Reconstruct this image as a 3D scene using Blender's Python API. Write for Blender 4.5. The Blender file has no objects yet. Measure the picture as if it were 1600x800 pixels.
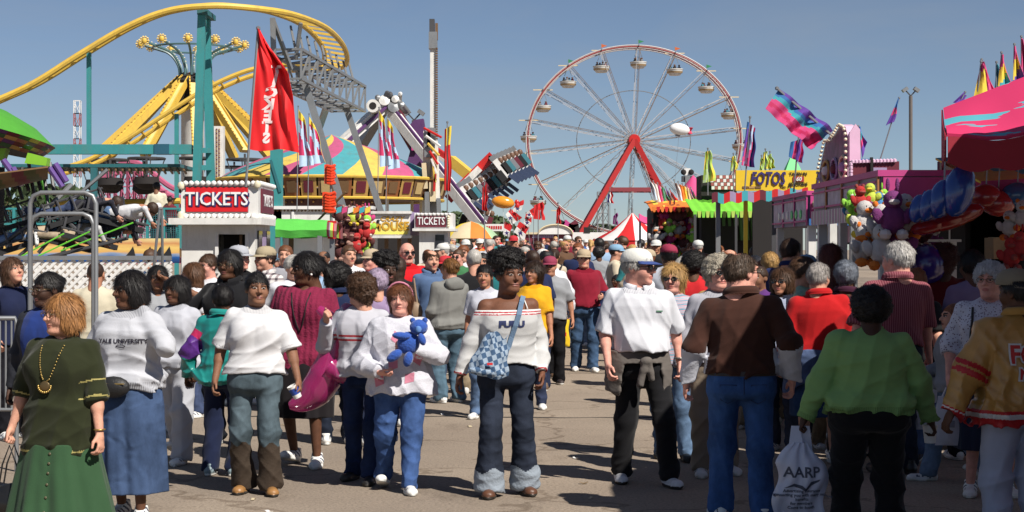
import bpy, bmesh, math, random
import numpy as np
from mathutils import Vector, Matrix, Euler
from mathutils.bvhtree import BVHTree
random.seed(7); np.random.seed(7)
R=math.radians; PI=math.pi
SC=bpy.context.scene; COL=SC.collection
F=2600.0; CH=1.80; HV=390.0          # focal length in photo pixels, eye height, horizon row
def zg(y):                             # the midway climbs very gently in the distance
    t=min(1.0,max(0.0,(y-24.0)/22.0)); return .35*t*t*(3-2*t)+.006*min(max(0.0,y-46.0),104.0)
def P(u,v,y): return Vector(((u-800)*y/F, y, CH+(HV-v)*y/F))
def G(u,y): return Vector(((u-800)*y/F, y, zg(y)))
def XX(u,y): return (u-800)*y/F
def ZZ(v,y): return CH+(HV-v)*y/F
# ------------------------------------------------------------------ materials
MATS={}
def nodes(m):
    m.use_nodes=True; nt=m.node_tree; return nt, nt.nodes, nt.links, nt.nodes['Principled BSDF']
def mat(name,col=None,rough=.6,metal=0.,bump=0.,bscale=30.,var=.0,vscale=6.,spec=.5,emit=0,trans=0,sheen=0,coat=0,stretch=(1,1,1),alpha=1,dirt=0.):
    """one procedural material; col None reads the object's own colour"""
    if name in MATS: return MATS[name]
    m=bpy.data.materials.new(name); MATS[name]=m
    nt,N,L,b=nodes(m)
    tc=N.new('ShaderNodeTexCoord')
    mp=N.new('ShaderNodeMapping'); mp.inputs['Scale'].default_value=stretch; L.new(tc.outputs['Object'],mp.inputs['Vector'])
    if col is None:
        oi=N.new('ShaderNodeObjectInfo'); src=oi.outputs['Color']
    else:
        rgb=N.new('ShaderNodeRGB'); rgb.outputs[0].default_value=(*col,1); src=rgb.outputs[0]
    if var>0:
        n=N.new('ShaderNodeTexNoise'); n.inputs['Scale'].default_value=vscale; n.inputs['Detail'].default_value=6; n.inputs['Roughness'].default_value=.65
        L.new(mp.outputs[0],n.inputs['Vector'])
        mr=N.new('ShaderNodeMapRange'); mr.inputs[1].default_value=.3; mr.inputs[2].default_value=.7; mr.inputs[3].default_value=1-var; mr.inputs[4].default_value=1+var
        L.new(n.outputs['Fac'],mr.inputs[0])
        mx=N.new('ShaderNodeVectorMath'); mx.operation='SCALE'; L.new(src,mx.inputs[0]); L.new(mr.outputs[0],mx.inputs['Scale']); src=mx.outputs[0]
    if dirt>0:
        n2=N.new('ShaderNodeTexNoise'); n2.inputs['Scale'].default_value=1.3; n2.inputs['Detail'].default_value=9; n2.inputs['Roughness'].default_value=.75
        mp2=N.new('ShaderNodeMapping'); mp2.inputs['Scale'].default_value=(2.2,2.2,.5); L.new(tc.outputs['Object'],mp2.inputs[0]); L.new(mp2.outputs[0],n2.inputs['Vector'])
        rp=N.new('ShaderNodeMapRange'); rp.inputs[1].default_value=.5; rp.inputs[2].default_value=.72; rp.inputs[3].default_value=0; rp.inputs[4].default_value=dirt
        L.new(n2.outputs['Fac'],rp.inputs[0])
        mm=N.new('ShaderNodeMix'); mm.data_type='RGBA'; L.new(rp.outputs[0],mm.inputs[0]); L.new(src,mm.inputs[6]); mm.inputs[7].default_value=(.16,.12,.085,1); src=mm.outputs[2]
    L.new(src,b.inputs['Base Color'])
    b.inputs['Roughness'].default_value=rough; b.inputs['Metallic'].default_value=metal
    b.inputs['Specular IOR Level'].default_value=spec
    if trans: b.inputs['Transmission Weight'].default_value=trans
    if sheen: b.inputs['Sheen Weight'].default_value=sheen; b.inputs['Sheen Roughness'].default_value=.5
    if coat: b.inputs['Coat Weight'].default_value=coat; b.inputs['Coat Roughness'].default_value=.08
    if alpha<1: b.inputs['Alpha'].default_value=alpha
    if bump>0:
        n=N.new('ShaderNodeTexNoise'); n.inputs['Scale'].default_value=bscale; n.inputs['Detail'].default_value=4; L.new(mp.outputs[0],n.inputs['Vector'])
        bp=N.new('ShaderNodeBump'); bp.inputs['Strength'].default_value=bump; bp.inputs['Distance'].default_value=.01
        L.new(n.outputs['Fac'],bp.inputs['Height']); L.new(bp.outputs[0],b.inputs['Normal'])
    return m
def pcol(name,fn,rough=.8,bump=0,bscale=60,spec=.3):
    """material whose base colour comes from fn(nodes, links, texcoord) -> colour socket"""
    if name in MATS: return MATS[name]
    m=bpy.data.materials.new(name); MATS[name]=m
    nt,N,L,b=nodes(m); tc=N.new('ShaderNodeTexCoord')
    L.new(fn(N,L,tc),b.inputs['Base Color']); b.inputs['Roughness'].default_value=rough; b.inputs['Specular IOR Level'].default_value=spec
    if bump:
        n=N.new('ShaderNodeTexNoise'); n.inputs['Scale'].default_value=bscale; n.inputs['Detail'].default_value=3; L.new(tc.outputs['Object'],n.inputs['Vector'])
        bp=N.new('ShaderNodeBump'); bp.inputs['Strength'].default_value=bump; bp.inputs['Distance'].default_value=.01
        L.new(n.outputs['Fac'],bp.inputs['Height']); L.new(bp.outputs[0],b.inputs['Normal'])
    return m
def ramp(N,L,fac,stops,const=False):
    r=N.new('ShaderNodeValToRGB'); cr=r.color_ramp
    if const: cr.interpolation='CONSTANT'
    while len(cr.elements)<len(stops): cr.elements.new(.5)
    for e,(p,c) in zip(cr.elements,stops): e.position=p; e.color=(*c,1)
    L.new(fac,r.inputs[0]); return r.outputs[0]
def math2(N,L,op,a,b=None):
    n=N.new('ShaderNodeMath'); n.operation=op
    for i,x in enumerate((a,b)):
        if x is None: continue
        if isinstance(x,(int,float)): n.inputs[i].default_value=x
        else: L.new(x,n.inputs[i])
    return n.outputs[0]
def sep(N,L,vec):
    s=N.new('ShaderNodeSeparateXYZ'); L.new(vec,s.inputs[0]); return s.outputs
# ------------------------------------------------------------------ objects
def link(o,parent=None):
    COL.objects.link(o)
    if parent is not None: o.parent=parent
    return o
def thing(name,label,cat,loc=(0,0,0),rz=0,group=None,scale=None):
    o=bpy.data.objects.new(name,None); COL.objects.link(o); o.location=loc; o.rotation_euler=(0,0,rz)
    o.empty_display_size=.2
    o['label']=label; o['category']=cat
    if group: o['group']=group
    if scale is not None: o.scale=scale
    return o
def tag(o,label=None,cat=None,group=None,kind=None):
    if label: o['label']=label
    if cat: o['category']=cat
    if group: o['group']=group
    if kind: o['kind']=kind
    return o
def mesh_np(name,V,Q,mats,mi=None,smooth=True):
    me=bpy.data.meshes.new(name); V=np.asarray(V,np.float32); 
    T=None
    n=len(Q); k=Q.shape[1] if n else 4
    me.vertices.add(len(V)); me.vertices.foreach_set('co',V.ravel())
    me.loops.add(n*k); me.loops.foreach_set('vertex_index',Q.astype(np.int32).ravel())
    me.polygons.add(n); me.polygons.foreach_set('loop_start',np.arange(0,n*k,k,dtype=np.int32))
    try: me.polygons.foreach_set('loop_total',np.full(n,k,np.int32))
    except Exception: pass
    me.polygons.foreach_set('use_smooth',np.full(n,smooth,bool))
    for m in mats: me.materials.append(m)
    if mi is not None: me.polygons.foreach_set('material_index',np.asarray(mi,np.int32))
    me.update(calc_edges=True); return me
class MB:
    """collects boxes, bars, tubes, lathes, sheets as one mesh"""
    def __init__(s): s.v=[]; s.f=[]; s.m=[]; s.mats=[]; s.sm=[]
    def mi(s,m):
        if m not in s.mats: s.mats.append(m)
        return s.mats.index(m)
    def add(s,vs,fs,m,smooth=False):
        o=len(s.v); i=s.mi(m); s.v+= [tuple(v) for v in vs]
        for f in fs: s.f.append(tuple(o+k for k in f)); s.m.append(i); s.sm.append(smooth)
    def box(s,c,d,m,rot=None):
        c=Vector(c); hx,hy,hz=d[0]/2,d[1]/2,d[2]/2
        vs=[Vector((x,y,z)) for x in(-hx,hx) for y in(-hy,hy) for z in(-hz,hz)]
        if rot is not None: vs=[rot@v for v in vs]
        s.add([c+v for v in vs],[(0,1,3,2),(4,6,7,5),(0,4,5,1),(2,3,7,6),(0,2,6,4),(1,5,7,3)],m)
    def bb(s,x0,x1,y0,y1,z0,z1,m): s.box(((x0+x1)/2,(y0+y1)/2,(z0+z1)/2),(abs(x1-x0),abs(y1-y0),abs(z1-z0)),m)
    def bar(s,a,b,w,m,h=None,up=(0,0,1)):
        a=Vector(a); b=Vector(b); d=b-a; L=d.length
        if L<1e-6: return
        d/=L; u=Vector(up)
        if abs(d.dot(u))>.98: u=Vector((0,1,0))
        sd=d.cross(u).normalized(); u=sd.cross(d); h=h or w
        vs=[]
        for p in(a,b):
            for i,j in((-1,-1),(1,-1),(1,1),(-1,1)): vs.append(p+sd*(i*w/2)+u*(j*h/2))
        s.add(vs,[(3,2,1,0),(4,5,6,7),(0,1,5,4),(1,2,6,5),(2,3,7,6),(3,0,4,7)],m)
    def tube(s,pts,r,m,n=8,closed=False,caps=True):
        pts=[Vector(p) for p in pts]; k=len(pts); rr=r if isinstance(r,(list,tuple)) else [r]*k
        vs=[]; prev=None
        for i,p in enumerate(pts):
            if closed: t=pts[(i+1)%k]-pts[i-1]
            else: t=pts[min(i+1,k-1)]-pts[max(i-1,0)]
            t.normalize()
            if prev is None:
                u=Vector((0,0,1)) if abs(t.z)<.9 else Vector((0,1,0)); u=(u-t*u.dot(t)).normalized()
            else: u=(prev-t*prev.dot(t)).normalized()
            prev=u; w=t.cross(u)
            for j in range(n):
                a=2*PI*j/n; vs.append(p+(u*math.cos(a)+w*math.sin(a))*rr[i])
        fs=[]
        for i in range(k if closed else k-1):
            i2=(i+1)%k
            for j in range(n): fs.append((i*n+j,i*n+(j+1)%n,i2*n+(j+1)%n,i2*n+j))
        if caps and not closed: fs+= [tuple(range(n-1,-1,-1)),tuple((k-1)*n+j for j in range(n))]
        s.add(vs,fs,m,True)
    def lathe(s,prof,m,n=24,c=(0,0,0),a0=0,a1=2*PI,mats=None,axis=None,sx=1,sy=1):
        """prof [(r,z)]; mats: function (segment index) -> material"""
        c=Vector(c); full=abs(a1-a0-2*PI)<1e-6; nn=n if full else n+1; k=len(prof)
        vs=[]
        for j in range(nn):
            a=a0+(a1-a0)*j/n
            for r,z in prof:
                p=Vector((r*math.cos(a)*sx,r*math.sin(a)*sy,z))
                if axis is not None: p=axis@p
                vs.append(c+p)
        for j in range(n):
            j2=(j+1)%nn
            fs=[(j*k+i,j2*k+i,j2*k+i+1,j*k+i+1) for i in range(k-1)]
            o=len(s.v)
            mm=mats(j) if mats else m
            if j==0: base=o; s.v+=[tuple(v) for v in vs]
            for f in fs: s.f.append(tuple(base+q for q in f)); s.m.append(s.mi(mm)); s.sm.append(True)
    def sphere(s,c,r,m,n=12,sc=(1,1,1),rot=None):
        c=Vector(c); vs=[]; k=n//2
        for i in range(k+1):
            t=PI*i/k
            for j in range(n):
                a=2*PI*j/n; p=Vector((math.sin(t)*math.cos(a)*sc[0],math.sin(t)*math.sin(a)*sc[1],math.cos(t)*sc[2]))*r
                if rot is not None: p=rot@p
                vs.append(c+p)
        fs=[(i*n+j,(i+1)*n+j,(i+1)*n+(j+1)%n,i*n+(j+1)%n) for i in range(k) for j in range(n)]
        s.add(vs,fs,m,True)
    def sheet(s,fn,nu,nv,mf,th=.0,smooth=True):
        """surface fn(u,v)->Vector over [0,1]^2; mf(u,v)->material; th gives it thickness"""
        g=[[Vector(fn(i/nu,j/nv)) for j in range(nv+1)] for i in range(nu+1)]
        base=len(s.v)
        for row in g: s.v+=[tuple(p) for p in row]
        def idx(i,j): return base+i*(nv+1)+j
        for i in range(nu):
            for j in range(nv):
                s.f.append((idx(i,j),idx(i+1,j),idx(i+1,j+1),idx(i,j+1))); s.m.append(s.mi(mf((i+.5)/nu,(j+.5)/nv) if callable(mf) else mf)); s.sm.append(smooth)
        if th:
            b2=len(s.v)
            for i in range(nu+1):
                for j in range(nv+1):
                    a=g[min(i+1,nu)][j]-g[max(i-1,0)][j]; b=g[i][min(j+1,nv)]-g[i][max(j-1,0)]
                    nn=a.cross(b); nn=nn.normalized() if nn.length>1e-9 else Vector((0,1,0))
                    s.v.append(tuple(g[i][j]-nn*th))
            def id2(i,j): return b2+i*(nv+1)+j
            for i in range(nu):
                for j in range(nv):
                    s.f.append((id2(i,j),id2(i,j+1),id2(i+1,j+1),id2(i+1,j))); s.m.append(s.mi(mf((i+.5)/nu,(j+.5)/nv) if callable(mf) else mf)); s.sm.append(smooth)
            e=s.mi(mf(.01,.01) if callable(mf) else mf)
            for i in range(nu):
                for j in(0,nv): s.f.append((idx(i,j),id2(i,j),id2(i+1,j),idx(i+1,j))); s.m.append(e); s.sm.append(False)
            for j in range(nv):
                for i in(0,nu): s.f.append((idx(i,j),idx(i,j+1),id2(i,j+1),id2(i,j))); s.m.append(e); s.sm.append(False)
    def poly(s,pts,th,m,y=0,front=None):
        """outline pts in XZ extruded from y to y+th"""
        n=len(pts); vs=[(x,y,z) for x,z in pts]+[(x,y+th,z) for x,z in pts]
        s.add(vs,[tuple(range(n)),tuple(range(2*n-1,n-1,-1))]+[(i,(i+1)%n,n+(i+1)%n,n+i) for i in range(n)],m)
    def mesh(s,name):
        me=bpy.data.meshes.new(name); me.from_pydata(s.v,[],s.f)
        for m in s.mats: me.materials.append(m)
        me.polygons.foreach_set('material_index',s.m); me.polygons.foreach_set('use_smooth',s.sm); me.update(); return me
    def build(s,name,parent=None,loc=None,rz=0,label=None,cat=None,group=None,kind=None,color=None,bevel=0):
        if bevel:
            bm=bmesh.new(); me=s.mesh(name); bm.from_mesh(me)
            es=[e for e in bm.edges if len(e.link_faces)==2 and e.calc_face_angle(0)>.9]
            bmesh.ops.bevel(bm,geom=es,offset=bevel,segments=2,affect='EDGES',clamp_overlap=True); bm.to_mesh(me); bm.free()
        else: me=s.mesh(name)
        bmn=bmesh.new(); bmn.from_mesh(me); bmesh.ops.recalc_face_normals(bmn,faces=bmn.faces); bmn.to_mesh(me); bmn.free(); me.set_sharp_from_angle(angle=R(42))
        o=bpy.data.objects.new(name,me); link(o,parent)
        if loc is not None: o.location=loc
        if rz: o.rotation_euler=(0,0,rz)
        if color: o.color=(*color,1)
        return tag(o,label,cat,group,kind)
def copy_tree(o,parent=None):
    c=o.copy(); COL.objects.link(c); c.parent=parent
    for ch in o.children: copy_tree(ch,c)
    return c
def children_of(o): return list(o.children)
# lettering ----------------------------------------------------------
def text_mesh(txt,size,extrude=.01,bold=.0,shear=0,sx=1,mirror=False,align='CENTER',spacing=1,stack=False):
    cu=bpy.data.curves.new('lettering','FONT'); cu.body='\n'.join(txt) if stack else txt; cu.size=size; cu.extrude=extrude; cu.offset=bold; cu.shear=shear
    cu.align_x=align; cu.align_y='CENTER'; cu.space_character=spacing; cu.resolution_u=2
    if stack: cu.space_line=.78
    ob=bpy.data.objects.new('tmp',cu); COL.objects.link(ob)
    bpy.context.view_layer.update()
    me=bpy.data.meshes.new_from_object(ob.evaluated_get(bpy.context.evaluated_depsgraph_get()))
    bpy.data.objects.remove(ob); bpy.data.curves.remove(cu)
    s=-1 if mirror else 1
    for v in me.vertices:            # stand it up: x right, z up, facing -Y
        x,y,z=v.co; v.co=(x*sx*s,-z,y)
    return me
def text(txt,size,m,loc,rz=0,parent=None,name='lettering',rot=None,**k):
    me=text_mesh(txt,size,**k); me.materials.clear(); me.materials.append(m)
    o=bpy.data.objects.new(name,me); link(o,parent); o.location=loc; o.rotation_euler=rot if rot else (0,0,rz); return o
# ------------------------------------------------------------------ implicit surfaces
def snet(f,lo,hi,h,pad=1.35):
    """surface nets over f(X,Y,Z)<0, evaluated finely only near the surface"""
    lo=np.array(lo,float); hi=np.array(hi,float); B=4
    nb=np.maximum(1,np.ceil((hi-lo)/(h*B)).astype(int)); n=nb*B+1
    cc=[lo[i]+(np.arange(nb[i])+.5)*h*B for i in range(3)]
    X,Y,Z=np.meshgrid(*cc,indexing='ij'); c=f(X.ravel(),Y.ravel(),Z.ravel()).reshape(X.shape)
    act=np.abs(c)<h*B*pad
    V=np.full(n,1.0,np.float32); cr=np.repeat(np.repeat(np.repeat(c,B,0),B,1),B,2); V[:-1,:-1,:-1]=cr; 
    mk=np.zeros(n,bool); a=np.repeat(np.repeat(np.repeat(act,B,0),B,1),B,2)
    for dx in(0,1):
        for dy in(0,1):
            for dz in(0,1): mk[dx:n[0]-1+dx,dy:n[1]-1+dy,dz:n[2]-1+dz]|=a
    I=np.nonzero(mk); V[I]=f(lo[0]+I[0]*h,lo[1]+I[1]*h,lo[2]+I[2]*h)
    S=V<0
    C=np.zeros(np.array(n)-1,np.int8)
    for dx in(0,1):
        for dy in(0,1):
            for dz in(0,1): C+=S[dx:n[0]-1+dx,dy:n[1]-1+dy,dz:n[2]-1+dz]
    A=(C>0)&(C<8); idx=np.full(A.shape,-1,np.int64); ii=np.nonzero(A); N_=len(ii[0]); idx[ii]=np.arange(N_)
    if N_==0: return np.zeros((0,3)),np.zeros((0,4),int)
    cor=[(0,0,0),(1,0,0),(0,1,0),(1,1,0),(0,0,1),(1,0,1),(0,1,1),(1,1,1)]
    cv=[V[ii[0]+a_,ii[1]+b_,ii[2]+c_] for a_,b_,c_ in cor]
    sm=np.zeros((N_,3)); ct=np.zeros(N_)
    for a_,b_ in((0,1),(2,3),(4,5),(6,7),(0,2),(1,3),(4,6),(5,7),(0,4),(1,5),(2,6),(3,7)):
        va,vb=cv[a_],cv[b_]; x=(va<0)!=(vb<0); t=np.where(x,va/(va-vb+1e-12),0)
        for k in range(3): sm[:,k]+=np.where(x,cor[a_][k]+t*(cor[b_][k]-cor[a_][k]),0)
        ct+=x
    pts=(sm/ct[:,None]+np.stack(ii,1))*h+lo
    Q=[]
    for ax in range(3):
        sl=[slice(1,-1)]*3; s0=list(sl); s1=list(sl); s0[ax]=slice(0,-1); s1[ax]=slice(1,None)
        a0=S[tuple(s0)]; a1=S[tuple(s1)]; E=np.nonzero(a0!=a1)
        if len(E[0])==0: continue
        flip=a0[E]; co=[E[0]+1,E[1]+1,E[2]+1]; co[ax]=E[ax]
        o1,o2=[k for k in range(3) if k!=ax]
        def g(d1,d2):
            q=[co[0].copy(),co[1].copy(),co[2].copy()]; q[o1]-=d1; q[o2]-=d2; return idx[q[0],q[1],q[2]]
        q=np.stack([g(1,1),g(0,1),g(0,0),g(1,0)],1)
        if ax==1: flip=~flip
        q[~flip]=q[~flip][:,::-1]; Q.append(q)
    return pts,np.concatenate(Q)
def smin(a,b,k): 
    h=np.clip(.5+.5*(b-a)/k,0,1); return b*(1-h)+a*h-k*h*(1-h)
def smax(a,b,k): return -smin(-a,-b,k)
def ell(X,Y,Z,c,r):
    q=np.sqrt(((X-c[0])/r[0])**2+((Y-c[1])/r[1])**2+((Z-c[2])/r[2])**2); return (q-1)*min(r)
def cone(X,Y,Z,a,b,ra,rb,flat=None):
    ax,ay,az=a; dx,dy,dz=b[0]-ax,b[1]-ay,b[2]-az; L=dx*dx+dy*dy+dz*dz+1e-9
    t=np.clip(((X-ax)*dx+(Y-ay)*dy+(Z-az)*dz)/L,0,1)
    return np.sqrt((X-ax-t*dx)**2+(Y-ay-t*dy)**2+(Z-az-t*dz)**2)-(ra+(rb-ra)*t)
def plane(X,Y,Z,p,n): return (X-p[0])*n[0]+(Y-p[1])*n[1]+(Z-p[2])*n[2]
def folds(X,Y,Z,seed,f=1.0):
    rs=np.random.RandomState(seed); w=0
    for k in range(4):
        d=rs.normal(size=3); d[2]*=1.3; d/=np.linalg.norm(d); e=rs.normal(size=3); e/=np.linalg.norm(e)
        fr=(22,36,58,90)[k]*f
        w=w+(1-np.abs(np.sin(fr*.5*(X*d[0]+Y*d[1]+Z*d[2])+1.3*np.sin(9*f*(X*e[0]+Y*e[1]+Z*e[2])+k)+rs.rand()*6)))**1.7*(.50,.38,.26,.14)[k]
    return w
# ------------------------------------------------------------------ materials of people
def skinmat(): return mat('skin',None,rough=.58,var=.16,vscale=22,bump=.25,bscale=170,spec=.25)
def crease(m,scale,strength,dist=.02,stretch=(1,1,.6)):
    if m.get('creased'): return m
    m['creased']=1; nt=m.node_tree; N=nt.nodes; L=nt.links; b=N['Principled BSDF']; tc=N.new('ShaderNodeTexCoord'); mp=N.new('ShaderNodeMapping'); mp.inputs['Scale'].default_value=stretch; mp.inputs['Rotation'].default_value=(.3,.5,0)
    L.new(tc.outputs['Object'],mp.inputs[0]); n=N.new('ShaderNodeTexNoise'); n.noise_type='RIDGED_MULTIFRACTAL'; n.inputs['Scale'].default_value=scale; n.inputs['Detail'].default_value=2.5; n.inputs['Distortion'].default_value=.6
    L.new(mp.outputs[0],n.inputs['Vector']); bp=N.new('ShaderNodeBump'); bp.inputs['Strength'].default_value=strength; bp.inputs['Distance'].default_value=dist; L.new(n.outputs['Fac'],bp.inputs['Height'])
    old=b.inputs['Normal'].links
    if old: L.new(old[0].from_socket,bp.inputs['Normal'])
    L.new(bp.outputs[0],b.inputs['Normal']); return m
def cottonmat(): return crease(mat('cotton',None,rough=.9,var=.06,vscale=5,bump=.25,bscale=200,spec=.15,sheen=.1),6,.55,.02)
def knitmat(): return crease(mat('knit',None,rough=.95,var=.12,vscale=90,bump=.55,bscale=120,spec=.1,sheen=.1),5,.6,.02)
def denimmat(): return crease(mat('denim',None,rough=.9,var=.48,vscale=5,bump=.3,bscale=250,spec=.12,stretch=(1,1,.6)),7,.7,.02,(1,1,1.3))
def ribmat():
    if 'rib_knit' in MATS: return MATS['rib_knit']
    m=bpy.data.materials.new('rib_knit'); MATS['rib_knit']=m; nt,N,L,b=nodes(m); oi=N.new('ShaderNodeObjectInfo'); vm=N.new('ShaderNodeVectorMath'); vm.operation='SCALE'; vm.inputs['Scale'].default_value=.84; L.new(oi.outputs['Color'],vm.inputs[0]); L.new(vm.outputs[0],b.inputs['Base Color']); b.inputs['Roughness'].default_value=.95; b.inputs['Specular IOR Level'].default_value=.1
    tc=N.new('ShaderNodeTexCoord'); w=N.new('ShaderNodeTexWave'); w.inputs['Scale'].default_value=28; L.new(tc.outputs['Object'],w.inputs[0]); bp=N.new('ShaderNodeBump'); bp.inputs['Strength'].default_value=.7; bp.inputs['Distance'].default_value=.004; L.new(w.outputs['Fac'],bp.inputs['Height']); L.new(bp.outputs[0],b.inputs['Normal']); return m
def satinmat(): return crease(mat('satin',None,rough=.36,var=.12,vscale=7,bump=.1,bscale=14,spec=.6),5,.8,.03)
def hairmat(): return mat('hair',None,rough=.5,var=.45,vscale=70,bump=.35,bscale=260,spec=.4,stretch=(1,1,.14))
def leather(): return mat('leather',None,rough=.45,var=.15,vscale=20,bump=.3,bscale=50)
WHITE_R=lambda: mat('white_trim',(.75,.74,.72),rough=.8)
def fixed(name,col,**k): return mat(name,col,**k)
LIPS={'dark':(.17,.055,.045),'mid':(.25,.09,.07),'light':(.50,.16,.13)}
SKIN={'dark':(.105,.046,.026),'mid':(.22,.105,.062),'light':(.58,.30,.21),'tan':(.42,.195,.12),'pink':(.66,.32,.25),'vdark':(.055,.026,.017)}
HC={'black':(.012,.010,.010),'brown':(.075,.036,.018),'auburn':(.17,.055,.02),'blonde':(.45,.27,.10),'grey':(.38,.36,.33),'white':(.62,.60,.57),'ginger':(.33,.14,.05),'dkbrown':(.035,.018,.011)}
_cache={}
def head_fn(male,fat,vr=0,neckless=True):
    jw,nw,lt,ck=[(1,1,1,1),(1.08,1.25,1.35,.95),(.93,.9,.85,1.1),(1.04,1.1,1.15,1.12),(.97,1.15,1.0,.9)][vr]
    def f(X,Y,Z):
        ax=np.abs(X)
        d=ell(X,Y,Z,(0,.012,.028),(.0745,.094,.088))
        d=smin(d,ell(X,Y,Z,(0,-.022,-.038),((.056+.008*fat)*jw,.070,.076*(2-jw))),.035)
        d=smin(d,ell(ax,Y,Z,(.034*ck,-.054,-.028),(.027+.006*fat,.030,.032)),.022)
        d=smin(d,ell(X,Y,Z,(0,-.072,-.094),(.026,.020,.019)),.025)
        if fat>.25: d=smin(d,ell(X,Y,Z,(0,-.022,-.100),(.045,.045,.018+.012*fat)),.03)
        d=smin(d,ell(ax,Y,Z,(.026,-.080,.030),(.028,.012,.009+.002*male)),.014)
        d=smax(d,-ell(ax,Y,Z,(.031,-.098,.010),(.019,.017,.012)),.012)
        d=smin(d,ell(ax,Y,Z,(.031,-.0775,.010),(.0155,.0125,.0105)),.004)
        d=smin(d,cone(X,Y,Z,(0,-.086,.018),(0,-.106-.004*nw,-.020),.0065,.0115*nw),.010)
        d=smin(d,ell(ax,Y,Z,(.0125*nw,-.094,-.024),(.0085*nw,.010,.008)),.007)
        d=smin(d,ell(X,Y,Z,(0,-.088,-.0545),(.025,.0115,.0058*lt)),.006)
        d=smin(d,ell(X,Y,Z,(0,-.086,-.0665),(.021,.0115,.0072*lt)),.006)
        d=smax(d,-ell(X,Y,Z,(0,-.100,-.0605),(.021,.008,.0018)),.003)
        e=ell(ax,Y,Z,(.078,.012,-.002),(.010,.022,.032)); e=smax(e,-ell(ax,Y,Z,(.090,.008,.0),(.008,.013,.020)),.006)
        d=smin(d,e,.008)
        if neckless: d=smin(d,cone(X,Y,Z,(0,.028,-.07),(0,.045,-.155),.052+.006*male+.008*fat,.056+.008*male+.01*fat),.03)
        return d
    return f
def head_mesh(male,fat,res,vr=0):
    k=('head',male,round(fat,1),res,vr)
    if k in _cache: return _cache[k]
    V,Q=snet(head_fn(male,fat,vr),(-.105,-.135,-.17),(.105,.125,.135),res)
    c=V[Q].mean(1); x=np.abs(c[:,0]); y=c[:,1]; z=c[:,2]; mi=np.zeros(len(Q),int); fr=y<-.055
    w=max(1.0,res/.0055)
    eye=(((x-.031)/(.0140))**2+((z-.0090)/(.0046*w))**2<1)&fr; mi[eye]=1
    mi[eye&((x-.031)**2+(z-.0095)**2<(.0082*w**.5)**2)]=2
    lid=(((x-.031)/(.0180))**2+((z-.0125)/(.0085*w))**2<1)&fr&~eye&(z>.0095); mi[lid]=5
    mi[((x/.024)**2+((z+.0605)/.0125)**2<1)&fr&(y<-.08)]=3
    bz=.0315+.006*np.sin(np.clip((x-.012)/.04,0,1)*PI*.75); mi[(np.abs(z-bz)<.0036*w)&(x>.013)&(x<.050)&fr]=4
    _cache[k]=(V,Q,mi); return _cache[k]
def noise3(X,Y,Z,s,seed=0):
    return (np.sin(X*s+seed)*np.sin(Y*s*1.1+1.3*seed)+np.sin(Y*s*.7+Z*s*.9+seed*2)*np.sin(X*s*1.3-Z*s)+np.sin(Z*s*1.7+X*s*.6))/3
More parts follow.
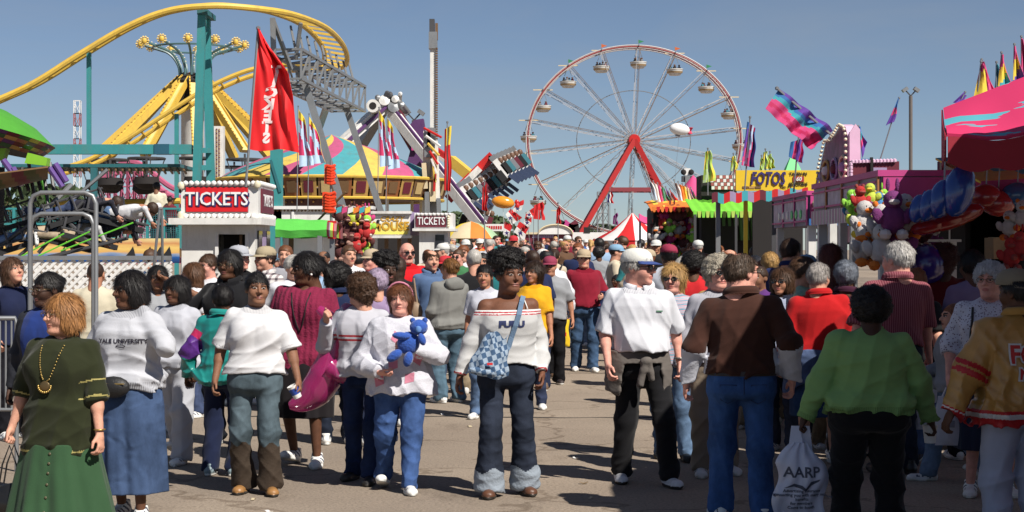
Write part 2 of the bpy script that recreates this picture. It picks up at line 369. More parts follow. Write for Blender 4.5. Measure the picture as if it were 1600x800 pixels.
def hair_fn(style,seed=0):
    def base(X,Y,Z,t=.012): return ell(X,Y,Z,(0,.018,.034),(.0745+t,.094+t,.088+t))
    def facecut(X,Y,Z,zl=.064):
        a=ell(X,Y,Z,(0,-.088,-.035),(.064,.062,.098)); return a
    def f(X,Y,Z):
        n=noise3(X,Y,Z,110,seed)*.003+noise3(X,Y,Z,47,seed)*.004
        line=np.interp(Y,[-.12,-.085,-.055,-.03,.0,.03,.08,.12],[.068,.062,.045,.0,.012,-.03,-.06,-.06])
        cut=(line-Z)*.8
        if style=='short': d=np.maximum(base(X,Y,Z,.010),cut)
        elif style=='buzz': d=np.maximum(base(X,Y,Z,.004),cut); n=n*.2
        elif style=='full': d=np.maximum(base(X,Y,Z,.020),cut)
        elif style=='bald':
            d=np.maximum(base(X,Y,Z,.009),cut); d=smax(d,-ell(X,Y,Z,(0,-.035,.125),(.056,.105,.065)),.01)
        elif style=='curly':
            n=noise3(X,Y,Z,85,seed)*.010+noise3(X,Y,Z,40,seed)*.008
            d=ell(X,Y,Z,(0,.014,.036),(.104,.116,.110)); d=smin(d,ell(X,Y,Z,(0,.07,-.04),(.07,.05,.06)),.03); d=smax(d,-facecut(X,Y,Z),.01)
            d=np.maximum(d,np.where(Y<-.03,.02-Z,-1.))
        elif style=='afro':
            n=noise3(X,Y,Z,120,seed)*.006+noise3(X,Y,Z,45,seed)*.006
            d=ell(X,Y,Z,(0,.03,.035),(.118,.122,.122)); d=smax(d,-facecut(X,Y,Z),.01)
        elif style=='puff':
            n=noise3(X,Y,Z,120,seed)*.009+noise3(X,Y,Z,52,seed)*.012
            d=np.maximum(base(X,Y,Z,.010),cut); p=ell(X,Y,Z,(-.012,.030,.118),(.125,.108,.082)); d=smin(d,p,.02)
            d=np.maximum(d,np.where(Y<-.05,.055-Z,-1.))
        elif style=='bob':
            n=n*.25
            d=ell(X,Y,Z,(0,.018,.03),(.096,.108,.103)); d=smin(d,ell(X,Y,Z,(0,.030,-.045),(.104,.092,.07)),.04)
            d=smax(d,-ell(X,Y,Z,(0,-.10,-.045),(.068,.085,.108)),.012); d=smax(d,-(Z+.105),.01)
        elif style=='bobfringe':
            n=n*.6
            d=ell(X,Y,Z,(0,.015,.03),(.098,.112,.105)); d=smin(d,ell(X,Y,Z,(0,.028,-.045),(.102,.095,.075)),.04)
            d=smax(d,-ell(X,Y,Z,(0,-.105,-.055),(.064,.085,.098)),.01); d=smax(d,-(Z+.11),.01)
        elif style in('long','longer'):
            L=-.26 if style=='longer' else -.17
            d=ell(X,Y,Z,(0,.02,.03),(.094,.106,.102)); d=smin(d,cone(X,Y*1.15,Z,(0,.05,-.02),(0,.075,L),.090,.065),.03)
            d=smax(d,-ell(X,Y,Z,(0,-.10,-.055),(.066,.092,.118)),.012)
        elif style=='pony':
            d=np.maximum(base(X,Y,Z,.009),cut); d=smin(d,cone(X,Y,Z,(0,.11,.06),(0,.165,-.02),.030,.026),.015); d=smin(d,cone(X,Y,Z,(0,.165,-.02),(0,.15,-.13),.026,.012),.015)
        elif style=='bun':
            d=np.maximum(base(X,Y,Z,.008),cut); d=smin(d,ell(X,Y,Z,(0,.105,.055),(.038,.034,.036)),.01)
        elif style=='perm':
            n=noise3(X,Y,Z,150,seed)*.006+noise3(X,Y,Z,75,seed)*.006
            d=ell(X,Y,Z,(0,.016,.040),(.102,.114,.106)); d=smax(d,-facecut(X,Y,Z),.01); d=np.maximum(d,np.where(Y<.0,-.005-Z,-1.)); d=np.maximum(d,-(Z+.06))
        elif style=='under': # hair below a hat
            d=np.maximum(base(X,Y,Z,.009),cut); d=np.maximum(d,Z-.06)
        return d+n
    return f
HB={'long':-.30,'longer':-.40,'pony':-.18}
def strands(V,Q,n,L,w,lift,curl,seed):
    """loose locks laid over a hair surface so that it has a strand pattern and a broken outline"""
    rs=np.random.RandomState(seed); A_=V[Q]; nn=np.cross(A_[:,2]-A_[:,0],A_[:,3]-A_[:,1]); ar=np.linalg.norm(nn,axis=1)+1e-12; nn/=ar[:,None]; c=A_.mean(1)
    ok=np.nonzero((c*nn).sum(1)>-.2)[0]; pr=ar[ok]/ar[ok].sum(); pk=rs.choice(ok,n,p=pr); N_=nn[pk]; C=c[pk]+rs.normal(size=(n,3))*.003
    g=np.tile([0,.25,-1.0],(n,1)); top=C[:,2]>.08; g[top]+=C[top]*[6,7,0]; g=g+rs.normal(size=(n,3))*((.18 if curl>.025 else .06)+curl*1.6)
    t=g-N_*(g*N_).sum(1)[:,None]; t/=np.linalg.norm(t,axis=1)[:,None]+1e-9; s_=np.cross(N_,t)
    Ls=(L*rs.uniform(.5,1.3,n))[:,None]; ws=(w*rs.uniform(.6,1.4,n))[:,None]; lf=(lift*rs.uniform(.3,1.6,n))[:,None]; bend=rs.normal(size=(n,1))*curl*.5*Ls
    p=[C-N_*.003-t*Ls*.3, C+N_*lf*.7, C+N_*lf+t*Ls*.5+s_*bend, C+N_*lf*(.2+curl*.5)+t*Ls+s_*bend*.3]; wd=[.8,1,.9,.25]
    VV=np.concatenate([x for q,w_ in zip(p,wd) for x in(q-s_*ws*w_,q+s_*ws*w_)]); i=np.arange(n)
    QQ=np.concatenate([np.stack([i+2*k*n,i+(2*k+1)*n,i+(2*k+3)*n,i+(2*k+2)*n],1) for k in range(3)])
    return np.concatenate([V,VV]),np.concatenate([Q,QQ+len(V)])
def hair_mesh(style,res,seed=0):
    k=('hair',style,res,seed)
    if k not in _cache:
        V,Q=snet(hair_fn(style,seed),(-.17,-.17,HB.get(style,-.17)),(.17,.23,.25),res)
        if res<.0125:
            cu={'afro':1,'puff':1,'curly':.8,'perm':1}.get(style,0)
            if cu: V,Q=strands(V,Q,5200,.017 if style!='curly' else .030,.0017 if style!='curly' else .0022,.007,cu,seed)
            elif style!='buzz': V,Q=strands(V,Q,3600 if style in('short','bald','under','bun') else 5600,.034 if style in('short','bald','under','bun','full') else .070,.0015,.0022 if style!='bob' else .0012,.03 if style!='bob' else .02,seed)
        _cache[k]=(V,Q)
    return _cache[k]
def hand_mesh(kind,res):
    k=('hand',kind,res)
    if k in _cache: return _cache[k]
    cu={'relax':(25,45,35),'flat':(6,10,8),'grip':(70,95,60),'hold':(50,60,45)}[kind]
    def f(X,Y,Z):
        d=ell(X,Y,Z,(0,0,-.048),(.015,.040,.052)); d=smin(d,cone(X,Y,Z,(0,0,.03),(0,0,-.02),.024,.022),.02)
        for y0,L,sp in((-.029,.070,-.10),(-.0095,.078,-.03),(.0095,.073,.03),(.027,.058,.10)):
            p=np.array([0,y0,-.082]); a=0
            for s,(fl,q,r0,r1) in enumerate(((cu[0],.44,.0098,.0088),(cu[1],.32,.0088,.008),(cu[2],.24,.008,.0068))):
                a+=R(fl); dirv=np.array([-math.sin(a),sp*math.cos(a),-math.cos(a)]); e=p+dirv*L*q
                d=smin(d,cone(X,Y,Z,p,e,r0,r1),.004 if s==0 else .003); p=e
        d=smin(d,cone(X,Y,Z,(-.006,-.026,-.025),(-.020,-.052,-.055),.014,.010),.012)
        d=smin(d,cone(X,Y,Z,(-.020,-.052,-.055),(-.028 if kind!='flat' else -.01,-.056,-.088),.0098,.0078),.004)
        return d
    _cache[k]=snet(f,(-.105,-.08,-.185),(.045,.065,.05),res); return _cache[k]
def shoe_mesh(kind,res):
    k=('shoe',kind,res)
    if k in _cache: return _cache[k]
    def f(X,Y,Z):
        d=cone(X,Y,Z*1.15,(0,.045,-.040*1.15),(0,-.135,-.055*1.15),.040,.043); d=smin(d,ell(X,Y,Z,(0,-.155,-.055),(.042,.035,.030)),.02)
        d=smin(d,cone(X,Y,Z,(0,.028,.02 if kind!='boot' else .09),(0,.01,-.03),.043,.046),.035)
        d=smax(d,Z-(.03 if kind!='boot' else .10),.006)
        sole=np.maximum(ell(X,Y,Z,(0,-.055,-.072),(.050,.142,.05)),np.maximum(Z+.062,-.0849-Z)); d=np.minimum(d,sole)
        d=np.maximum(d,-.085-Z); return d
    V,Q=snet(f,(-.065,-.215,-.10),(.065,.105,.12),res); c=V[Q].mean(1)
    mi=np.zeros(len(Q),int); mi[c[:,2]<-.064]=1
    if kind=='sneaker': mi[(np.abs(c[:,0])>.026)&(c[:,2]>-.05)&(((c[:,1]*22+c[:,2]*18)%1.0)<.42)&(c[:,1]>-.12)]=2
    _cache[k]=(V,Q,mi); return _cache[k]
def rotm(e): return np.array(Euler(e).to_matrix())
def align(d,roll=0):
    """matrix turning -Z into d"""
    q=Vector((0,0,-1)).rotation_difference(Vector(d)); return np.array((q.to_matrix() @ Matrix.Rotation(roll,3,'Z')))
def ik(a,b,l1,l2,pole):
    a=Vector(a);b=Vector(b);d=b-a;D=d.length;
    if D>(l1+l2)*.999: k=D/(l1+l2)*1.001; l1*=k; l2*=k
    n=d.normalized(); x=(l1*l1-l2*l2+D*D)/(2*D); hh=math.sqrt(max(l1*l1-x*x,0)); p=Vector(pole); p=(p-n*p.dot(n)).normalized()
    return tuple(a+n*x+p*hh)
def cloth_obj(name,V,Q,mats,parent,color,mi=None):
    me=mesh_np(name,V,Q,mats,mi); o=bpy.data.objects.new(name,me); link(o,parent)
    if color is not None: o.color=(*color,1)
    return o
def blob(name,f,lo,hi,h,m,parent,color=None,mi=None):
    V,Q=snet(f,lo,hi,h)
    if mi is not None: mi=mi(V[Q].mean(1))
    ms=m if isinstance(m,list) else [m]
    return cloth_obj(name,V,Q,ms,parent,color,mi)
WALK=((.085,-.20,.085,0),(-.085,.24,.125,32)); WALK2=((.085,.24,.125,32),(-.085,-.20,.085,0)); STAND=((.10,0,.085,0),(-.10,.0,.085,0)); STEP=((.10,-.10,.085,0),(-.09,.13,.085,0))
STEP2=((.09,.13,.085,0),(-.10,-.10,.085,0))
def warpv(V,w):
    V=np.array(V,float); one=V.ndim==1; V=np.atleast_2d(V); z=V[:,2]; t=np.clip((z-.95)/.42,0,1); a=w[1]*t; x,y=V[:,0].copy(),V[:,1].copy()
    V[:,0]=x*np.cos(a)-y*np.sin(a)+w[0]*np.sin(PI*np.clip(z/1.55,0,1)); V[:,1]=x*np.sin(a)+y*np.cos(a); V[:,2]=z+w[2]*x*np.clip((z-1.05)/.3,0,1)
    return V[0] if one else V
def person(label,loc,h=1.7,face=0,g=1.0,sex='f',skin='dark',hair='bob',hc='black',head=(0,0,0),top=None,bottom=None,legs=STAND,arms=(None,None),shoe=('sneaker',(.75,.75,.73)),fat=None,belly=0,bust=1,res=.012,hres=.0055,seed=0,hat=None,glasses=None,group='people in the fairground crowd',brow=None,wide=1.05,grip=('relax','relax'),roll=(0,0),lean=0,detail=True,warp=None,name='person',skin_only_body=False,hands=True):
    """a standing or walking figure; local frame faces -Y, its left hand on +X; measured at 1.75 m and scaled"""
    s=h/1.75; root=thing(name,label,'person',loc,R(face),group,scale=(s*wide,s*wide,s))
    male=1 if sex=='m' else 0; fat=fat if fat is not None else max(0,min(1,(g-1)*2.2)); sk=SKIN.get(skin,skin) if isinstance(skin,str) else skin
    tone='dark' if sk[0]<.15 else ('mid' if sk[0]<.3 else 'light')
    top=dict(dict(kind='sweat',col=(.4,.4,.4),hem=.90,sleeve=2.0,loose=1.0,mat=None,neck=.075,paint=None,mats=[],fold=.010),**(top or {}))
    bottom=dict(dict(kind='pants',col=(.05,.07,.13),hem=.05,loose=1.0,flare=1.0,mat=None,paint=None,mats=[],fold=.014),**(bottom or {}))
    sw=.150+.022*male+(g-1)*.10        # shoulder half width
    yb=lambda z: np.interp(z,[.8,1.1,1.45,1.6],[0,0,0,-0.0])-lean*np.clip(z-.9,0,1)
    rs_=random.Random(seed*13+int(h*1000)); jit=lambda q:rs_.uniform(-q,q)
    if legs is STAND: legs=((.10+jit(.02),jit(.07),.085,0),(-.10+jit(.02),jit(.07),.085,0))
    if warp is None: warp=(jit(.035),R(jit(9)),jit(.07))
    SH={1:(sw,.01-lean*.5,1.392),-1:(-sw,.01-lean*.5,1.392)}
    A={}
    for i,sd in enumerate((1,-1)):
        sp=arms[i] or {}
        w=sp.get('w',(sw*sd+(.085+jit(.02))*sd+(g-1)*.14*sd,-.06+jit(.07),.87+jit(.012))); pole=sp.get('p',(.35*sd,.9,0)); e=sp.get('e') or ik(SH[sd],w,.285,.255,pole); A[sd]=(SH[sd],e,w)
    Lg={}
    for i,sd in enumerate((1,-1)):
        x,y,z,pt=legs[i]; hip=(.09*sd*(1+(g-1)*.5),0,.89); an=(x*(1+(g-1)*.7),y,z); Lg[sd]=(hip,ik(hip,an,.415,.40,(0.1*sd,-1,0)),an,pt)
    # ---- garment functions
    zt=[.70,.80,.88,.95,1.03,1.10,1.18,1.26,1.33,1.39,1.425,1.455,1.49,1.53]
    if male: a=[.165,.172,.172,.168,.163,.160,.165,.172,.176,.172,.152,.115,.076,.062]; b=[.11,.118,.120,.116,.112,.112,.118,.122,.120,.108,.094,.082,.070,.06]
    else:    a=[.18,.186,.184,.172,.156,.147,.149,.155,.158,.153,.134,.102,.068,.056]; b=[.115,.123,.123,.114,.105,.102,.107,.112,.112,.102,.090,.077,.064,.055]
    zt=np.array(zt); gg=np.interp(zt,[.7,1.35,1.46,1.5],[g,1+(g-1)*.8,1+(g-1)*.3,1]); a=np.array(a)*gg; b=np.array(b)*gg
    lo_=np.interp(zt,[.7,1.0,1.42,1.48,1.6],[.010,.013,.008,.003,.0])*top['loose']
    def torso(X,Y,Z,ex=0.):
        aa=np.interp(Z,zt,a+lo_)+ex; bb=np.interp(Z,zt,b+lo_)+ex; yy=Y-yb(Z)
        q=np.sqrt((np.abs(X)/aa)**2.3+(np.abs(yy)/bb)**2.3); d=(q-1)*np.minimum(aa,bb)*.9
        if belly: d=smin(d,ell(X,yy,Z,(0,-.05-.03*belly,1.03),(.145*g,.10+.05*belly,.17)),.06)
        if not male and bust: d=smin(d,ell(np.abs(X),yy,Z,(.072*g,-.078-.02*(g-1),1.265),(.078*g,.060*g*bust,.072*g)),.08)
        if male: d=smin(d,ell(np.abs(X),yy,Z,(.06,-.06,1.31),(.09,.052,.08)),.08)
        return d
    gs=1+(g-1)*.7
    def armd(X,Y,Z,sd,ru=.058,re=.047,rw=.040,upto=2.0):
        S,E,W=A[sd]; d=cone(X,Y,Z,S,E,ru*gs,re*gs)
        if upto<=1:
            E_=tuple(S[k]+(E[k]-S[k])*upto for k in range(3)); n=Vector(E)-Vector(S); n.normalize(); return smax(d,plane(X,Y,Z,E_,n),.006)
        t=upto-1; W_=tuple(E[k]+(W[k]-E[k])*t for k in range(3)); n=Vector(W)-Vector(E); n.normalize()
        d2=cone(X,Y,Z,E,W,re*gs,rw); d2=smax(d2,plane(X,Y,Z,W_,n),.005)
        return smin(d,d2,.03)
    rng=[min(min(p[k] for p in A[1]+A[-1]),-.24*g if k<2 else 9)-.09 for k in range(3)]; rng2=[max(max(p[k] for p in A[1]+A[-1]),.24*g if k<2 else -9)+.09 for k in range(3)]
    slv=top['sleeve'] if isinstance(top['sleeve'],tuple) else (top['sleeve'],top['sleeve'])
    kind=top['kind']; lk=top['loose']
    def ftop(X,Y,Z):
        hem=top['hem']; d=torso(X,Y,Z)
        if kind in('sweat','jacket'): d=smin(d,smax(torso(X,Y,Z,.010+.006*lk),np.abs(Z-hem-.075)-.035,.05),.03)
        if not top.get('off'): d=smax(d,Z-(1.486+Y*.42),.006)
        if top.get('scoop'): d=smax(d,-ell(X,Y,Z,(0,-.09,1.50),(.075,.09,top['scoop'])),.006)
        for sd in(1,-1): # slope of the shoulder
            S,E,W=A[sd]; d=smin(d,cone(X,Y,Z,(.05*sd,.015-lean*.5,1.425),(S[0],S[1],S[2]+.002),.040,.043*gs),.03)
        d=smax(d,hem+.006*np.sin(X*23+seed)-Z,.006)
        for i,sd in enumerate((1,-1)):
            if slv[i]>0:
                if slv[i]<=1.15: dd=armd(X,Y,Z,sd,.048+.005*lk,.053+.009*lk,.06,slv[i])
                else:
                    dd=armd(X,Y,Z,sd,.046+.006*lk,.040+.009*lk,.034+.007*lk,slv[i])
                d=smin(d,dd,np.interp(Z,[1.15,1.32],[.010,.038]))
        tf=top['fold']*1.65*np.interp(Z,[.8,1.0,1.2,1.4],[1.5,1.3,.9,.7])
        d=d+.006-folds(X,Y,Z*.8,seed+11)*tf
        nk=top['neck']
        if top.get('off'): d=smax(d,Z-1.365,.008)
        return d
    if not top['paint'] and not top['mats'] and detail and not top.get('off') and not top['mat']:
        k_=kind
        def rib(x,y,z,tl,tr):
            r=(z>1.486+y*.42-.016)&(np.abs(x)<.13)
            if k_=='sweat': r=r|((z<top['hem']+.045)&(tl<0)&(tr<0))|(tl>1.86)|(tr>1.86)
            if k_=='tee': 
                for i_,t_ in enumerate((tl,tr)): r=r|((t_>slv[i_]-.09)&(t_<slv[i_]-.065))
            return r
        top['paint']=rib; top['mats']=[ribmat()]
    tm=top['mat'] or (knitmat() if kind=='knit' else cottonmat())
    V,Q=snet(ftop,(rng[0],min(rng[1],-.28*g-.02*belly),min(top['hem']-.03,rng[2]+.05)),(rng2[0],max(rng2[1],.22*g),max(1.54,rng2[2])),res)
    mi=None
    if top['paint']:
        c=V[Q].mean(1); T={}
        for sd in(1,-1):
            S,E,W=[np.array(p) for p in A[sd]]
            def tt(a_,b_): 
                L=((b_-a_)**2).sum(); t=np.clip(((c-a_)@(b_-a_))/L,0,1); return t,np.sqrt(((c-a_-t[:,None]*(b_-a_))**2).sum(1))
            t1,d1=tt(S,E); t2,d2=tt(E,W); T[sd]=np.where(np.minimum(d1,d2)<.095*gs,np.where(d1<d2,t1,1+t2),-1); T[sd][(np.abs(c[:,0])<sw-.03)&(c[:,2]>1.0)&(T[sd]<.55)]=-1
        mi=top['paint'](c[:,0],c[:,1],c[:,2],T[1],T[-1]).astype(int)
    to=cloth_obj({'tee':'shirt','polo':'polo_shirt','sweat':'sweatshirt','knit':'sweater','jacket':'jacket','shirt':'shirt'}[kind],V,Q,[tm]+top['mats'],root,top['col'],mi)
    # ---- bottoms
    bk=bottom['kind']
    def pelvis(X,Y,Z,ex=0.):
        aa=np.interp(Z,[.76,.84,.92,1.0,1.06,1.1],[.168,.180,.182,.168,.155,.150])*g+ex; bb=np.interp(Z,[.76,.84,.92,1.0,1.1],[.12,.135,.13,.118,.11])*g+ex
        q=np.sqrt((np.abs(X)/aa)**2.2+(np.abs(Y-.012)/bb)**2.2); return (q-1)*np.minimum(aa,bb)*.9
    if bk=='skirt':
        zh=bottom['hem']; fl=bottom['flare']
        def fb(X,Y,Z):
            th=np.arctan2(Y,X); wv=1+.05*np.sin(th*7+seed+2*Z)*np.clip((.95-Z)*2,0,1)+.02*np.sin(th*17+3*Z+seed)*np.clip((.95-Z)*2,0,1)
            aa=np.interp(Z,[zh,.8,.9,1.0,1.08],[.20*g*fl,.20*g,.188*g,.165*g,.15*g])*wv; bb=np.interp(Z,[zh,.8,.9,1.0,1.08],[.17*g*fl,.15*g,.135*g,.118*g,.11*g])*wv
            q=np.sqrt((X/aa)**2+((Y-.0)/bb)**2); d=(q-1)*np.minimum(aa,bb)
            return np.maximum(np.maximum(d,zh-Z),Z-min(1.06,top['hem']+.06))
        lo=(-.34*g*fl,-.3*g*fl,zh-.03); hi=(.34*g*fl,.3*g*fl,1.1)
    else:
        bl=bottom['loose']; hm=bottom['hem']
        def fb(X,Y,Z):
            d=smax(pelvis(X,Y,Z,.002),.80-Z,.07)
            for sd in(1,-1):
                hp,kn,an,pt=Lg[sd]; ra=(.047+.010*bl)*bottom['flare']*(1+(g-1)*.3)
                q=smin(cone(X,Y,Z,(hp[0],hp[1]+.005,hp[2]-.02),kn,.084*g*(.9+.1*bl),(.058+.008*bl)*gs),cone(X,Y,Z,kn,an,(.056+.008*bl)*gs,ra+.004),.04)
                q=smax(q,(hm+(an[2]-.085))-Z+.25*(Y-an[1])*(-1 if False else 0),.006)
                d=smin(d,q,.02+.02*(Z>.75))
            d=d+.004-folds(X,Y,Z,seed+3)*bottom['fold']*1.35*np.interp(Z,[.1,.25,.5,.7,.9],[1.9,1.1,1.4,.6,.8])
            return smax(d,Z-min(1.06,top['hem']+.06),.005)
        xs=[Lg[k][j][0] for k in(1,-1) for j in range(3)]; ys=[Lg[k][j][1] for k in(1,-1) for j in range(3)]
        lo=(min(-.21*g,min(xs)-.13),min(-.17*g,min(ys)-.13),0.02); hi=(max(.21*g,max(xs)+.13),max(.18*g,max(ys)+.13),1.09)
    V,Q=snet(fb,lo,hi,res); mi=None
    if bottom['paint']: c=V[Q].mean(1); mi=bottom['paint'](c[:,0],c[:,1],c[:,2]).astype(int)
    bm_=bottom['mat'] or (denimmat() if bottom.get('denim',bk!='slacks') else cottonmat())
    bo=cloth_obj('skirt' if bk=='skirt' else 'trousers',V,Q,[bm_]+bottom['mats'],root,bottom['col'],mi)
    # ---- body: trunk and limbs, head, hands
    def fbody(X,Y,Z):
        yy=Y-yb(Z); aa=np.interp(Z,zt,a)-.016; bb=np.interp(Z,zt,b)-.016
        q=np.sqrt((X/aa)**2+(yy/bb)**2); d=(q-1)*np.minimum(aa,bb); d=smax(d,Z-1.435,.02); d=smax(d,.84-Z,.02)
        nk_=.052+.006*male+.008*fat
        d=smin(d,cone(X,Y,Z,(0,.022-lean*.5,1.42),(0,.012-lean*.62,1.56),nk_+.008,nk_),.035)
        for sd in(1,-1):
            S,E,W=A[sd]; d=smin(d,cone(X,Y,Z,(.05*sd,.015-lean*.5,1.415),S,.040,.045*gs),.03); d=smin(d,cone(X,Y,Z,S,E,.046*gs,.037*gs),.02); d=smin(d,smin(cone(X,Y,Z,E,tuple(E[k]+(W[k]-E[k])*.35 for k in range(3)),.037*gs,.037*gs),cone(X,Y,Z,E,W,.034*gs,.0255),.01),.015)
            hp,kn,an,pt=Lg[sd]; d=smin(d,cone(X,Y,Z,hp,kn,.070*g,.045*gs),.03); d=smin(d,cone(X,Y,Z,kn,an,.045*gs,.032),.02)
        return d
    off=1 if top.get('off') else 0
    V,Q=snet(fbody,(min(rng[0]+.03,lo[0]),min(rng[1],lo[1]),.05),(max(rng2[0]-.03,hi[0]),max(rng2[1],hi[1]),1.60),max(res*1.0,.011) if detail else .02)
    parts=[(V,Q,np.zeros(len(Q),int))]
    hc0=np.array([0,-.006-lean*.70,1.612]); HM=rotm((R(head[1]),R(head[2] if len(head)>2 else 0),R(head[0])))
    hs=1.09 if male else 1.06
    hv,hq,hm_=head_mesh(male,fat,hres,seed%5); parts.append(((hv*hs)@HM.T+hc0,hq,hm_))
    if hands:
        for i,sd in enumerate((1,-1)):
            S,E,W=[np.array(p) for p in A[sd]]; hv_,hq_=hand_mesh(grip[i],hres if detail else .009); v=hv_.copy(); q=hq_
            if sd<0: v[:,0]*=-1; q=q[:,::-1]
            dr=(arms[i] or {}).get('hd') or (W-E); dr=np.array(dr,float); dr=dr/np.linalg.norm(dr)
            parts.append((v@align(dr,R(roll[i])).T+W,q,np.zeros(len(q),int)))
    o_=0; VV=[];QQ=[];MM=[]
    for v,q,m in parts: VV.append(v);QQ.append(q+o_);MM.append(m);o_+=len(v)
    bc=brow or ((.02,.012,.01) if tone!='light' else (.16,.09,.05))
    ms=[skinmat(),mat('eye_white',(.62,.58,.54),rough=.3),mat('iris',(.02,.012,.01),rough=.2),mat('lip_'+tone,LIPS[tone],rough=.45),mat('brow_%.2f'%bc[0],bc,rough=.9),mat('lid_'+tone,tuple(c*.45 for c in SKIN[tone]),rough=.7)]
    body=cloth_obj('body',np.concatenate(VV),np.concatenate(QQ),ms,root,sk,np.concatenate(MM))
    def onhead(V): return (V*hs)@HM.T+hc0
    if hair:
        V,Q=hair_mesh(hair,max(hres,.006) if detail else .014,seed%3); cloth_obj('hair',onhead(V),Q,[hairmat()],root,HC.get(hc,hc) if isinstance(hc,str) else hc)
    if hat:
        c1,c2,turn=hat; mb=MB(); m1=mat('hat_%.2f_%.2f_%.2f'%c1,c1,rough=.85,bump=.3,bscale=60,var=.1); m2=mat('hat_%.2f_%.2f_%.2f'%c2,c2,rough=.8)
        prof=[(.0,.138),(.03,.136),(.060,.125),(.081,.103),(.091,.075),(.094,.046),(.092,.042)]
        mb.lathe([(r,z) for r,z in prof],m1,20,(0,.016,0),sy=1.2)
        def br(u,v):
            a_=(u-.5)*2*1.12; r0=.09; x=math.sin(a_)*r0*1.0; y=-math.cos(a_)*r0*1.2+.016; k=v*.075*max(0,math.cos(a_*1.25)); return (x*(1+.05*v),y-k,.046-.018*v*math.cos(a_)-abs(x)*.12*v)
        mb.sheet(br,14,4,m2,th=.004); mb.sphere((0,.016,.139),.006,m2,8)
        me=mb.mesh('cap'); co=np.empty(len(me.vertices)*3,np.float32); me.vertices.foreach_get('co',co); co=co.reshape(-1,3); co=co@rotm((0,0,R(turn))).T; me.vertices.foreach_set('co',onhead(co).astype(np.float32).ravel()); me.update()
        link(bpy.data.objects.new('cap',me),root)
    if glasses:
        mb=MB(); dark=mat('lens_dark',(.01,.01,.012),rough=.08,spec=.8); fr=mat('spectacle_frame',(.16,.11,.06),rough=.3,metal=.7) if glasses=='clear' else mat('black_plastic',(.012,.012,.013),rough=.3)
        for sd in(1,-1):
            ring=[(sd*.033+.0225*math.cos(t*PI/8),-.106,.008+.0165*math.sin(t*PI/8)) for t in range(16)]; mb.tube(ring,.0022 if glasses=='clear' else .003,fr,5,closed=True)
            if glasses=='sun': mb.lathe([(.0,0),(.021,.002)],dark,14,(sd*.033,-.106,.008),axis=Matrix.Rotation(PI/2,3,'X'))
            mb.tube([(sd*.055,-.104,.012),(sd*.074,-.06,.012),(sd*.083,.01,.006)],.0022,fr,5)
        mb.tube([(-.011,-.107,.010),(.011,-.107,.010)],.002,fr,5)
        me=mb.mesh('spectacles' if glasses=='clear' else 'sunglasses'); co=np.empty(len(me.vertices)*3,np.float32); me.vertices.foreach_get('co',co); me.vertices.foreach_set('co',onhead(co.reshape(-1,3)).astype(np.float32).ravel()); me.update()
        link(bpy.data.objects.new('spectacles' if glasses=='clear' else 'sunglasses',me),root)
    if kind in('polo','shirt','jacket') and detail and not top.get('scoop'):
        mb=MB(); cm=top['mat'] if (top['mat'] and 'satin' not in top['mat'].name) else cottonmat()
        def colf(u,v):
            a_=(u-.5)*2*PI*.93+PI/2; r_=.086+.006*male+.014*g*v+.010*math.sin(v*PI); y_=math.sin(a_)*r_*.95+.018-lean*.55; fr_=max(0,-math.sin(a_)); return Vector((math.cos(a_)*r_,y_,1.520+.010*math.sin(a_)-.030*fr_-.044*v-.016*v*fr_))
        mb.sheet(colf,30,4,cm,th=.004); o_=bpy.data.objects.new('collar',mb.mesh('collar')); link(o_,root); o_.color=(*top['col'],1)
    # ---- shoes
    sm=fixed('shoe_sole_white',(.6,.6,.57),rough=.8) if shoe[0]=='sneaker' else fixed('shoe_sole_dark',(.03,.025,.02),rough=.8)
    for sd in(1,-1):
        hp,kn,an,pt=Lg[sd]; V,Q,mi=shoe_mesh(shoe[0],.007 if detail else .016); M=rotm((R(-pt),0,0))@rotm((0,0,R(9*sd)))
        V=V@M.T+np.array(an)+np.array([0,0,0]); lo2=V[:,2].min(); V[:,2]-=min(0,lo2-.001)
        cloth_obj('shoe',V,Q,[leather() if shoe[0]!='sneaker' else mat('sneaker_upper',None,rough=.6,bump=.3),sm,mat('sneaker_accent',(.05,.06,.10),rough=.6)],root,shoe[1],mi)
    for ch in root.children:
        if ch.type=='MESH':
            n_=len(ch.data.vertices); co=np.empty(n_*3,np.float32); ch.data.vertices.foreach_get('co',co); ch.data.vertices.foreach_set('co',warpv(co.reshape(-1,3),warp).astype(np.float32).ravel()); ch.data.update()
    for sd in(1,-1): A[sd]=tuple(tuple(warpv(np.array(q,float),warp)) for q in A[sd])
    oh=onhead; onhead=lambda V:warpv(oh(V),warp)
    return dict(root=root,top=to,bottom=bo,body=body,A=A,L=Lg,onhead=onhead,s=s)
def bvh_of(o):
    me=o.data; return BVHTree.FromPolygons([v.co for v in me.vertices],[p.vertices for p in me.polygons])
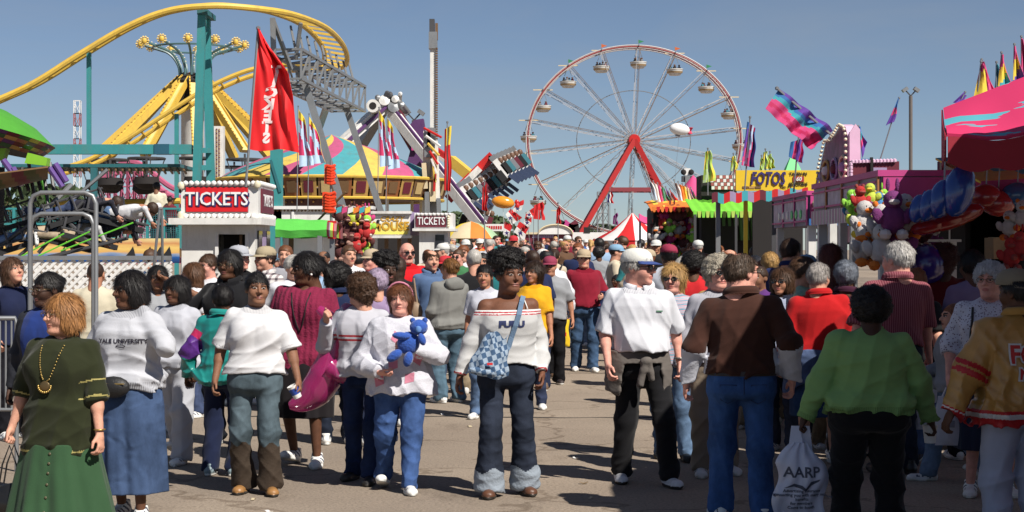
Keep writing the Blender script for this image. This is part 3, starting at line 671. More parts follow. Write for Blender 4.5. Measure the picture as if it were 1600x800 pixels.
def project(me,o,cx,cz,side=-1,off=.004,m=None,name='lettering',scale=1,cell=.02,tilt=0):
    """lay a flat XZ mesh on the front (side -1) or back (+1) of garment o, centred at (cx,cz)"""
    bm=bmesh.new(); bm.from_mesh(me)
    if cell:
        xs=[v.co.x for v in bm.verts]; zs=[v.co.z for v in bm.verts]
        for ax,(lo,hi) in(((1,0,0),(min(xs),max(xs))),((0,0,1),(min(zs),max(zs)))):
            t=lo+cell/scale
            while t<hi: bmesh.ops.bisect_plane(bm,geom=bm.verts[:]+bm.edges[:]+bm.faces[:],plane_co=(ax[0]*t,0,ax[2]*t),plane_no=ax); t+=cell/scale
    T=bvh_of(o); ct,st=math.cos(tilt),math.sin(tilt)
    for v in bm.verts:
        x,z=v.co.x*scale*(-side),v.co.z*scale; x,z=x*ct-z*st,x*st+z*ct; x+=cx; z+=cz
        hit=T.ray_cast(Vector((x,side*1.0,z)),Vector((0,-side,0)))
        y=(hit[0].y if hit[0] else side*.12); v.co=(x,y+side*(off+abs(v.co.y)*.0),z)
    me2=bpy.data.meshes.new(name); bm.to_mesh(me2); bm.free(); me2.materials.clear(); me2.materials.append(m)
    ob=bpy.data.objects.new(name,me2); link(ob,o); return ob
# ------------------------------------------------------------------ palette
def M_(n,c,**k): return mat(n,c,**{**dict(rough=.55,var=.08,vscale=3),**k})
white=M_('white_paint',(.70,.69,.66),dirt=.45,bump=.05); whitec=M_('white_plain',(.72,.71,.69)); teal=M_('teal_paint',(.035,.24,.25),dirt=.35); tealD=M_('teal_dark',(.02,.13,.15),dirt=.3)
yel=M_('yellow_paint',(.68,.45,.07),dirt=.35); yel2=M_('yellow_cream',(.72,.56,.22),dirt=.2); steel=M_('galvanised_steel',(.27,.28,.29),rough=.45,metal=.5,dirt=.3); dsteel=M_('dark_steel',(.06,.06,.065),rough=.5)
red=M_('red_paint',(.50,.018,.016),rough=.4); redc=M_('red_fabric',(.55,.012,.015),rough=.75); maroon=M_('maroon_paint',(.13,.015,.03)); purple=M_('purple_paint',(.09,.03,.12)); pink=M_('pink_fabric',(.60,.06,.20),rough=.75)
magenta=M_('magenta_paint',(.48,.05,.22)); lav=M_('lavender_paint',(.34,.26,.42)); blue=M_('blue_paint',(.03,.13,.36)); cyan=M_('teal_fabric',(.05,.36,.42),rough=.7); green=M_('green_fabric',(.10,.52,.07),rough=.85,bump=.6,bscale=60)
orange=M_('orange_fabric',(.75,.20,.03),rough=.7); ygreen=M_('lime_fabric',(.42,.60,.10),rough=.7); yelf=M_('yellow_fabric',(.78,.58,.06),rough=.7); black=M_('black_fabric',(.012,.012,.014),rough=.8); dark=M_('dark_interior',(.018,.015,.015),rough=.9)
lpink=M_('light_pink_panel',(.68,.45,.60)); navy=M_('navy_letters',(.03,.02,.13)); purplef=M_('purple_fabric',(.13,.05,.33),rough=.7); bluef=M_('blue_fabric',(.04,.16,.42),rough=.7); lblue=M_('light_blue_fabric',(.45,.60,.78),rough=.7)
bulbm=M_('frosted_bulb',(.75,.68,.5),rough=.2); cream=M_('cream_paint',(.62,.52,.34)); brownp=M_('brown_panel',(.16,.09,.04)); glassd=M_('dark_window',(.02,.022,.03),rough=.1)
# ------------------------------------------------------------------ ground
def asphalt():
    m=bpy.data.materials.new('asphalt'); nt,N,L,b=nodes(m); tc=N.new('ShaderNodeTexCoord')
    def noise(s,d,r=.6,stretch=None):
        n=N.new('ShaderNodeTexNoise'); n.inputs['Scale'].default_value=s; n.inputs['Detail'].default_value=d; n.inputs['Roughness'].default_value=r
        if stretch: mp=N.new('ShaderNodeMapping'); mp.inputs['Scale'].default_value=stretch; L.new(tc.outputs['Object'],mp.inputs[0]); L.new(mp.outputs[0],n.inputs[0])
        else: L.new(tc.outputs['Object'],n.inputs[0])
        return n.outputs['Fac']
    base=ramp(N,L,noise(.35,6),[(.3,(.225,.183,.146)),(.7,(.330,.272,.216))])
    gr=ramp(N,L,noise(42,3,.8),[(.30,(.40,.38,.36)),(.5,(1,1,1)),(.72,(1.35,1.33,1.28))])
    mx=N.new('ShaderNodeMix'); mx.data_type='RGBA'; mx.blend_type='MULTIPLY'; mx.inputs[0].default_value=.75; L.new(base,mx.inputs[6]); L.new(gr,mx.inputs[7])
    st=ramp(N,L,noise(1.1,7,.75,(1,.5,1)),[(.56,(1,1,1)),(.70,(.62,.60,.58))])
    m2=N.new('ShaderNodeMix'); m2.data_type='RGBA'; m2.blend_type='MULTIPLY'; m2.inputs[0].default_value=.8; L.new(mx.outputs[2],m2.inputs[6]); L.new(st,m2.inputs[7])
    vo=N.new('ShaderNodeTexVoronoi'); vo.inputs['Scale'].default_value=2.6; L.new(tc.outputs['Object'],vo.inputs[0])
    sp=ramp(N,L,vo.outputs['Distance'],[(.0,(.45,.40,.36)),(.045,(1,1,1))])
    m3=N.new('ShaderNodeMix'); m3.data_type='RGBA'; m3.blend_type='MULTIPLY'; m3.inputs[0].default_value=.8; L.new(m2.outputs[2],m3.inputs[6]); L.new(sp,m3.inputs[7])
    ve=N.new('ShaderNodeTexVoronoi'); ve.feature='DISTANCE_TO_EDGE'; ve.inputs['Scale'].default_value=.42; wn=N.new('ShaderNodeTexNoise'); wn.inputs['Scale'].default_value=2.2; wn.inputs['Detail'].default_value=6; L.new(tc.outputs['Object'],wn.inputs[0]); va=N.new('ShaderNodeVectorMath'); va.operation='MULTIPLY_ADD'; L.new(wn.outputs['Color'],va.inputs[0]); va.inputs[1].default_value=(1.1,1.1,0); L.new(tc.outputs['Object'],va.inputs[2]); L.new(va.outputs[0],ve.inputs[0])
    ck=ramp(N,L,ve.outputs['Distance'],[(0,(.50,.46,.43)),(.008,(.66,.63,.6)),(.016,(1,1,1))])
    m4=N.new('ShaderNodeMix'); m4.data_type='RGBA'; m4.blend_type='MULTIPLY'; m4.inputs[0].default_value=.7; L.new(m3.outputs[2],m4.inputs[6]); L.new(ck,m4.inputs[7])
    big=ramp(N,L,noise(.16,3,.5,(1,.35,1)),[(.40,(.80,.80,.82)),(.46,(1,1,1)),(.62,(1.08,1.06,1.04))])
    m5=N.new('ShaderNodeMix'); m5.data_type='RGBA'; m5.blend_type='MULTIPLY'; m5.inputs[0].default_value=.9; L.new(m4.outputs[2],m5.inputs[6]); L.new(big,m5.inputs[7])
    L.new(m5.outputs[2],b.inputs['Base Color']); b.inputs['Roughness'].default_value=.92; b.inputs['Specular IOR Level'].default_value=.2
    bp=N.new('ShaderNodeBump'); bp.inputs['Strength'].default_value=.6; bp.inputs['Distance'].default_value=.01; L.new(noise(70,4),bp.inputs['Height']); L.new(bp.outputs[0],b.inputs['Normal'])
    return m
mb=MB(); ys=[-60,-20,0,10,20,24]+list(range(26,48,2))+[60,80,100,125,150,300,900,3000]; am=asphalt()
for a_,b_ in zip(ys[:-1],ys[1:]):
    w=40 if b_<60 else (150 if b_<400 else 2500)
    mb.add([(-2500,a_,zg(a_)),(2500,a_,zg(a_)),(2500,b_,zg(b_)),(-2500,b_,zg(b_))],[(0,1,2,3)],am)
mb.build('ground',kind='structure')
mb=MB(); jm=M_('joint_tar',(.035,.032,.03),rough=.9,var=.3)
for y,x0,x1 in((17.9,-3,4.2),(24.3,-5,6)):
    n=40
    def jf(u,v,y=y,x0=x0,x1=x1): return Vector((x0+(x1-x0)*u, y+.10*math.sin(u*9)+.02*math.sin(u*61)+(v-.5)*.05*(1+.5*math.sin(u*33)),.004))
    mb.sheet(jf,60,1,jm)
mb.build('road_joint',kind='structure')
# litter on the asphalt
for i in range(34):
    y=random.uniform(9.8,22); x=random.uniform(-.29,.29)*y; mb=MB(); a=random.random()*6; s_=random.uniform(.012,.035); c=Matrix.Rotation(a,3,'Z')
    mm=[whitec,M_('straw_paper',(.5,.42,.28)),M_('leaf_brown',(.22,.15,.07))][i%3]
    mb.sheet(lambda u,v:c@Vector(((u-.5)*s_*2,(v-.5)*s_,.006+.012*math.sin(u*3+i)**2)),4,2,mm,th=.002)
    mb.build('litter_scrap',loc=(x,y,zg(y)),label=['scrap of white paper','straw coloured paper scrap','brown dry leaf'][i%3]+' lying on the sunlit asphalt',cat='litter',group='litter scraps on the asphalt '+str(i%3))
# ------------------------------------------------------------------ sky and sun
def setup_light():
    w=bpy.data.worlds.new('World'); SC.world=w; w.use_nodes=True; nt=w.node_tree; N=nt.nodes; L=nt.links; bg=N['Background']
    sk=N.new('ShaderNodeTexSky'); sk.sky_type='NISHITA'; sk.sun_disc=False; sk.sun_elevation=R(SUN_EL); sk.sun_rotation=R(SUN_ROT); sk.altitude=2600; sk.air_density=1.0; sk.dust_density=.15; sk.ozone_density=5.0
    hs=N.new('ShaderNodeHueSaturation'); hs.inputs['Saturation'].default_value=.86; hs.inputs['Value'].default_value=1.05; L.new(sk.outputs[0],hs.inputs['Color'])
    tc=N.new('ShaderNodeTexCoord'); mp=N.new('ShaderNodeMapping'); mp.inputs['Scale'].default_value=(1.2,1.2,7); mp.inputs['Rotation'].default_value=(0,.25,0); L.new(tc.outputs['Generated'],mp.inputs[0]); n=N.new('ShaderNodeTexNoise'); n.inputs['Scale'].default_value=2.6; n.inputs['Detail'].default_value=7; n.inputs['Roughness'].default_value=.6; n.inputs['Distortion'].default_value=.5; L.new(mp.outputs[0],n.inputs[0])
    mr=N.new('ShaderNodeMapRange'); mr.inputs[1].default_value=.46; mr.inputs[2].default_value=.80; mr.inputs[3].default_value=0; mr.inputs[4].default_value=.34; L.new(n.outputs['Fac'],mr.inputs[0])
    mx=N.new('ShaderNodeMix'); mx.data_type='RGBA'; L.new(mr.outputs[0],mx.inputs[0]); L.new(hs.outputs[0],mx.inputs[6]); mx.inputs[7].default_value=(5.2,5.6,6.0,1); L.new(mx.outputs[2],bg.inputs[0]); bg.inputs[1].default_value=SKY
    su=bpy.data.lights.new('sun','SUN'); su.energy=SUN_E; su.angle=R(.5); su.color=(1,.94,.85); so=bpy.data.objects.new('sun',su); COL.objects.link(so)
    d=Vector((math.sin(R(SUN_ROT))*math.cos(R(SUN_EL)),math.cos(R(SUN_ROT))*math.cos(R(SUN_EL)),math.sin(R(SUN_EL))))
    so.rotation_euler=d.to_track_quat('Z','Y').to_euler(); so.location=d*60
SUN_EL=47; SUN_ROT=139; SKY=.052; SUN_E=5.0
setup_light()
c=bpy.data.cameras.new('camera'); cam=bpy.data.objects.new('camera',c); COL.objects.link(cam); cam.location=(0,0,CH); cam.rotation_euler=(R(90),0,0)
c.lens=36*F/1600; c.shift_y=-(HV-400)/1600*-1*-1; c.clip_end=6000; c.clip_start=.1; SC.camera=cam
c.shift_y=(HV-400)/1600
SC.view_settings.view_transform='Standard'; SC.view_settings.look='None'; SC.view_settings.exposure=.36
SC.cycles.max_bounces=6; SC.cycles.caustics_reflective=False; SC.cycles.caustics_refractive=False
# ------------------------------------------------------------------ helpers for rides
def truss(mb,a,b,w,h,n,m,t=.05,up=(0,0,1),diag=True):
    a=Vector(a);b=Vector(b);d=(b-a).normalized();u=Vector(up)
    if abs(d.dot(u))>.9: u=Vector((0,1,0))
    s=d.cross(u).normalized();u=s.cross(d)
    cs=[(i*w/2,j*h/2) for i,j in((-1,-1),(1,-1),(1,1),(-1,1))]
    pt=lambda t_,c: a+(b-a)*t_+s*c[0]+u*c[1]
    for c in cs: mb.bar(pt(0,c),pt(1,c),t,m)
    for k in range(n+1):
        for q in range(4): mb.bar(pt(k/n,cs[q]),pt(k/n,cs[(q+1)%4]),t*.7,m)
        if diag and k<n:
            for q in range(4): mb.bar(pt(k/n,cs[q]),pt((k+1)/n,cs[(q+1)%4]),t*.6,m)
def smooth_path(pts,n=8):
    P_=[Vector(p) for p in pts]; out=[]
    for i in range(len(P_)-1):
        p0=P_[max(i-1,0)];p1=P_[i];p2=P_[i+1];p3=P_[min(i+2,len(P_)-1)]
        for k in range(n):
            t=k/n; out.append(.5*((2*p1)+(p2-p0)*t+(2*p0-5*p1+4*p2-p3)*t*t+(3*p1-p0-3*p2+p3)*t**3))
    return out+[P_[-1]]
def part(mb,name,root,**k):
    """mesh built in world coordinates, parented under an empty placed at root.location"""
    inv=Vector(root.location); mb.v=[(x-inv.x,y-inv.y,z-inv.z) for x,y,z in mb.v]; return mb.build(name,root,**k)
# ------------------------------------------------------------------ roller coaster
rt=thing('roller_coaster','tall roller coaster with yellow track on teal posts above the left booths','roller coaster',G(318,45))
path=smooth_path([P(-60,180,45),P(0,156,45),P(60,128,45),P(130,84,45),P(200,43,45),P(262,18,45),P(330,9,45),P(395,13,45.5),P(445,22,47),P(492,42,50),P(520,72,54),P(523,98,57.5),P(500,106,60),P(450,106,61),P(395,113,61),P(330,140,61),P(262,182,61),P(200,222,61),P(140,254,61),P(80,272,61)],8)
L_=[];R_=[]
for i,p in enumerate(path):
    t=(path[min(i+1,len(path)-1)]-path[max(i-1,0)]).normalized(); s_=t.cross(Vector((0,0,1))).normalized(); 
    L_.append(p+s_*.38+Vector((0,0,-.06))); R_.append(p-s_*.38+Vector((0,0,.06)))
mb=MB(); mb.tube(L_,.085,yel,8); mb.tube(R_,.085,yel,8); pass
acc=0
for i in range(0,len(path)-1):
    acc+=(path[i+1]-path[i]).length
    if acc>.62: acc=0; mb.bar(L_[i],R_[i],.07,yel)
part(mb,'track',rt)
mb=MB()
for du in(0,1):
    x0=P(316 if du==0 else 322,20,45+du*.9); b_=P(307 if du==0 else 330,300,45+du*.9); b2=b_+(b_-x0)*(b_.z/(x0.z-b_.z)); mb.bar(x0,b2,.21,teal,.21)
mb.bb(XX(310,45),XX(326,45),44.8,46.1,ZZ(24,45),ZZ(16,45),tealD)
for v in(235,262,292): mb.bar(P(309,v,45),P(329,v,45.9),.14,teal)
part(mb,'support_tower',rt)
mb=MB(); mb.bar(P(139,82,45),P(139,226,45),.11,teal); part(mb,'support_post',rt)
mb=MB(); mb.bar(P(276,178,61),G(276,61),.14,teal); part(mb,'support_post',rt)
mb=MB(); mb.bar(P(147,262,45),G(147,45),.16,tealD); part(mb,'support_post',rt)
mb=MB(); mb.bb(XX(70,45),XX(300,45),44.85,45.15,ZZ(241,45),ZZ(226,45),teal); mb.bb(XX(243,45),XX(266,45),44.82,45.17,ZZ(241.3,45),ZZ(225.6,45),M_('dark_teal_splice',(.015,.09,.14))); part(mb,'cross_beam',rt)
mb=MB(); mb.bb(XX(20,47),XX(292,47),46,48.5,ZZ(264,47),ZZ(259,47),tealD)
for i in range(26): mb.bar(P(22+i*10.6,265,46),P(26+i*10.6,271,48.3),.05,brownp)
part(mb,'canopy_frame',rt)
mb=MB(); truss(mb,(XX(440,48),48,7.15),(XX(545,57.5),57.5,7.0),1.15,.85,9,steel,.085); 
mb.bar(P(426,28,47),P(428,100,47),.14,steel); mb.bar(P(426,30,47),P(455,108,48),.1,steel); mb.bar(P(470,36,49),P(462,92,49.5),.1,steel)
for k in range(9):
    t=k/9; a_=Vector((XX(440,48),48,7.15)).lerp(Vector((XX(545,57.5),57.5,7.0)),t); mb.bar(a_+Vector((.4,0,.42)),a_+Vector((.1,1.2,1.25)),.06,steel)
part(mb,'girder',rt)
for (u0,v0,y0,u1,v1,y1) in((470,108,49.5,542,345,49.5),(540,166,56,600,345,56),(512,162,60,497,205,61.5)):
    mb=MB(); a_=P(u0,v0,y0); b_=P(u1,v1,y1); mb.bar(a_,b_,.20,steel,.20); mb.box(a_,(.5,.4,.12),steel); part(mb,'support_leg',rt)
mb=MB(); mb.bar(P(432,210,46),G(428,46),.24,steel); part(mb,'support_leg',rt)
mb=MB(); mb.bb(XX(422,44),XX(440,44),44,44.3,zg(44),ZZ(232,44),teal); mb.bar(P(423,250,44),P(438,300,44),.07,tealD); part(mb,'support_post',rt)
# passenger platform, teal railing and yellow pipe under the coaster
rp=thing('ride_platform','raised ride platform with teal mesh railing and painted sunset mural below','platform',G(150,44))
mb=MB(); mb.bb(XX(-40,44),XX(285,44),44,49,1.6,1.8,brownp); 
part(mb,'deck',rp)
mb=MB()
for u in range(-30,290,26): mb.bar(P(u,326,43.5),P(u,388,43.5),.07,teal)
for v in(326,350,374): mb.bar(P(-30,v,43.5),P(284,v,43.5),.05,teal)
for i in range(90): u=-30+i*3.5; mb.bar(P(u,328,43.52),P(u,374,43.52),.012,tealD)
for i in range(14): v=328+i*3.4; mb.bar(P(-30,v,43.54),P(284,v,43.54),.012,tealD)
part(mb,'railing',rp)
def mural(N,L,tc):
    s=sep(N,L,tc.outputs['Object']); n=N.new('ShaderNodeTexNoise'); n.inputs['Scale'].default_value=1.6; n.inputs['Detail'].default_value=4; mp=N.new('ShaderNodeMapping'); mp.inputs['Scale'].default_value=(.5,1,3); L.new(tc.outputs['Object'],mp.inputs[0]); L.new(mp.outputs[0],n.inputs[0])
    z=math2(N,L,'ADD',s[2],math2(N,L,'MULTIPLY',math2(N,L,'SUBTRACT',n.outputs['Fac'],.5),.30))
    return ramp(N,L,math2(N,L,'DIVIDE',z,.62),[(0,(.01,.03,.10)),(.22,(.02,.10,.33)),(.34,(.25,.32,.45)),(.40,(.65,.38,.12)),(.62,(.75,.52,.16)),(.8,(.55,.25,.10)),(1,(.70,.55,.25))])
mm=pcol('sunset_mural',mural,.5)
mb=MB(); mb.bb(0,XX(280,42)-XX(-30,42),0,.05,0,.62,mm); mo=mb.build('mural_panel',rp); mo.location=Vector((XX(-30,42),42,ZZ(411,42)))-Vector(rp.location)
for u in(232,248,262,98,205):
    mb=MB(); z=ZZ(400,41.98); x=XX(u,41.96); mb.poly([(x-.14,z),(x+.10,z),(x+.07,z+.14),(x+.04,z+.24),(x-.04,z+.12)],.02,black,y=41.97); part(mb,'painted_fin',mo) if False else (setattr(mb,'v',[(a-rp.location.x,b-rp.location.y,c-rp.location.z) for a,b,c in mb.v]),mb.build('painted_fin',rp))
mb=MB(); mb.tube([P(80,318,48),P(282,314,48)],.09,yel); mb.tube([P(180,338,47),P(282,334,47)],.08,yel); part(mb,'yellow_pipe',rp)
# white lattice fence in front
rf=thing('lattice_fence','white wooden lattice fence with grey top rail behind the women at left','fence',G(130,24))
mb=MB(); y=24; x0,x1=XX(-20,y),XX(268,y); z0,z1=zg(y)+.35,ZZ(404,y)
k=.115
i=0; x=x0-(z1-z0)
while x<x1:
    for sgn,dy in((1,0),(-1,.012)):
        xa,xb=(x,x+(z1-z0)) if sgn>0 else (x+(z1-z0),x)
        za,zb=z0,z1
        # clip to the panel
        def cl(xa,xb,za,zb):
            pts=[]
            for (px,pz),(qx,qz) in(((xa,za),(xb,zb)),):
                t0,t1=0,1; dx=qx-px
                for lim,s_ in((x0,1),(x1,-1)):
                    fa,fb=(px-lim)*s_,(qx-lim)*s_
                    if fa<0 and fb<0: return None
                    if fa<0: t0=max(t0,fa/(fa-fb))
                    if fb<0: t1=min(t1,fa/(fa-fb))
                return (px+dx*t0,pz+(qz-pz)*t0,px+dx*t1,pz+(qz-pz)*t1)
        r=cl(xa,xb,za,zb)
        if r: mb.bar((r[0],y+dy,r[1]),(r[2],y+dy,r[3]),.036,whitec,.010,up=(0,1,0)) if False else mb.bar((r[0],y+dy,r[1]),(r[2],y+dy,r[3]),.010,whitec,.040,up=(0,0,1))
    x+=k
part(mb,'lattice_panel',rf)
mb=MB(); mb.bar((x0,y,z1+.01),(x1,y,z1+.01),.06,steel); mb.bar((x0,y,z0),(x1,y,z0),.05,white); part(mb,'top_rail',rf)
for u in(-10,58,126,194,262): mb=MB(); mb.bar((XX(u,y),y+.04,zg(y)),(XX(u,y),y+.04,z1+.02),.06,white); part(mb,'post',rf)
# ------------------------------------------------------------------ yellow armed ride
rs=thing('spinning_ride','spinning ride with yellow arms and a crown of curved lamps behind the coaster','fairground ride',G(300,72))
Y=72; cx=XX(301,Y); zt=ZZ(128,Y); ze=ZZ(246,Y)
mb=MB(); mb.lathe([(.9,zt-1.2),(.75,zt-.4),(.9,zt),(.5,zt+.35),(.0,zt+.4)],dark,16,(cx,Y,0)); mb.lathe([(.5,zg(Y)),(.5,zt-.9),(.7,zt-.6)],white,12,(cx,Y,0)); part(mb,'hub',rs)
for k in range(12):
    a=2*PI*k/12+.22; d=Vector((math.cos(a),math.sin(a)*.95,0)); p0=Vector((cx,Y,zt+.1))+d*.55; p1=Vector((cx,Y,ze+.1))+d*4.0
    sd=d.cross(Vector((0,0,1)))
    mb=MB(); mb.bar(p0,p1,.30,yel2,.16); mb.bar(p0+sd*.16+Vector((0,0,.06)),p1+sd*.16+Vector((0,0,.06)),.05,yel,.28); mb.bar(p0-sd*.16+Vector((0,0,.06)),p1-sd*.16+Vector((0,0,.06)),.05,yel,.28)
    for q in range(22): t=q/22; mb.sphere(p0.lerp(p1,t)+Vector((0,0,.24))+sd*.16,.045,M_('brown_bulb',(.25,.12,.03)),5)
    part(mb,'arm',rs)
    mb=MB(); pt=p1+Vector((0,0,-.1)); mb.tube([pt+Vector((.75*math.cos(t*PI/8),.75*math.sin(t*PI/8),-.25)) for t in range(16)],.05,dsteel,5,closed=True); mb.bar(pt,pt+Vector((0,0,-1.0)),.08,dsteel)
    for t in range(0,16,4): mb.bar(pt+Vector((.75*math.cos(t*PI/8),.75*math.sin(t*PI/8),-.25)),pt+Vector((.5*math.cos(t*PI/8),.5*math.sin(t*PI/8),-1.0)),.04,dsteel)
    mb.lathe([(.5,-1.0),(.55,-1.3),(.3,-1.5),(0,-1.5)],dark,10,pt); part(mb,'gondola',rs)
tealg=M_('grey_teal_tube',(.08,.16,.17),rough=.4)
for k in range(12):
    a=2*PI*k/12+.1; d=Vector((math.cos(a),math.sin(a),0)); b0=Vector((cx,Y,zt+.2))
    ar=[b0+d*.55,b0+d*.62+Vector((0,0,.5)),b0+d*1.0+Vector((0,0,1.0)),b0+d*1.7+Vector((0,0,1.25)),b0+d*2.15+Vector((0,0,1.38))]
    mb=MB(); mb.tube(smooth_path(ar,5),.055,tealg,6); 
    for q in range(10): pp=smooth_path(ar,3)[q+1]; mb.sphere(pp+Vector((0,0,.07)),.04,bulbm,5)
    o=part(mb,'crown_arm',rs)
    mb=MB(); e=b0+d*2.22+Vector((0,0,1.42)); rot=Matrix.Rotation(0,3,'Z'); mb.sphere(e,.13,yel,8)
    for q in range(10): aa=2*PI*q/10; mb.sphere(e+Vector((math.cos(aa)*.17,0,math.sin(aa)*.17)),.06,yel2,5)
    part(mb,'flower_lamp',rs)
mb=MB(); mb.tube([Vector((cx+1.7*math.cos(t*PI/12),Y+1.7*math.sin(t*PI/12),zt+1.45)) for t in range(24)],.045,tealg,5,closed=True); part(mb,'crown_ring',rs)
mb=MB(); mb.bb(XX(332,68),XX(349,68),68,68.4,zg(68),ZZ(197,68),white)
for i in range(36):
    for j in(0,1): mb.box(P(338.5+j*4,202+i*3.4,67.98),(.06,.03,.05),M_('light_strip',(.45,.28,.10)) if (i+j)%2 else maroon)
part(mb,'light_column',rs)
# ------------------------------------------------------------------ domed carousel with striped roof
rc=thing('carousel','round ride with pink teal and yellow striped dome and dark lit rim panels','carousel',G(518,66))
Y=66; cx=XX(518,Y); Rr=4.55; zr=ZZ(276,Y-Rr); za=ZZ(210,Y)
def dm(r): return zr+(za-zr)*(1-(r/Rr))**.80
prof=[(Rr*t/10,dm(Rr*t/10)) for t in range(10,-1,-1)]
pal=[M_('faded_pink',(.48,.09,.20),dirt=.5)]*2+[M_('faded_teal',(.07,.32,.36),dirt=.5)]*2+[M_('faded_yellow',(.66,.48,.10),dirt=.5)]*2; mb=MB()
n=72
vs=[];base=0
for j in range(n):
    for i,(r,z) in enumerate(prof):
        a=2*PI*j/n+ (1-r/Rr)*.9
        mb.v.append((cx+r*math.cos(a),Y+r*math.sin(a),z))
K=len(prof)
for j in range(n):
    for i in range(K-1):
        mb.f.append((j*K+i,((j+1)%n)*K+i,((j+1)%n)*K+i+1,j*K+i+1)); mb.m.append(mb.mi(pal[(j//2)%6] if True else pink)); mb.sm.append(False)
part(mb,'dome_roof',rc)
mb=MB(); n=44
for j in range(n):
    a=2*PI*j/n; a2=2*PI*(j+.9)/n; z1,z0=zr-.02,zr-.72
    q=[Vector((cx+rr*math.cos(t),Y+rr*math.sin(t),z)) for t,z,rr in((a,z0,Rr-.12),(a2,z0,Rr-.12),(a2,z1,Rr+.1),(a,z1,Rr+.1))]
    mb.add(q,[(0,1,2,3)],[brownp,M_('rust_panel',(.25,.09,.03)),M_('ochre_panel',(.45,.27,.08))][j%3])
    ctr=sum(q,Vector())/4; q2=[ctr+(p-ctr)*.62+(ctr-Vector((cx,Y,ctr.z))).normalized()*.03 for p in q]; mb.add(q2,[(0,1,2,3)],[M_('panel_cream',(.5,.36,.16)),brownp,maroon][j%3])
mb.tube([Vector((cx+(Rr+.12)*math.cos(t*PI/30),Y+(Rr+.12)*math.sin(t*PI/30),zr+.02)) for t in range(60)],.06,yel,5,closed=True)
mb.tube([Vector((cx+(Rr-.1)*math.cos(t*PI/30),Y+(Rr-.1)*math.sin(t*PI/30),zr-.76)) for t in range(60)],.05,yel,5,closed=True)
mb.lathe([(Rr-.15,zr-.74),(.4,zr-.35)],brownp,40,(cx,Y,0))
part(mb,'rim',rc)
mb=MB(); mb.lathe([(1.9,zg(Y)),(1.9,zr-.4)],M_('inner_drum',(.12,.05,.05)),24,(cx,Y,0))
for j in range(24):
    for q in range(9):
        a=2*PI*j/24; mb.sphere((cx+1.95*math.cos(a),Y+1.95*math.sin(a),zg(Y)+1.2+q*.33),.05,M_('amber_bulb',(.6,.35,.1)),5)
part(mb,'drum',rc)
for k in range(12):
    a=2*PI*k/12+.15; mb=MB(); mb.bar((cx+3.9*math.cos(a),Y+3.9*math.sin(a),zg(Y)),(cx+3.9*math.cos(a),Y+3.9*math.sin(a),zr-.5),.12,cream if k%2 else white); part(mb,'post',rc)
mb=MB(); mb.lathe([(Rr,zg(Y)),(Rr,zg(Y)+.8),(0,zg(Y)+.82)],whitec,40,(cx,Y,0)); part(mb,'base_deck',rc)
# ------------------------------------------------------------------ pendulum ride
rq=thing('pendulum_ride','pendulum ride with white and purple legs and tilted banks of shoulder seats','fairground ride',G(650,78))
Y=78
for (u0,v0,y0,u1,v1,y1,m_,w) in((597,168,77,450,300,74,white,.55),(600,168,78,520,300,82,steel,.45),(610,172,77,752,352,74,white,.50),(614,170,78.5,690,300,82,maroon,.5)):
    mb=MB(); mb.bar(P(u0,v0,y0),P(u1,v1,y1),w,m_,w*.8); 
    if m_ is white: mb.bar(P(u0+6,v0-1,y0-.3),P(u1+6,v1-3,y1-.3),.12,purple,.12)
    part(mb,'leg',rq)
mb=MB(); ax=Matrix.Rotation(PI/2,3,'X')
mb.lathe([(0,0),(.28,0),(.30,.1),(.30,.9),(0,.9)],white,16,P(585,168,76.5),axis=ax); mb.lathe([(0,.905),(.17,.91)],dark,12,P(585,168,76.5)+Vector((0,0,0)),axis=ax)
for u,v,r,m_ in((600,162,.26,white),(610,153,.14,dsteel),(620,160,.18,white),(630,168,.17,steel),(614,172,.28,steel),(603,150,.12,dsteel),(593,157,.13,steel),(625,152,.10,white)):
    mb.lathe([(0,-.5),(r,-.45),(r,.4),(0,.5)],m_,12,P(u,v,77),axis=Matrix.Rotation(R(u*7%90-40),3,'Y')@Matrix.Rotation(R(70),3,'X'))
for i in range(8): mb.bar(P(590+i*5,150+(i*7)%20,76.8),P(594+i*4,168,77),.07,steel)
part(mb,'motor_hub',rq)
mb=MB(); mb.poly([(XX(a_,77.5),ZZ(b_,77.5)) for a_,b_ in((637,200),(648,188),(662,186),(664,200),(662,245),(655,282),(637,282),(635,260),(641,238))],.8,purple,y=77.2); mb.poly([(XX(a_,77),ZZ(b_,77)) for a_,b_ in((641,205),(650,205),(652,235),(643,235))],.1,magenta,y=77.0); mb.bar(P(650,282,77.5),G(650,77.5),.4,purple); part(mb,'counterweight',rq)
mb=MB(); mb.bar(P(668,226,76.5),P(706,252,76),.30,red); mb.bar(P(666,232,76.4),P(704,258,75.9),.14,white); mb.bar(P(704,250,76),P(736,276,75.5),.45,yel); mb.bar(P(700,312,75.5),P(770,243,75.5),.42,red); mb.bar(P(716,297,75.3),P(750,263,75.3),.5,white,.3); mb.bar(P(763,247,75.4),P(780,250,75.4),.22,yel)
part(mb,'swing_arm',rq)
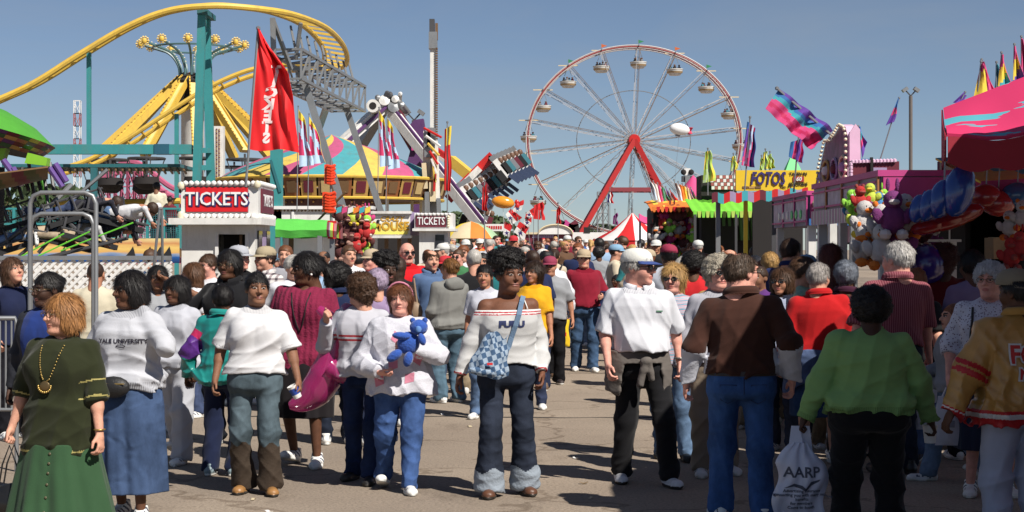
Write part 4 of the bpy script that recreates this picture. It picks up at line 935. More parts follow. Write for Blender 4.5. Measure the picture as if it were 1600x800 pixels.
def seats(u,v,n,du,dv,lean,nm='seat_row'):
    for i in range(n):
        mb=MB(); b_=P(u+du*i,v+dv*i,75+.12*i); rot=Matrix.Rotation(lean,3,'Y')
        mb.box(b_,(.26,.5,1.15),whitec,rot); mb.box(b_+rot@Vector((.0,.0,.55)),(.32,.55,.22),steel,rot); mb.box(b_+rot@Vector((-.20,-.1,-.35)),(.3,.45,.5),black,rot)
        mb.bar(b_+rot@Vector((.1,-.2,-.5)),b_+rot@Vector((.25,-.25,-1.05)),.16,M_('denim_rider',(.04,.06,.12))); mb.sphere(b_+rot@Vector((.2,-.15,.25)),.14,M_('rider_head',(.15,.08,.05)),8); mb.bar(b_+rot@Vector((.2,-.1,.1)),b_+rot@Vector((.2,-.1,-.45)),.3,[black,M_('rider_teal',(.05,.2,.25)),M_('rider_grey',(.2,.2,.22)),maroon][i%4])
        part(mb,nm,rq)
seats(782,262,6,6.0,-2.6,R(-38)); seats(728,305,8,7.5,-4.2,R(-38)); seats(735,335,4,8,1.5,R(20))
mb=MB(); mb.bb(XX(640,73),XX(750,73),73,79,zg(75),zg(75)+.9,dark); mb.bb(XX(648,72.9),XX(742,72.9),72.9,73,zg(75)+.9,zg(75)+1.3,maroon); part(mb,'base',rq)
# tall mast
rm=thing('ride_mast','tall slim white lattice mast with grey head above the pendulum ride','mast',G(675,64))
mb=MB(); Y=64; mb.bb(XX(672,Y),XX(681,Y),Y,Y+.3,zg(Y),ZZ(75,Y),white)
for i in range(60): mb.box(P(682.5,76+i*3.7,Y),(.07,.2,.05),brownp)
part(mb,'column',rm)
mb=MB(); mb.bb(XX(670,Y),XX(683,Y),Y-.1,Y+.4,ZZ(76,Y),ZZ(50,Y),steel); mb.bb(XX(671,Y),XX(679,Y),Y-.1,Y+.3,ZZ(50,Y),ZZ(30,Y),dsteel); mb.bb(XX(680,Y),XX(684,Y),Y,Y+.2,ZZ(62,Y),ZZ(36,Y),brownp); part(mb,'head',rm)
mb=MB()
for u,v,w,h in((668,205,10,26),(674,200,12,30),(668,232,9,14),(679,240,8,40),(664,255,7,40),(676,285,10,30),(668,300,8,40),(686,310,6,50)): mb.box(P(u,v+h/2,Y-.3),(w*Y/F,.4,h*Y/F),[white,cream,steel][int(u)%3],Matrix.Rotation(R((u*3)%8-4),3,'Y'))
for i in range(7): mb.tube([P(662+i*3,200+i*12,Y-.6),P(690-i*2,215+i*14,Y-.6)],.05,[red,white,yel][i%3],5)
mb.bar(P(668,205,Y),G(664,Y),.3,white); mb.bar(P(679,220,Y),G(688,Y),.25,white); part(mb,'machinery',rm)
# ------------------------------------------------------------------ light poles, towers
def light_pole(u,v,y,label,wd=22):
    r=thing('floodlight_pole',label,'light pole',G(u,y)); mb=MB(); mb.tube([G(u,y),P(u,v,y)],.13 if y>50 else .036,M_('pole_grey',(.14,.12,.11)),8); part(mb,'pole',r)
    for sd in(-1,1):
        mb=MB(); q=P(u+sd*wd/2,v-wd*.55,y); mb.bar(P(u,v,y),q,.05*wd*y/F*2,dsteel); mb.box(q,(wd*.5*y/F,wd*.5*y/F,wd*.28*y/F),steel,Matrix.Rotation(R(sd*35),3,'Y')); part(mb,'floodlight',r)
light_pole(647,188,90,'floodlight pole with two angled lamps behind the pendulum ride hub')
light_pole(1423,150,32,'floodlight pole with two lamps rising behind the right stalls',18)
rr=thing('radio_tower','far red and white lattice radio tower left of the teal post','radio tower',G(121,420)); mb=MB(); y=420
for i in range(12):
    z0=zg(y)+i*3.2; w=1.1
    truss(mb,(XX(121,y),y,z0),(XX(121,y),y,z0+3.2),1.5,1.5,1,[M_('mast_red',(.35,.08,.06)),whitec][i%2],.16)
part(mb,'lattice_mast',rr)
# far pink coaster
rk=thing('pink_coaster','distant pink lattice coaster structure seen through the teal supports','roller coaster',G(225,120)); mb=MB(); pk=M_('pink_steel',(.42,.10,.18)); y=120
for i in range(14):
    u=155+i*10; v=300-28*math.sin(i*.35)-i*1.2; truss(mb,P(u,v,y),G(u,y),.5,.5,6,pk,.10)
part(mb,'lattice_towers',rk); mb=MB(); q=[P(150+i*5,298-28*math.sin(i*.175)-i*.6,y) for i in range(30)]; mb.tube(q,.25,pk,6); mb.tube([p+Vector((0,1,.6)) for p in q],.2,pk,6); part(mb,'track',rk)
# ------------------------------------------------------------------ ferris wheel
wf=thing('ferris_wheel','giant ferris wheel with red legs and white gondolas against the sky','ferris wheel',G(990,230))
Y=230; hx=XX(990,Y); hz=ZZ(220,Y); RX=168*Y/F; RZ=148*Y/F
def wp(a,k=1,dy=0): return Vector((hx+RX*k*math.cos(a),Y+dy,hz+RZ*k*math.sin(a)))
for dy in(-1.0,1.0):
    mb=MB(); mb.tube([wp(2*PI*i/108,1,dy) for i in range(108)],.10,M_('rim_grey',(.48,.45,.44)),6,closed=True); mb.tube([wp(2*PI*i/108,.972,dy) for i in range(108)],.08,M_('rim_grey',(.48,.45,.44)),6,closed=True); mb.tube([wp(2*PI*i/108,.986,dy-.05) for i in range(108)],.09,M_('rim_red',(.32,.05,.05)),6,closed=True)
    for i in range(108): mb.bar(wp(2*PI*i/108,1,dy),wp(2*PI*(i+1)/108,.972,dy),.07,steel)
    part(mb,'rim',wf)
mb=MB(); mb.tube([wp(2*PI*i/60,.53,0) for i in range(60)],.06,steel,5,closed=True); part(mb,'inner_ring',wf)
for k in range(18):
    a=2*PI*k/18+R(7.5); mb=MB()
    for dy in(-1.0,1.0):
        p0=wp(a,.05,dy); p1=wp(a,.985,dy); n_=16
        for i in range(n_):
            t0=.05+.935*i/n_; t1=.05+.935*(i+1)/n_; w=.22
            e=Vector((-math.sin(a),0,math.cos(a)))*w
            mb.bar(wp(a,t0,dy)+(e if i%2 else -e),wp(a,t1,dy)+(-e if i%2 else e),.04,steel)
        e=Vector((-math.sin(a),0,math.cos(a)))*.22; mb.bar(p0+e,p1+e,.06,M_('rim_grey',(.48,.45,.44))); mb.bar(p0-e,p1-e,.06,brownp)
    part(mb,'spoke',wf)
    mb=MB(); q=wp(a,1.0,0); mb.bar(q-Vector((1.35,0,0)),q+Vector((1.35,0,0)),.14,cream,.14); mb.bar(q-Vector((0,1.3,0)),q+Vector((0,1.3,0)),.14,steel); part(mb,'cross_bar',wf)
    mb=MB(); g=q-Vector((0,0,0)); c0=g-Vector((0,0,2.35))
    for sx in(-1,1): mb.bar(g,c0+Vector((sx*.5,0,.9)),.07,steel)
    mb.lathe([(.0,-.75),(.75,-.7),(1.05,-.3),(1.12,.05),(1.18,.08),(1.18,.16),(1.05,.16)],white,16,c0); mb.lathe([(1.0,-.42),(1.10,-.2)],M_('gondola_tan',(.4,.28,.15)),16,c0,sx=1.03,sy=1.03)
    mb.lathe([(1.0,.05),(0,.0)],dark,12,c0)
    for j in range(4):
        aa=j*PI/2+k; pp=c0+Vector((math.cos(aa)*.6,math.sin(aa)*.6,.25)); mb.sphere(pp,.26,[dark,M_('rider_grey',(.2,.2,.22)),maroon,M_('rider_teal',(.05,.2,.25))][(j+k)%4],6,(1,1,1.2)); mb.sphere(pp+Vector((0,0,.38)),.15,M_('rider_head',(.15,.08,.05)),6)
    part(mb,'gondola',wf)
    if math.sin(a)>.55:
        mb=MB(); mb.bar(q,q+Vector((0,0,.9)),.06,steel); mb.poly([(q.x,q.z+.9),(q.x+.8,q.z+.65),(q.x,q.z+.35)],.03,[M_('flag_green',(.03,.22,.09)),M_('flag_orange',(.55,.12,.03))][k%2],y=q.y); part(mb,'pennant',wf)
mb=MB(); mb.lathe([(0,-1.8),(.75,-1.8),(.85,-1.2),(.5,-1),(.5,1),(.85,1.2),(.75,1.8),(0,1.8)],red,20,(hx,Y,hz),axis=Matrix.Rotation(PI/2,3,'X')); part(mb,'hub',wf)
for dy in(-1.9,1.9):
    for fu,fv in((886,372),(1087,378)):
        mb=MB(); f_=P(fu,fv,Y); f_.y=Y+dy*1.6; f_.z=zg(Y); mb.bar(Vector((hx,Y+dy,hz)),f_,.9,M_('leg_red',(.42,.016,.016)),.7); part(mb,'leg',wf)
    mb=MB(); mb.bar(Vector((XX(943,Y),Y+dy*1.25,ZZ(297,Y))),Vector((XX(1030,Y),Y+dy*1.25,ZZ(297,Y))),.5,M_('leg_red_dull',(.24,.04,.05)),.55); part(mb,'brace',wf)
mb=MB(); truss(mb,P(938,300,Y-2),G(938,Y-2),.8,.8,6,steel,.12); truss(mb,P(946,300,Y+2),G(946,Y+2),.8,.8,6,steel,.12); mb.bb(XX(925,Y),XX(1060,Y),Y-4,Y+4,zg(Y),zg(Y)+1.2,maroon)
for i in range(16): mb.box((XX(872+i*2.0,Y-5),Y-5,zg(Y)+2+(i*7%5)*.55),(1.2,1.5,.8),[maroon,red,dark,magenta][i%4],Matrix.Rotation(i,3,'Y'))
part(mb,'base',wf)
# blimp balloon tethered near the wheel
rb=thing('blimp','small white advertising blimp with red tail fins floating in front of the wheel','blimp',P(1062,202,150))
mb=MB(); mb.sphere((0,0,0),.55,M_('blimp_white',(.75,.75,.76),rough=.35),20,(1.75,1,1)); mb.build('envelope',rb)
for q in range(4): mb=MB(); a=q*PI/2+PI/4; mb.poly([(.55,0),(1.08,.0),(1.15,.42),(.85,.40)],.04,M_('fin_red',(.5,.03,.08))); o=mb.build('fin',rb); o.rotation_euler=(a,0,0)
mb=MB(); mb.box((-.1,0,-.58),(.4,.2,.14),M_('rider_grey',(.2,.2,.22))); mb.tube([(0,0,-.6),(.3,0,-6.5)],.012,steel,4); mb.build('cabin',rb)
rb.rotation_euler=(0,R(8),R(12))
# white speaker head on a pole
rw=thing('speaker_tower','white box topped tower with dark round speaker above the pink tent','tower',G(1074,90)); y=90
mb=MB(); mb.bar(G(1074,y),P(1074,275,y),.25,steel); part(mb,'pole',rw); mb=MB(); mb.bb(XX(1069,y),XX(1079,y),y,y+.4,ZZ(274,y),ZZ(263,y),whitec); mb.sphere(P(1068,269,y),.16,dark,8); mb.sphere(P(1080,269,y),.16,dark,8); mb.bb(XX(1066,y),XX(1082,y),y-.05,y+.5,ZZ(284,y),ZZ(275,y),dsteel); part(mb,'box',rw)
# ------------------------------------------------------------------ ticket booth
def bulbs(mb,a,b,n,r,m): 
    a=Vector(a);b=Vector(b)
    for i in range(n): mb.sphere(a.lerp(b,(i+.5)/n),r,m,7)
def bulb_parts(root,a,b,n,r,m):
    a=Vector(a);b=Vector(b); k='bulbmesh%.3f'%r+m.name
    if k not in _cache:
        q=MB(); q.sphere((0,0,0),r,m,8); _cache[k]=q.mesh('bulb')
    for i in range(n):
        o=bpy.data.objects.new('bulb',_cache[k]); link(o,root); o.location=a.lerp(b,(i+.5)/n)-Vector(root.location)
tb=thing('ticket_booth','white ticket booth with red TICKETS sign and scalloped bulb rows beside the coaster post','ticket booth',G(345,30))
Y=30; x0,x1=XX(283,Y),XX(398,Y); yb_=31.75
mb=MB(); 
mb.bb(x0,XX(338,Y),Y+.05,Y+.12,zg(Y),ZZ(350,Y),white); mb.bb(XX(386,Y),x1,Y+.05,Y+.12,zg(Y),ZZ(350,Y),white); mb.bb(XX(338,Y),XX(386,Y),Y+.05,Y+.12,ZZ(366,Y),ZZ(350,Y),white); mb.bb(XX(338,Y),XX(386,Y),Y+.05,Y+.12,zg(Y),ZZ(425,Y),white)
mb.bb(x0,x0+.06,Y+.12,yb_,zg(Y),ZZ(350,Y),white); mb.bb(x1-.06,x1,Y+.12,yb_,zg(Y),ZZ(350,Y),white); mb.bb(x0,x1,yb_,yb_+.06,zg(Y),ZZ(350,Y),white)
part(mb,'wall',tb)
mb=MB(); mb.bb(XX(336,Y),XX(341,Y),Y+.0,Y+.05,ZZ(427,Y),ZZ(364,Y),whitec); mb.bb(XX(383,Y),XX(388,Y),Y+.0,Y+.05,ZZ(427,Y),ZZ(364,Y),whitec); mb.bb(XX(341,Y),XX(383,Y),Y+.6,Y+.65,ZZ(425,Y),ZZ(366,Y),dark); mb.bb(XX(370,Y),XX(374,Y),Y+.3,Y+.35,ZZ(425,Y),ZZ(366,Y),brownp); part(mb,'window',tb)
mb=MB()
for i in range(3):
    yy=Y+.3+i*.5; mb.bb(x1+.002,x1+.03,yy,yy+.42,ZZ(400,Y),ZZ(360,Y),[glassd,lav,glassd][i])
part(mb,'side_window',tb)
mb=MB(); mb.bb(XX(268,Y),XX(412,Y),Y-.28,yb_+.15,ZZ(351,Y),ZZ(341,Y),white); part(mb,'eave_slab',tb)
mb=MB(); mb.bb(XX(285,Y),XX(405,Y),Y-.12,yb_,ZZ(341,Y)+.003,ZZ(286,Y),whitec); o=part(mb,'sign_box',tb)
mb=MB(); mb.bb(XX(293,Y),XX(389,Y),Y-.15,Y-.12,ZZ(331,Y),ZZ(293,Y),M_('sign_red',(.62,.015,.02),rough=.35)); mb.bb(XX(292,Y),XX(390,Y),Y-.135,Y-.121,ZZ(332,Y),ZZ(292,Y),M_('sign_grey_edge',(.25,.18,.2))); sgn=part(mb,'sign_panel',tb)
for dx,dz,m_,dy,bo in((.02,-.015,M_('sign_navy',(.02,.02,.12)),0,.014),(0,0,M_('sign_white',(.8,.8,.8),rough=.4),-.012,.004)):
    text('TICKETS',.335,m_,(XX(341,Y)+dx-tb.location.x,Y-.157+dy-tb.location.y,ZZ(312,Y)+dz-tb.location.z),parent=tb,bold=bo,extrude=.006,sx=.90)
for v in(287,338):
    bulb_parts(tb,(XX(288,Y),Y-.15,ZZ(v,Y)),(XX(402,Y),Y-.15,ZZ(v,Y)),13,.052,whitec); bulb_parts(tb,(XX(405,Y)+.02,Y-.1,ZZ(v,Y)),(XX(405,Y)+.02,yb_,ZZ(v,Y)),11,.052,whitec)
mb=MB(); xs=XX(405,Y)+.004; mb.bb(xs,xs+.03,Y+.15,yb_-.15,ZZ(332,Y),ZZ(294,Y),maroon); part(mb,'side_sign',tb)
text('TICKETS',.30,M_('sign_white',(.8,.8,.8)),(xs+.034-tb.location.x,Y+.85-tb.location.y,ZZ(313,Y)-tb.location.z),parent=tb,rz=PI/2,bold=.004,extrude=.003,sx=1.0)
for u,v in((283,336),(283,290),(402,288)): mb=MB(); mb.sphere(P(u,v,Y-.15),.075,bulbm,8); part(mb,'lamp',tb)
# second booth
t2=thing('ticket_booth','small white ticket booth with maroon sign beside the yellow lettered sign','ticket booth',G(682,42)); Y=42
mb=MB(); mb.bb(XX(655,Y),XX(700,Y),Y,Y+1.6,zg(Y),ZZ(360,Y),white); part(mb,'wall',t2)
mb=MB(); mb.bb(XX(680,Y),XX(694,Y),Y-.03,Y,ZZ(400,Y),ZZ(367,Y),glassd); part(mb,'window',t2)
mb=MB(); mb.bb(XX(645,Y),XX(712,Y),Y-.2,Y+1.8,ZZ(361,Y),ZZ(357,Y),white); mb.bb(XX(648,Y),XX(708,Y),Y-.12,Y+1.7,ZZ(357,Y),ZZ(333,Y),whitec); part(mb,'sign_box',t2)
mb=MB(); mb.bb(XX(650,Y),XX(697,Y),Y-.15,Y-.12,ZZ(355,Y),ZZ(337,Y),maroon); part(mb,'sign_panel',t2)
text('TICKETS',.27,M_('sign_white',(.8,.8,.8)),(XX(674,Y)-t2.location.x,Y-.16-t2.location.y,ZZ(346,Y)-t2.location.z),parent=t2,bold=.004,extrude=.004,sx=.68)
bulb_parts(t2,(XX(650,Y),Y-.15,ZZ(335,Y)),(XX(706,Y),Y-.15,ZZ(335,Y)),9,.04,whitec); bulb_parts(t2,(XX(701,Y),Y-.15,ZZ(355,Y)),(XX(701,Y),Y-.15,ZZ(337,Y)),5,.04,bulbm)
# white ride fascia and mouse sign
rf2=thing('ride_facade','long white ride front with framed panels and a yellow lettered sign','ride front',G(500,44)); Y=44
mb=MB(); mb.bb(XX(355,Y),XX(582,Y),Y,Y+.5,ZZ(345,Y),ZZ(327,Y),white); mb.bb(XX(355,Y),XX(584,Y),Y-.1,Y+.6,ZZ(327,Y),ZZ(322,Y),whitec)
for i in range(42): mb.sphere(P(358+i*5.4,329,Y-.02),.035,brownp,5)
for u in(362,410,456,520,574): mb.bb(XX(u,Y),XX(u+4,Y),Y-.05,Y,ZZ(362,Y),ZZ(330,Y),whitec)
part(mb,'fascia',rf2)
mb=MB(); mb.bb(XX(355,Y),XX(580,Y),Y+.1,Y+.4,ZZ(366,Y),ZZ(345,Y),whitec)
for u in(464,524): mb.poly([(XX(u,Y),ZZ(362,Y)),(XX(u+48,Y),ZZ(362,Y)),(XX(u+48,Y),ZZ(350,Y)),(XX(u+10,Y),ZZ(357,Y))],.02,yelf,y=Y+.06)
mb.poly([(XX(548,Y),ZZ(352,Y)),(XX(566,Y),ZZ(352,Y)),(XX(570,Y),ZZ(345,Y)),(XX(552,Y),ZZ(343,Y))],.03,cyan,y=Y+.02)
part(mb,'panel',rf2)
mb=MB(); mb.bb(XX(395,Y),XX(560,Y),Y+.6,Y+.7,zg(Y),ZZ(366,Y),whitec); mb.bb(XX(568,Y),XX(650,Y),Y+1.5,Y+1.6,zg(Y),ZZ(366,Y),dark); part(mb,'back_wall',rf2)
mb=MB(); y=42.5; mb.bb(XX(575,y),XX(641,y),y,y+.3,ZZ(368,y),ZZ(331,y),whitec); mb.add([(XX(641,y),y,ZZ(368,y)),(XX(657,y+1.2),y+1.2,ZZ(368,y)),(XX(657,y+1.2),y+1.2,ZZ(331,y)),(XX(641,y),y,ZZ(331,y))],[(0,1,2,3)],lav); mb.bb(XX(573,y),XX(643,y),y-.12,y+.4,ZZ(372,y),ZZ(368,y),white); mb.bb(XX(573,y),XX(643,y),y-.12,y+.4,ZZ(334,y),ZZ(330,y),white)
part(mb,'sign_box',rf2)
def ysign(N,L,tc): s=sep(N,L,tc.outputs['Object']); return ramp(N,L,math2(N,L,'DIVIDE',s[2],.5),[(0,(.80,.68,.12)),(.35,(.80,.72,.25)),(.7,(.75,.74,.70))])
mb=MB(); mb.bb(0,XX(637,y)-XX(580,y),0,.02,0,.47,pcol('yellow_white_sign',ysign,.4)); o=mb.build('sign_panel',rf2); o.location=Vector((XX(580,y),y-.025,ZZ(366,y)))-Vector(rf2.location)
ym=M_('sign_gold',(.55,.30,.02)); 
text('CRAZY',.17,ym,(XX(612,y)-rf2.location.x,y-.04-rf2.location.y,ZZ(342,y)-rf2.location.z),parent=rf2,bold=.004,extrude=.004,shear=.3,sx=1.1)
text('MOUSE',.30,ym,(XX(611,y)-rf2.location.x,y-.04-rf2.location.y,ZZ(354,y)-rf2.location.z),parent=rf2,bold=.010,extrude=.004,sx=.95)
mb=MB(); mb.sphere(P(591,346,y-.03),.05,black,8); mb.sphere(P(594,348,y-.03),.045,whitec,8); part(mb,'emblem',rf2)
for u in(587,604,624,640): mb=MB(); mb.bar(P(u,372,43.2),G(u,43.2),.10,[brownp,white][int(u)%2]); part(mb,'post',rf2)
# ------------------------------------------------------------------ green cart
cg=thing('snack_cart','small cart with bright green cloth roof and striped end on grey posts','cart',G(470,27)); Y=27
def groof(u,v):
    a=-.3+v*(PI+.6); x=XX(431,Y)+u*(XX(512,Y)-XX(431,Y)); return Vector((x,Y+.45+(-math.cos(a))*.5,ZZ(372,Y)+.34*max(math.sin(a),-.1)**.6 if math.sin(a)>0 else ZZ(372,Y)-.02+.02*math.sin(u*40))) 
def gr2(u,v):
    x=XX(431,Y)+u*(XX(511,Y)-XX(431,Y)); z1=ZZ(341+3*u,Y); z0=ZZ(372-4*abs(u-.3),Y)
    pts=[(Y-.05,z0),(Y-.09,z0*.6+z1*.4),(Y+.0,z1-.03),(Y+.2,z1),(Y+.7,z1),(Y+.9,z1-.05),(Y+.95,z0)]
    t=v*6; i=min(int(t),5); f=t-i; return Vector((x,pts[i][0]*(1-f)+pts[i+1][0]*f+.006*math.sin(u*11+v*5),pts[i][1]*(1-f)+pts[i+1][1]*f+.005*math.sin(u*13+i)))
mb=MB(); mb.sheet(gr2,40,18,green,th=.02); part(mb,'cloth_roof',cg)
stp=[maroon,M_('grey_stripe',(.25,.22,.25)),ygreen,redc,M_('dusty_rose',(.35,.12,.14))]
def gs3(u,v): p=gr2(1,v); return Vector((p.x+u*.16,p.y,p.z-.03*u))
mb=MB(); mb.sheet(gs3,8,18,lambda u,v:stp[int(u*5)%5],th=.02); mb.bb(XX(512,Y),XX(525,Y),Y+.0,Y+.03,ZZ(373,Y),ZZ(345,Y),redc); part(mb,'striped_end',cg)
for u,yy in((434,Y),(500,Y-.02),(519,Y+.1),(434,Y+.9),(455,Y+.8)): mb=MB(); mb.bar(P(u,368,yy),G(u,yy),.075,steel if u!=455 else brownp); part(mb,'post',cg)
mb=MB(); mb.bb(XX(438,Y+.5),XX(498,Y+.5),Y+.3,Y+.8,zg(Y)+.3,zg(Y)+1.0,white); part(mb,'counter',cg)
# orange red knobbly bundles on the pole
rb2=thing('balloon_rack','two bundles of orange red finger balloons stacked on a slim pole','balloon rack',G(516,28)); Y=28
mb=MB(); mb.tube([P(517,250,Y),G(517,Y)],.02,steel,6); mb.tube([P(540,300,Y),P(470,372,Y+.3)],.02,brownp,6); part(mb,'pole',rb2)
orr=M_('orange_red_rubber',(.75,.06,.02),rough=.35)
for (ua,va,ub,vb) in((507,257,523,287),(504,300,524,331)):
    mb=MB(); mb.bb(XX(ua,Y),XX(ua+6,Y),Y-.02,Y+.25,ZZ(vb,Y),ZZ(va,Y),orr)
    for i in range(7):
        for j in range(3):
            v=va+2+i*(vb-va-3)/6; mb.tube([P(ua+4,v,Y-.05+j*.1),P(ua+11,v+1.5+math.sin(i),Y-.07+j*.1),P(ub+1.5*math.sin(i*2+j),v+random.uniform(-2,2),Y-.05+j*.1)],[.022,.026,.020],orr,6)
    part(mb,'bundle',rb2)
# plush toys ---------------------------------------------------------
def plush(label,loc,s,cols,group,style=0,name='plush_toy'):
    r=thing(name,label,'plush toy',loc,random.uniform(-.6,.6),group,scale=(s,s,s)); fur=lambda c: mat('plush_%.2f_%.2f_%.2f'%c,c,rough=.95,bump=.8,bscale=40,var=.12)
    a,b=cols; mb=MB(); mb.sphere((0,0,0),.25,fur(a),12,(1,.85,1.15)); mb.build('body',r)
    mb=MB(); mb.sphere((0,-.03,.36),.19,fur(a),12); mb.sphere((0,-.20,.32),.085,fur(b),8,(1.3,1,.7)); 
    for sd in(-1,1): mb.sphere((sd*.06,-.18,.41),.022,black,6)
    if style==1:
        for sd in(-1,1): mb.sphere((sd*.13,.0,.54),.07,fur(b),8)
    if style==2:
        for sd in(-1,1): mb.sphere((sd*.09,.02,.66),.06,fur(a),8,(.7,.6,2.2))
    mb.build('head',r)
    for sd in(-1,1):
        mb=MB(); mb.sphere((sd*.28,-.06,.05),.11,fur(a),8,(1.1,.8,1.6),Matrix.Rotation(sd*.5,3,'Y')); mb.build('arm',r)
        mb=MB(); mb.sphere((sd*.16,-.14,-.30),.12,fur(b),8,(1,1.5,.9)); mb.build('foot',r)
    return r
PC=[((.50,.48,.47),(.65,.17,.02)),((.50,.60,.08),(.75,.55,.05)),((.55,.05,.20),(.7,.6,.1)),((.10,.03,.03),(.35,.20,.16)),((.30,.65,.08),(.62,.60,.5)),((.45,.03,.03),(.30,.06,.05)),((.05,.20,.45),(.7,.5,.1)),((.16,.03,.14),(.55,.5,.5))]
NM=['white plush toy with orange feet','yellowish plush toy with gold feet','pink plush toy with yellow feet','dark plush toy with tan feet','lime plush toy with cream feet','red plush toy with maroon feet','blue plush toy with yellow feet','purple plush toy with grey feet']
POSN=['at the top','in the upper row','in the middle','in the lower row','at the bottom']
def plush_cluster(u0,u1,v0,v1,Y,n,s,where,pal=range(8),grid=None):
    nx,nz=grid; used=set(); k=0
    for j in range(nz):
        for i in range(nx):
            if k>=n: return
            c=pal[(i*3+j*5+k)%len(pal)] if len(pal)>1 else pal[0]
            u=u0+(u1-u0)*(i+.5+.35*random.uniform(-1,1))/nx; v=v0+(v1-v0)*(j+.5+.3*random.uniform(-1,1))/nz
            side=['left','centre left','centre','centre right','right','far right'][min(5,int(i*5/max(nx-1,1)))] if nx>1 else 'centre'
            plush('%s, row %s, %s, in %s'%(NM[c],['one','two','three','four','five'][min(j,4)],side,where),P(u,v,Y+random.uniform(-.15,.25)),s*random.uniform(.85,1.15),PC[c],'plush toys hanging at '+where,(i+j)%3); k+=1
rg=thing('toy_stall_frame','dark display frame hung with plush toys behind the green cart','display frame',G(553,30)); mb=MB(); Y=30.5
mb.bb(XX(528,Y),XX(576,Y),Y,Y+.05,ZZ(402,Y),ZZ(330,Y),dark); part(mb,'backing',rg); mb=MB(); mb.bar(P(528,326,Y),G(528,Y),.05,steel); mb.bar(P(577,326,Y),G(577,Y),.05,steel); mb.bar(P(528,326,Y),P(577,326,Y),.05,steel); part(mb,'frame',rg)
plush_cluster(528,552,335,400,29.9,15,.42,'left half of cart display',pal=[3,0,7,5],grid=(3,5))
plush_cluster(550,578,335,400,29.9,15,.42,'right half of cart display',pal=[1,4,3,2,5],grid=(3,5))
# bunting in toy stall
mb=MB()
for i,(m_) in enumerate([cyan,pink,whitec,orange,cyan,yelf]): u=525+i*9; mb.poly([(XX(u,29.5),ZZ(334,29.5)),(XX(u+8,29.5),ZZ(331,29.5)),(XX(u+9,29.5),ZZ(322,29.5)),(XX(u+1,29.5),ZZ(325,29.5))],.02,m_,y=29.5)
mb.build('bunting',label='strip of teal pink and orange bunting over the hanging toys',cat='bunting')
# umbrella + small sign + far fronts
ru=thing('market_umbrella','round umbrella with yellow orange and white segments beside the maroon ticket sign','umbrella',G(733,48)); Y=48
mb=MB(); mb.lathe([(.85,-.42),(.60,-.16),(.3,.0),(0,.08)],yelf,16,P(736,350,Y),mats=lambda j:[yelf,cream,orange,M_('pale_green_fabric',(.35,.5,.3))][(j//2)%4]); part(mb,'canopy',ru); mb=MB(); mb.tube([P(736,350,Y),G(736,Y)],.025,steel); part(mb,'pole',ru)
rs2=thing('white_sign','small white board sign with red lettering on a post in the crowd','sign',G(752,50)); mb=MB(); y=50; mb.bb(XX(757,y),XX(787,y),y,y+.05,ZZ(361,y),ZZ(350,y),whitec); mb.bar(P(760,361,y+.1),G(760,y+.1),.05,steel); part(mb,'board',rs2)
text('FRESH',.16,red,(XX(772,y)-rs2.location.x,y-.01-rs2.location.y,ZZ(355.5,y)-rs2.location.z),parent=rs2,extrude=.003) if False else None
mb=MB(); 
for i in range(7): mb.bb(XX(760+i*3.6,y),XX(762.5+i*3.6,y),y-.01,y-.004,ZZ(358,y),ZZ(353,y),red)
part(mb,'lettering',rs2)
ra=thing('arch_sign','white arched sign over a maroon striped front at the wheel entrance','sign',G(868,130)); y=130
mb=MB(); pts=[(XX(868,y)+1.35*math.cos(PI*i/16),ZZ(366,y)+.75*math.sin(PI*i/16)) for i in range(17)]; mb.poly(pts,.3,whitec,y=y); mb.tube([Vector((p[0],y-.1,p[1])) for p in pts],.07,cream,6); part(mb,'arch',ra)
mb=MB(); mb.bb(XX(812,y),XX(895,y),y+.4,y+2,zg(y),ZZ(366,y),maroon); mb.bb(XX(812,y),XX(895,y),y+.2,y+2.2,ZZ(366,y),ZZ(363,y),cream)
for i in range(11): mb.bb(XX(832+i*3.1,y),XX(834+i*3.1,y),y+.35,y+.4,ZZ(372,y),ZZ(367,y),lav)
part(mb,'front',ra)
rt2=thing('white_trailer','long low white trailer beyond the crowd under the wheel','trailer',G(935,140)); mb=MB(); y=140; mb.bb(XX(892,y),XX(1010,y),y,y+3,zg(y)+.5,ZZ(363,y),whitec); mb.bb(XX(912,y),XX(922,y),y-.05,y,ZZ(364,y),ZZ(355,y),dark); part(mb,'body',rt2)
for u in(900,1000): mb=MB(); mb.lathe([(0,-.15),(.5,-.15),(.5,.15),(0,.15)],black,12,(XX(u,y),y+.2,zg(y)+.5),axis=Matrix.Rotation(PI/2,3,'X')); part(mb,'wheel',rt2)
# red and white striped tent
rs3=thing('striped_tent','small red and white striped tent peak rising over the crowd by the wheel','tent',G(987,60)); Y=60
mb=MB(); mb.lathe([(1.45,0),(.75,.38),(.3,.75),(0,1.02)],red,24,(XX(988,Y),Y,ZZ(376,Y)),mats=lambda j:[redc,whitec][(j//2)%2]); part(mb,'roof',rs3)
mb=MB(); mb.lathe([(1.4,-1.9),(1.42,.0)],red,24,(XX(988,Y),Y,ZZ(376,Y)),mats=lambda j:[redc,whitec][(j//2)%2]); part(mb,'wall',rs3)
mb=MB(); mb.tube([P(988,335,Y),P(988,325,Y)],.03,steel); part(mb,'finial',rs3)
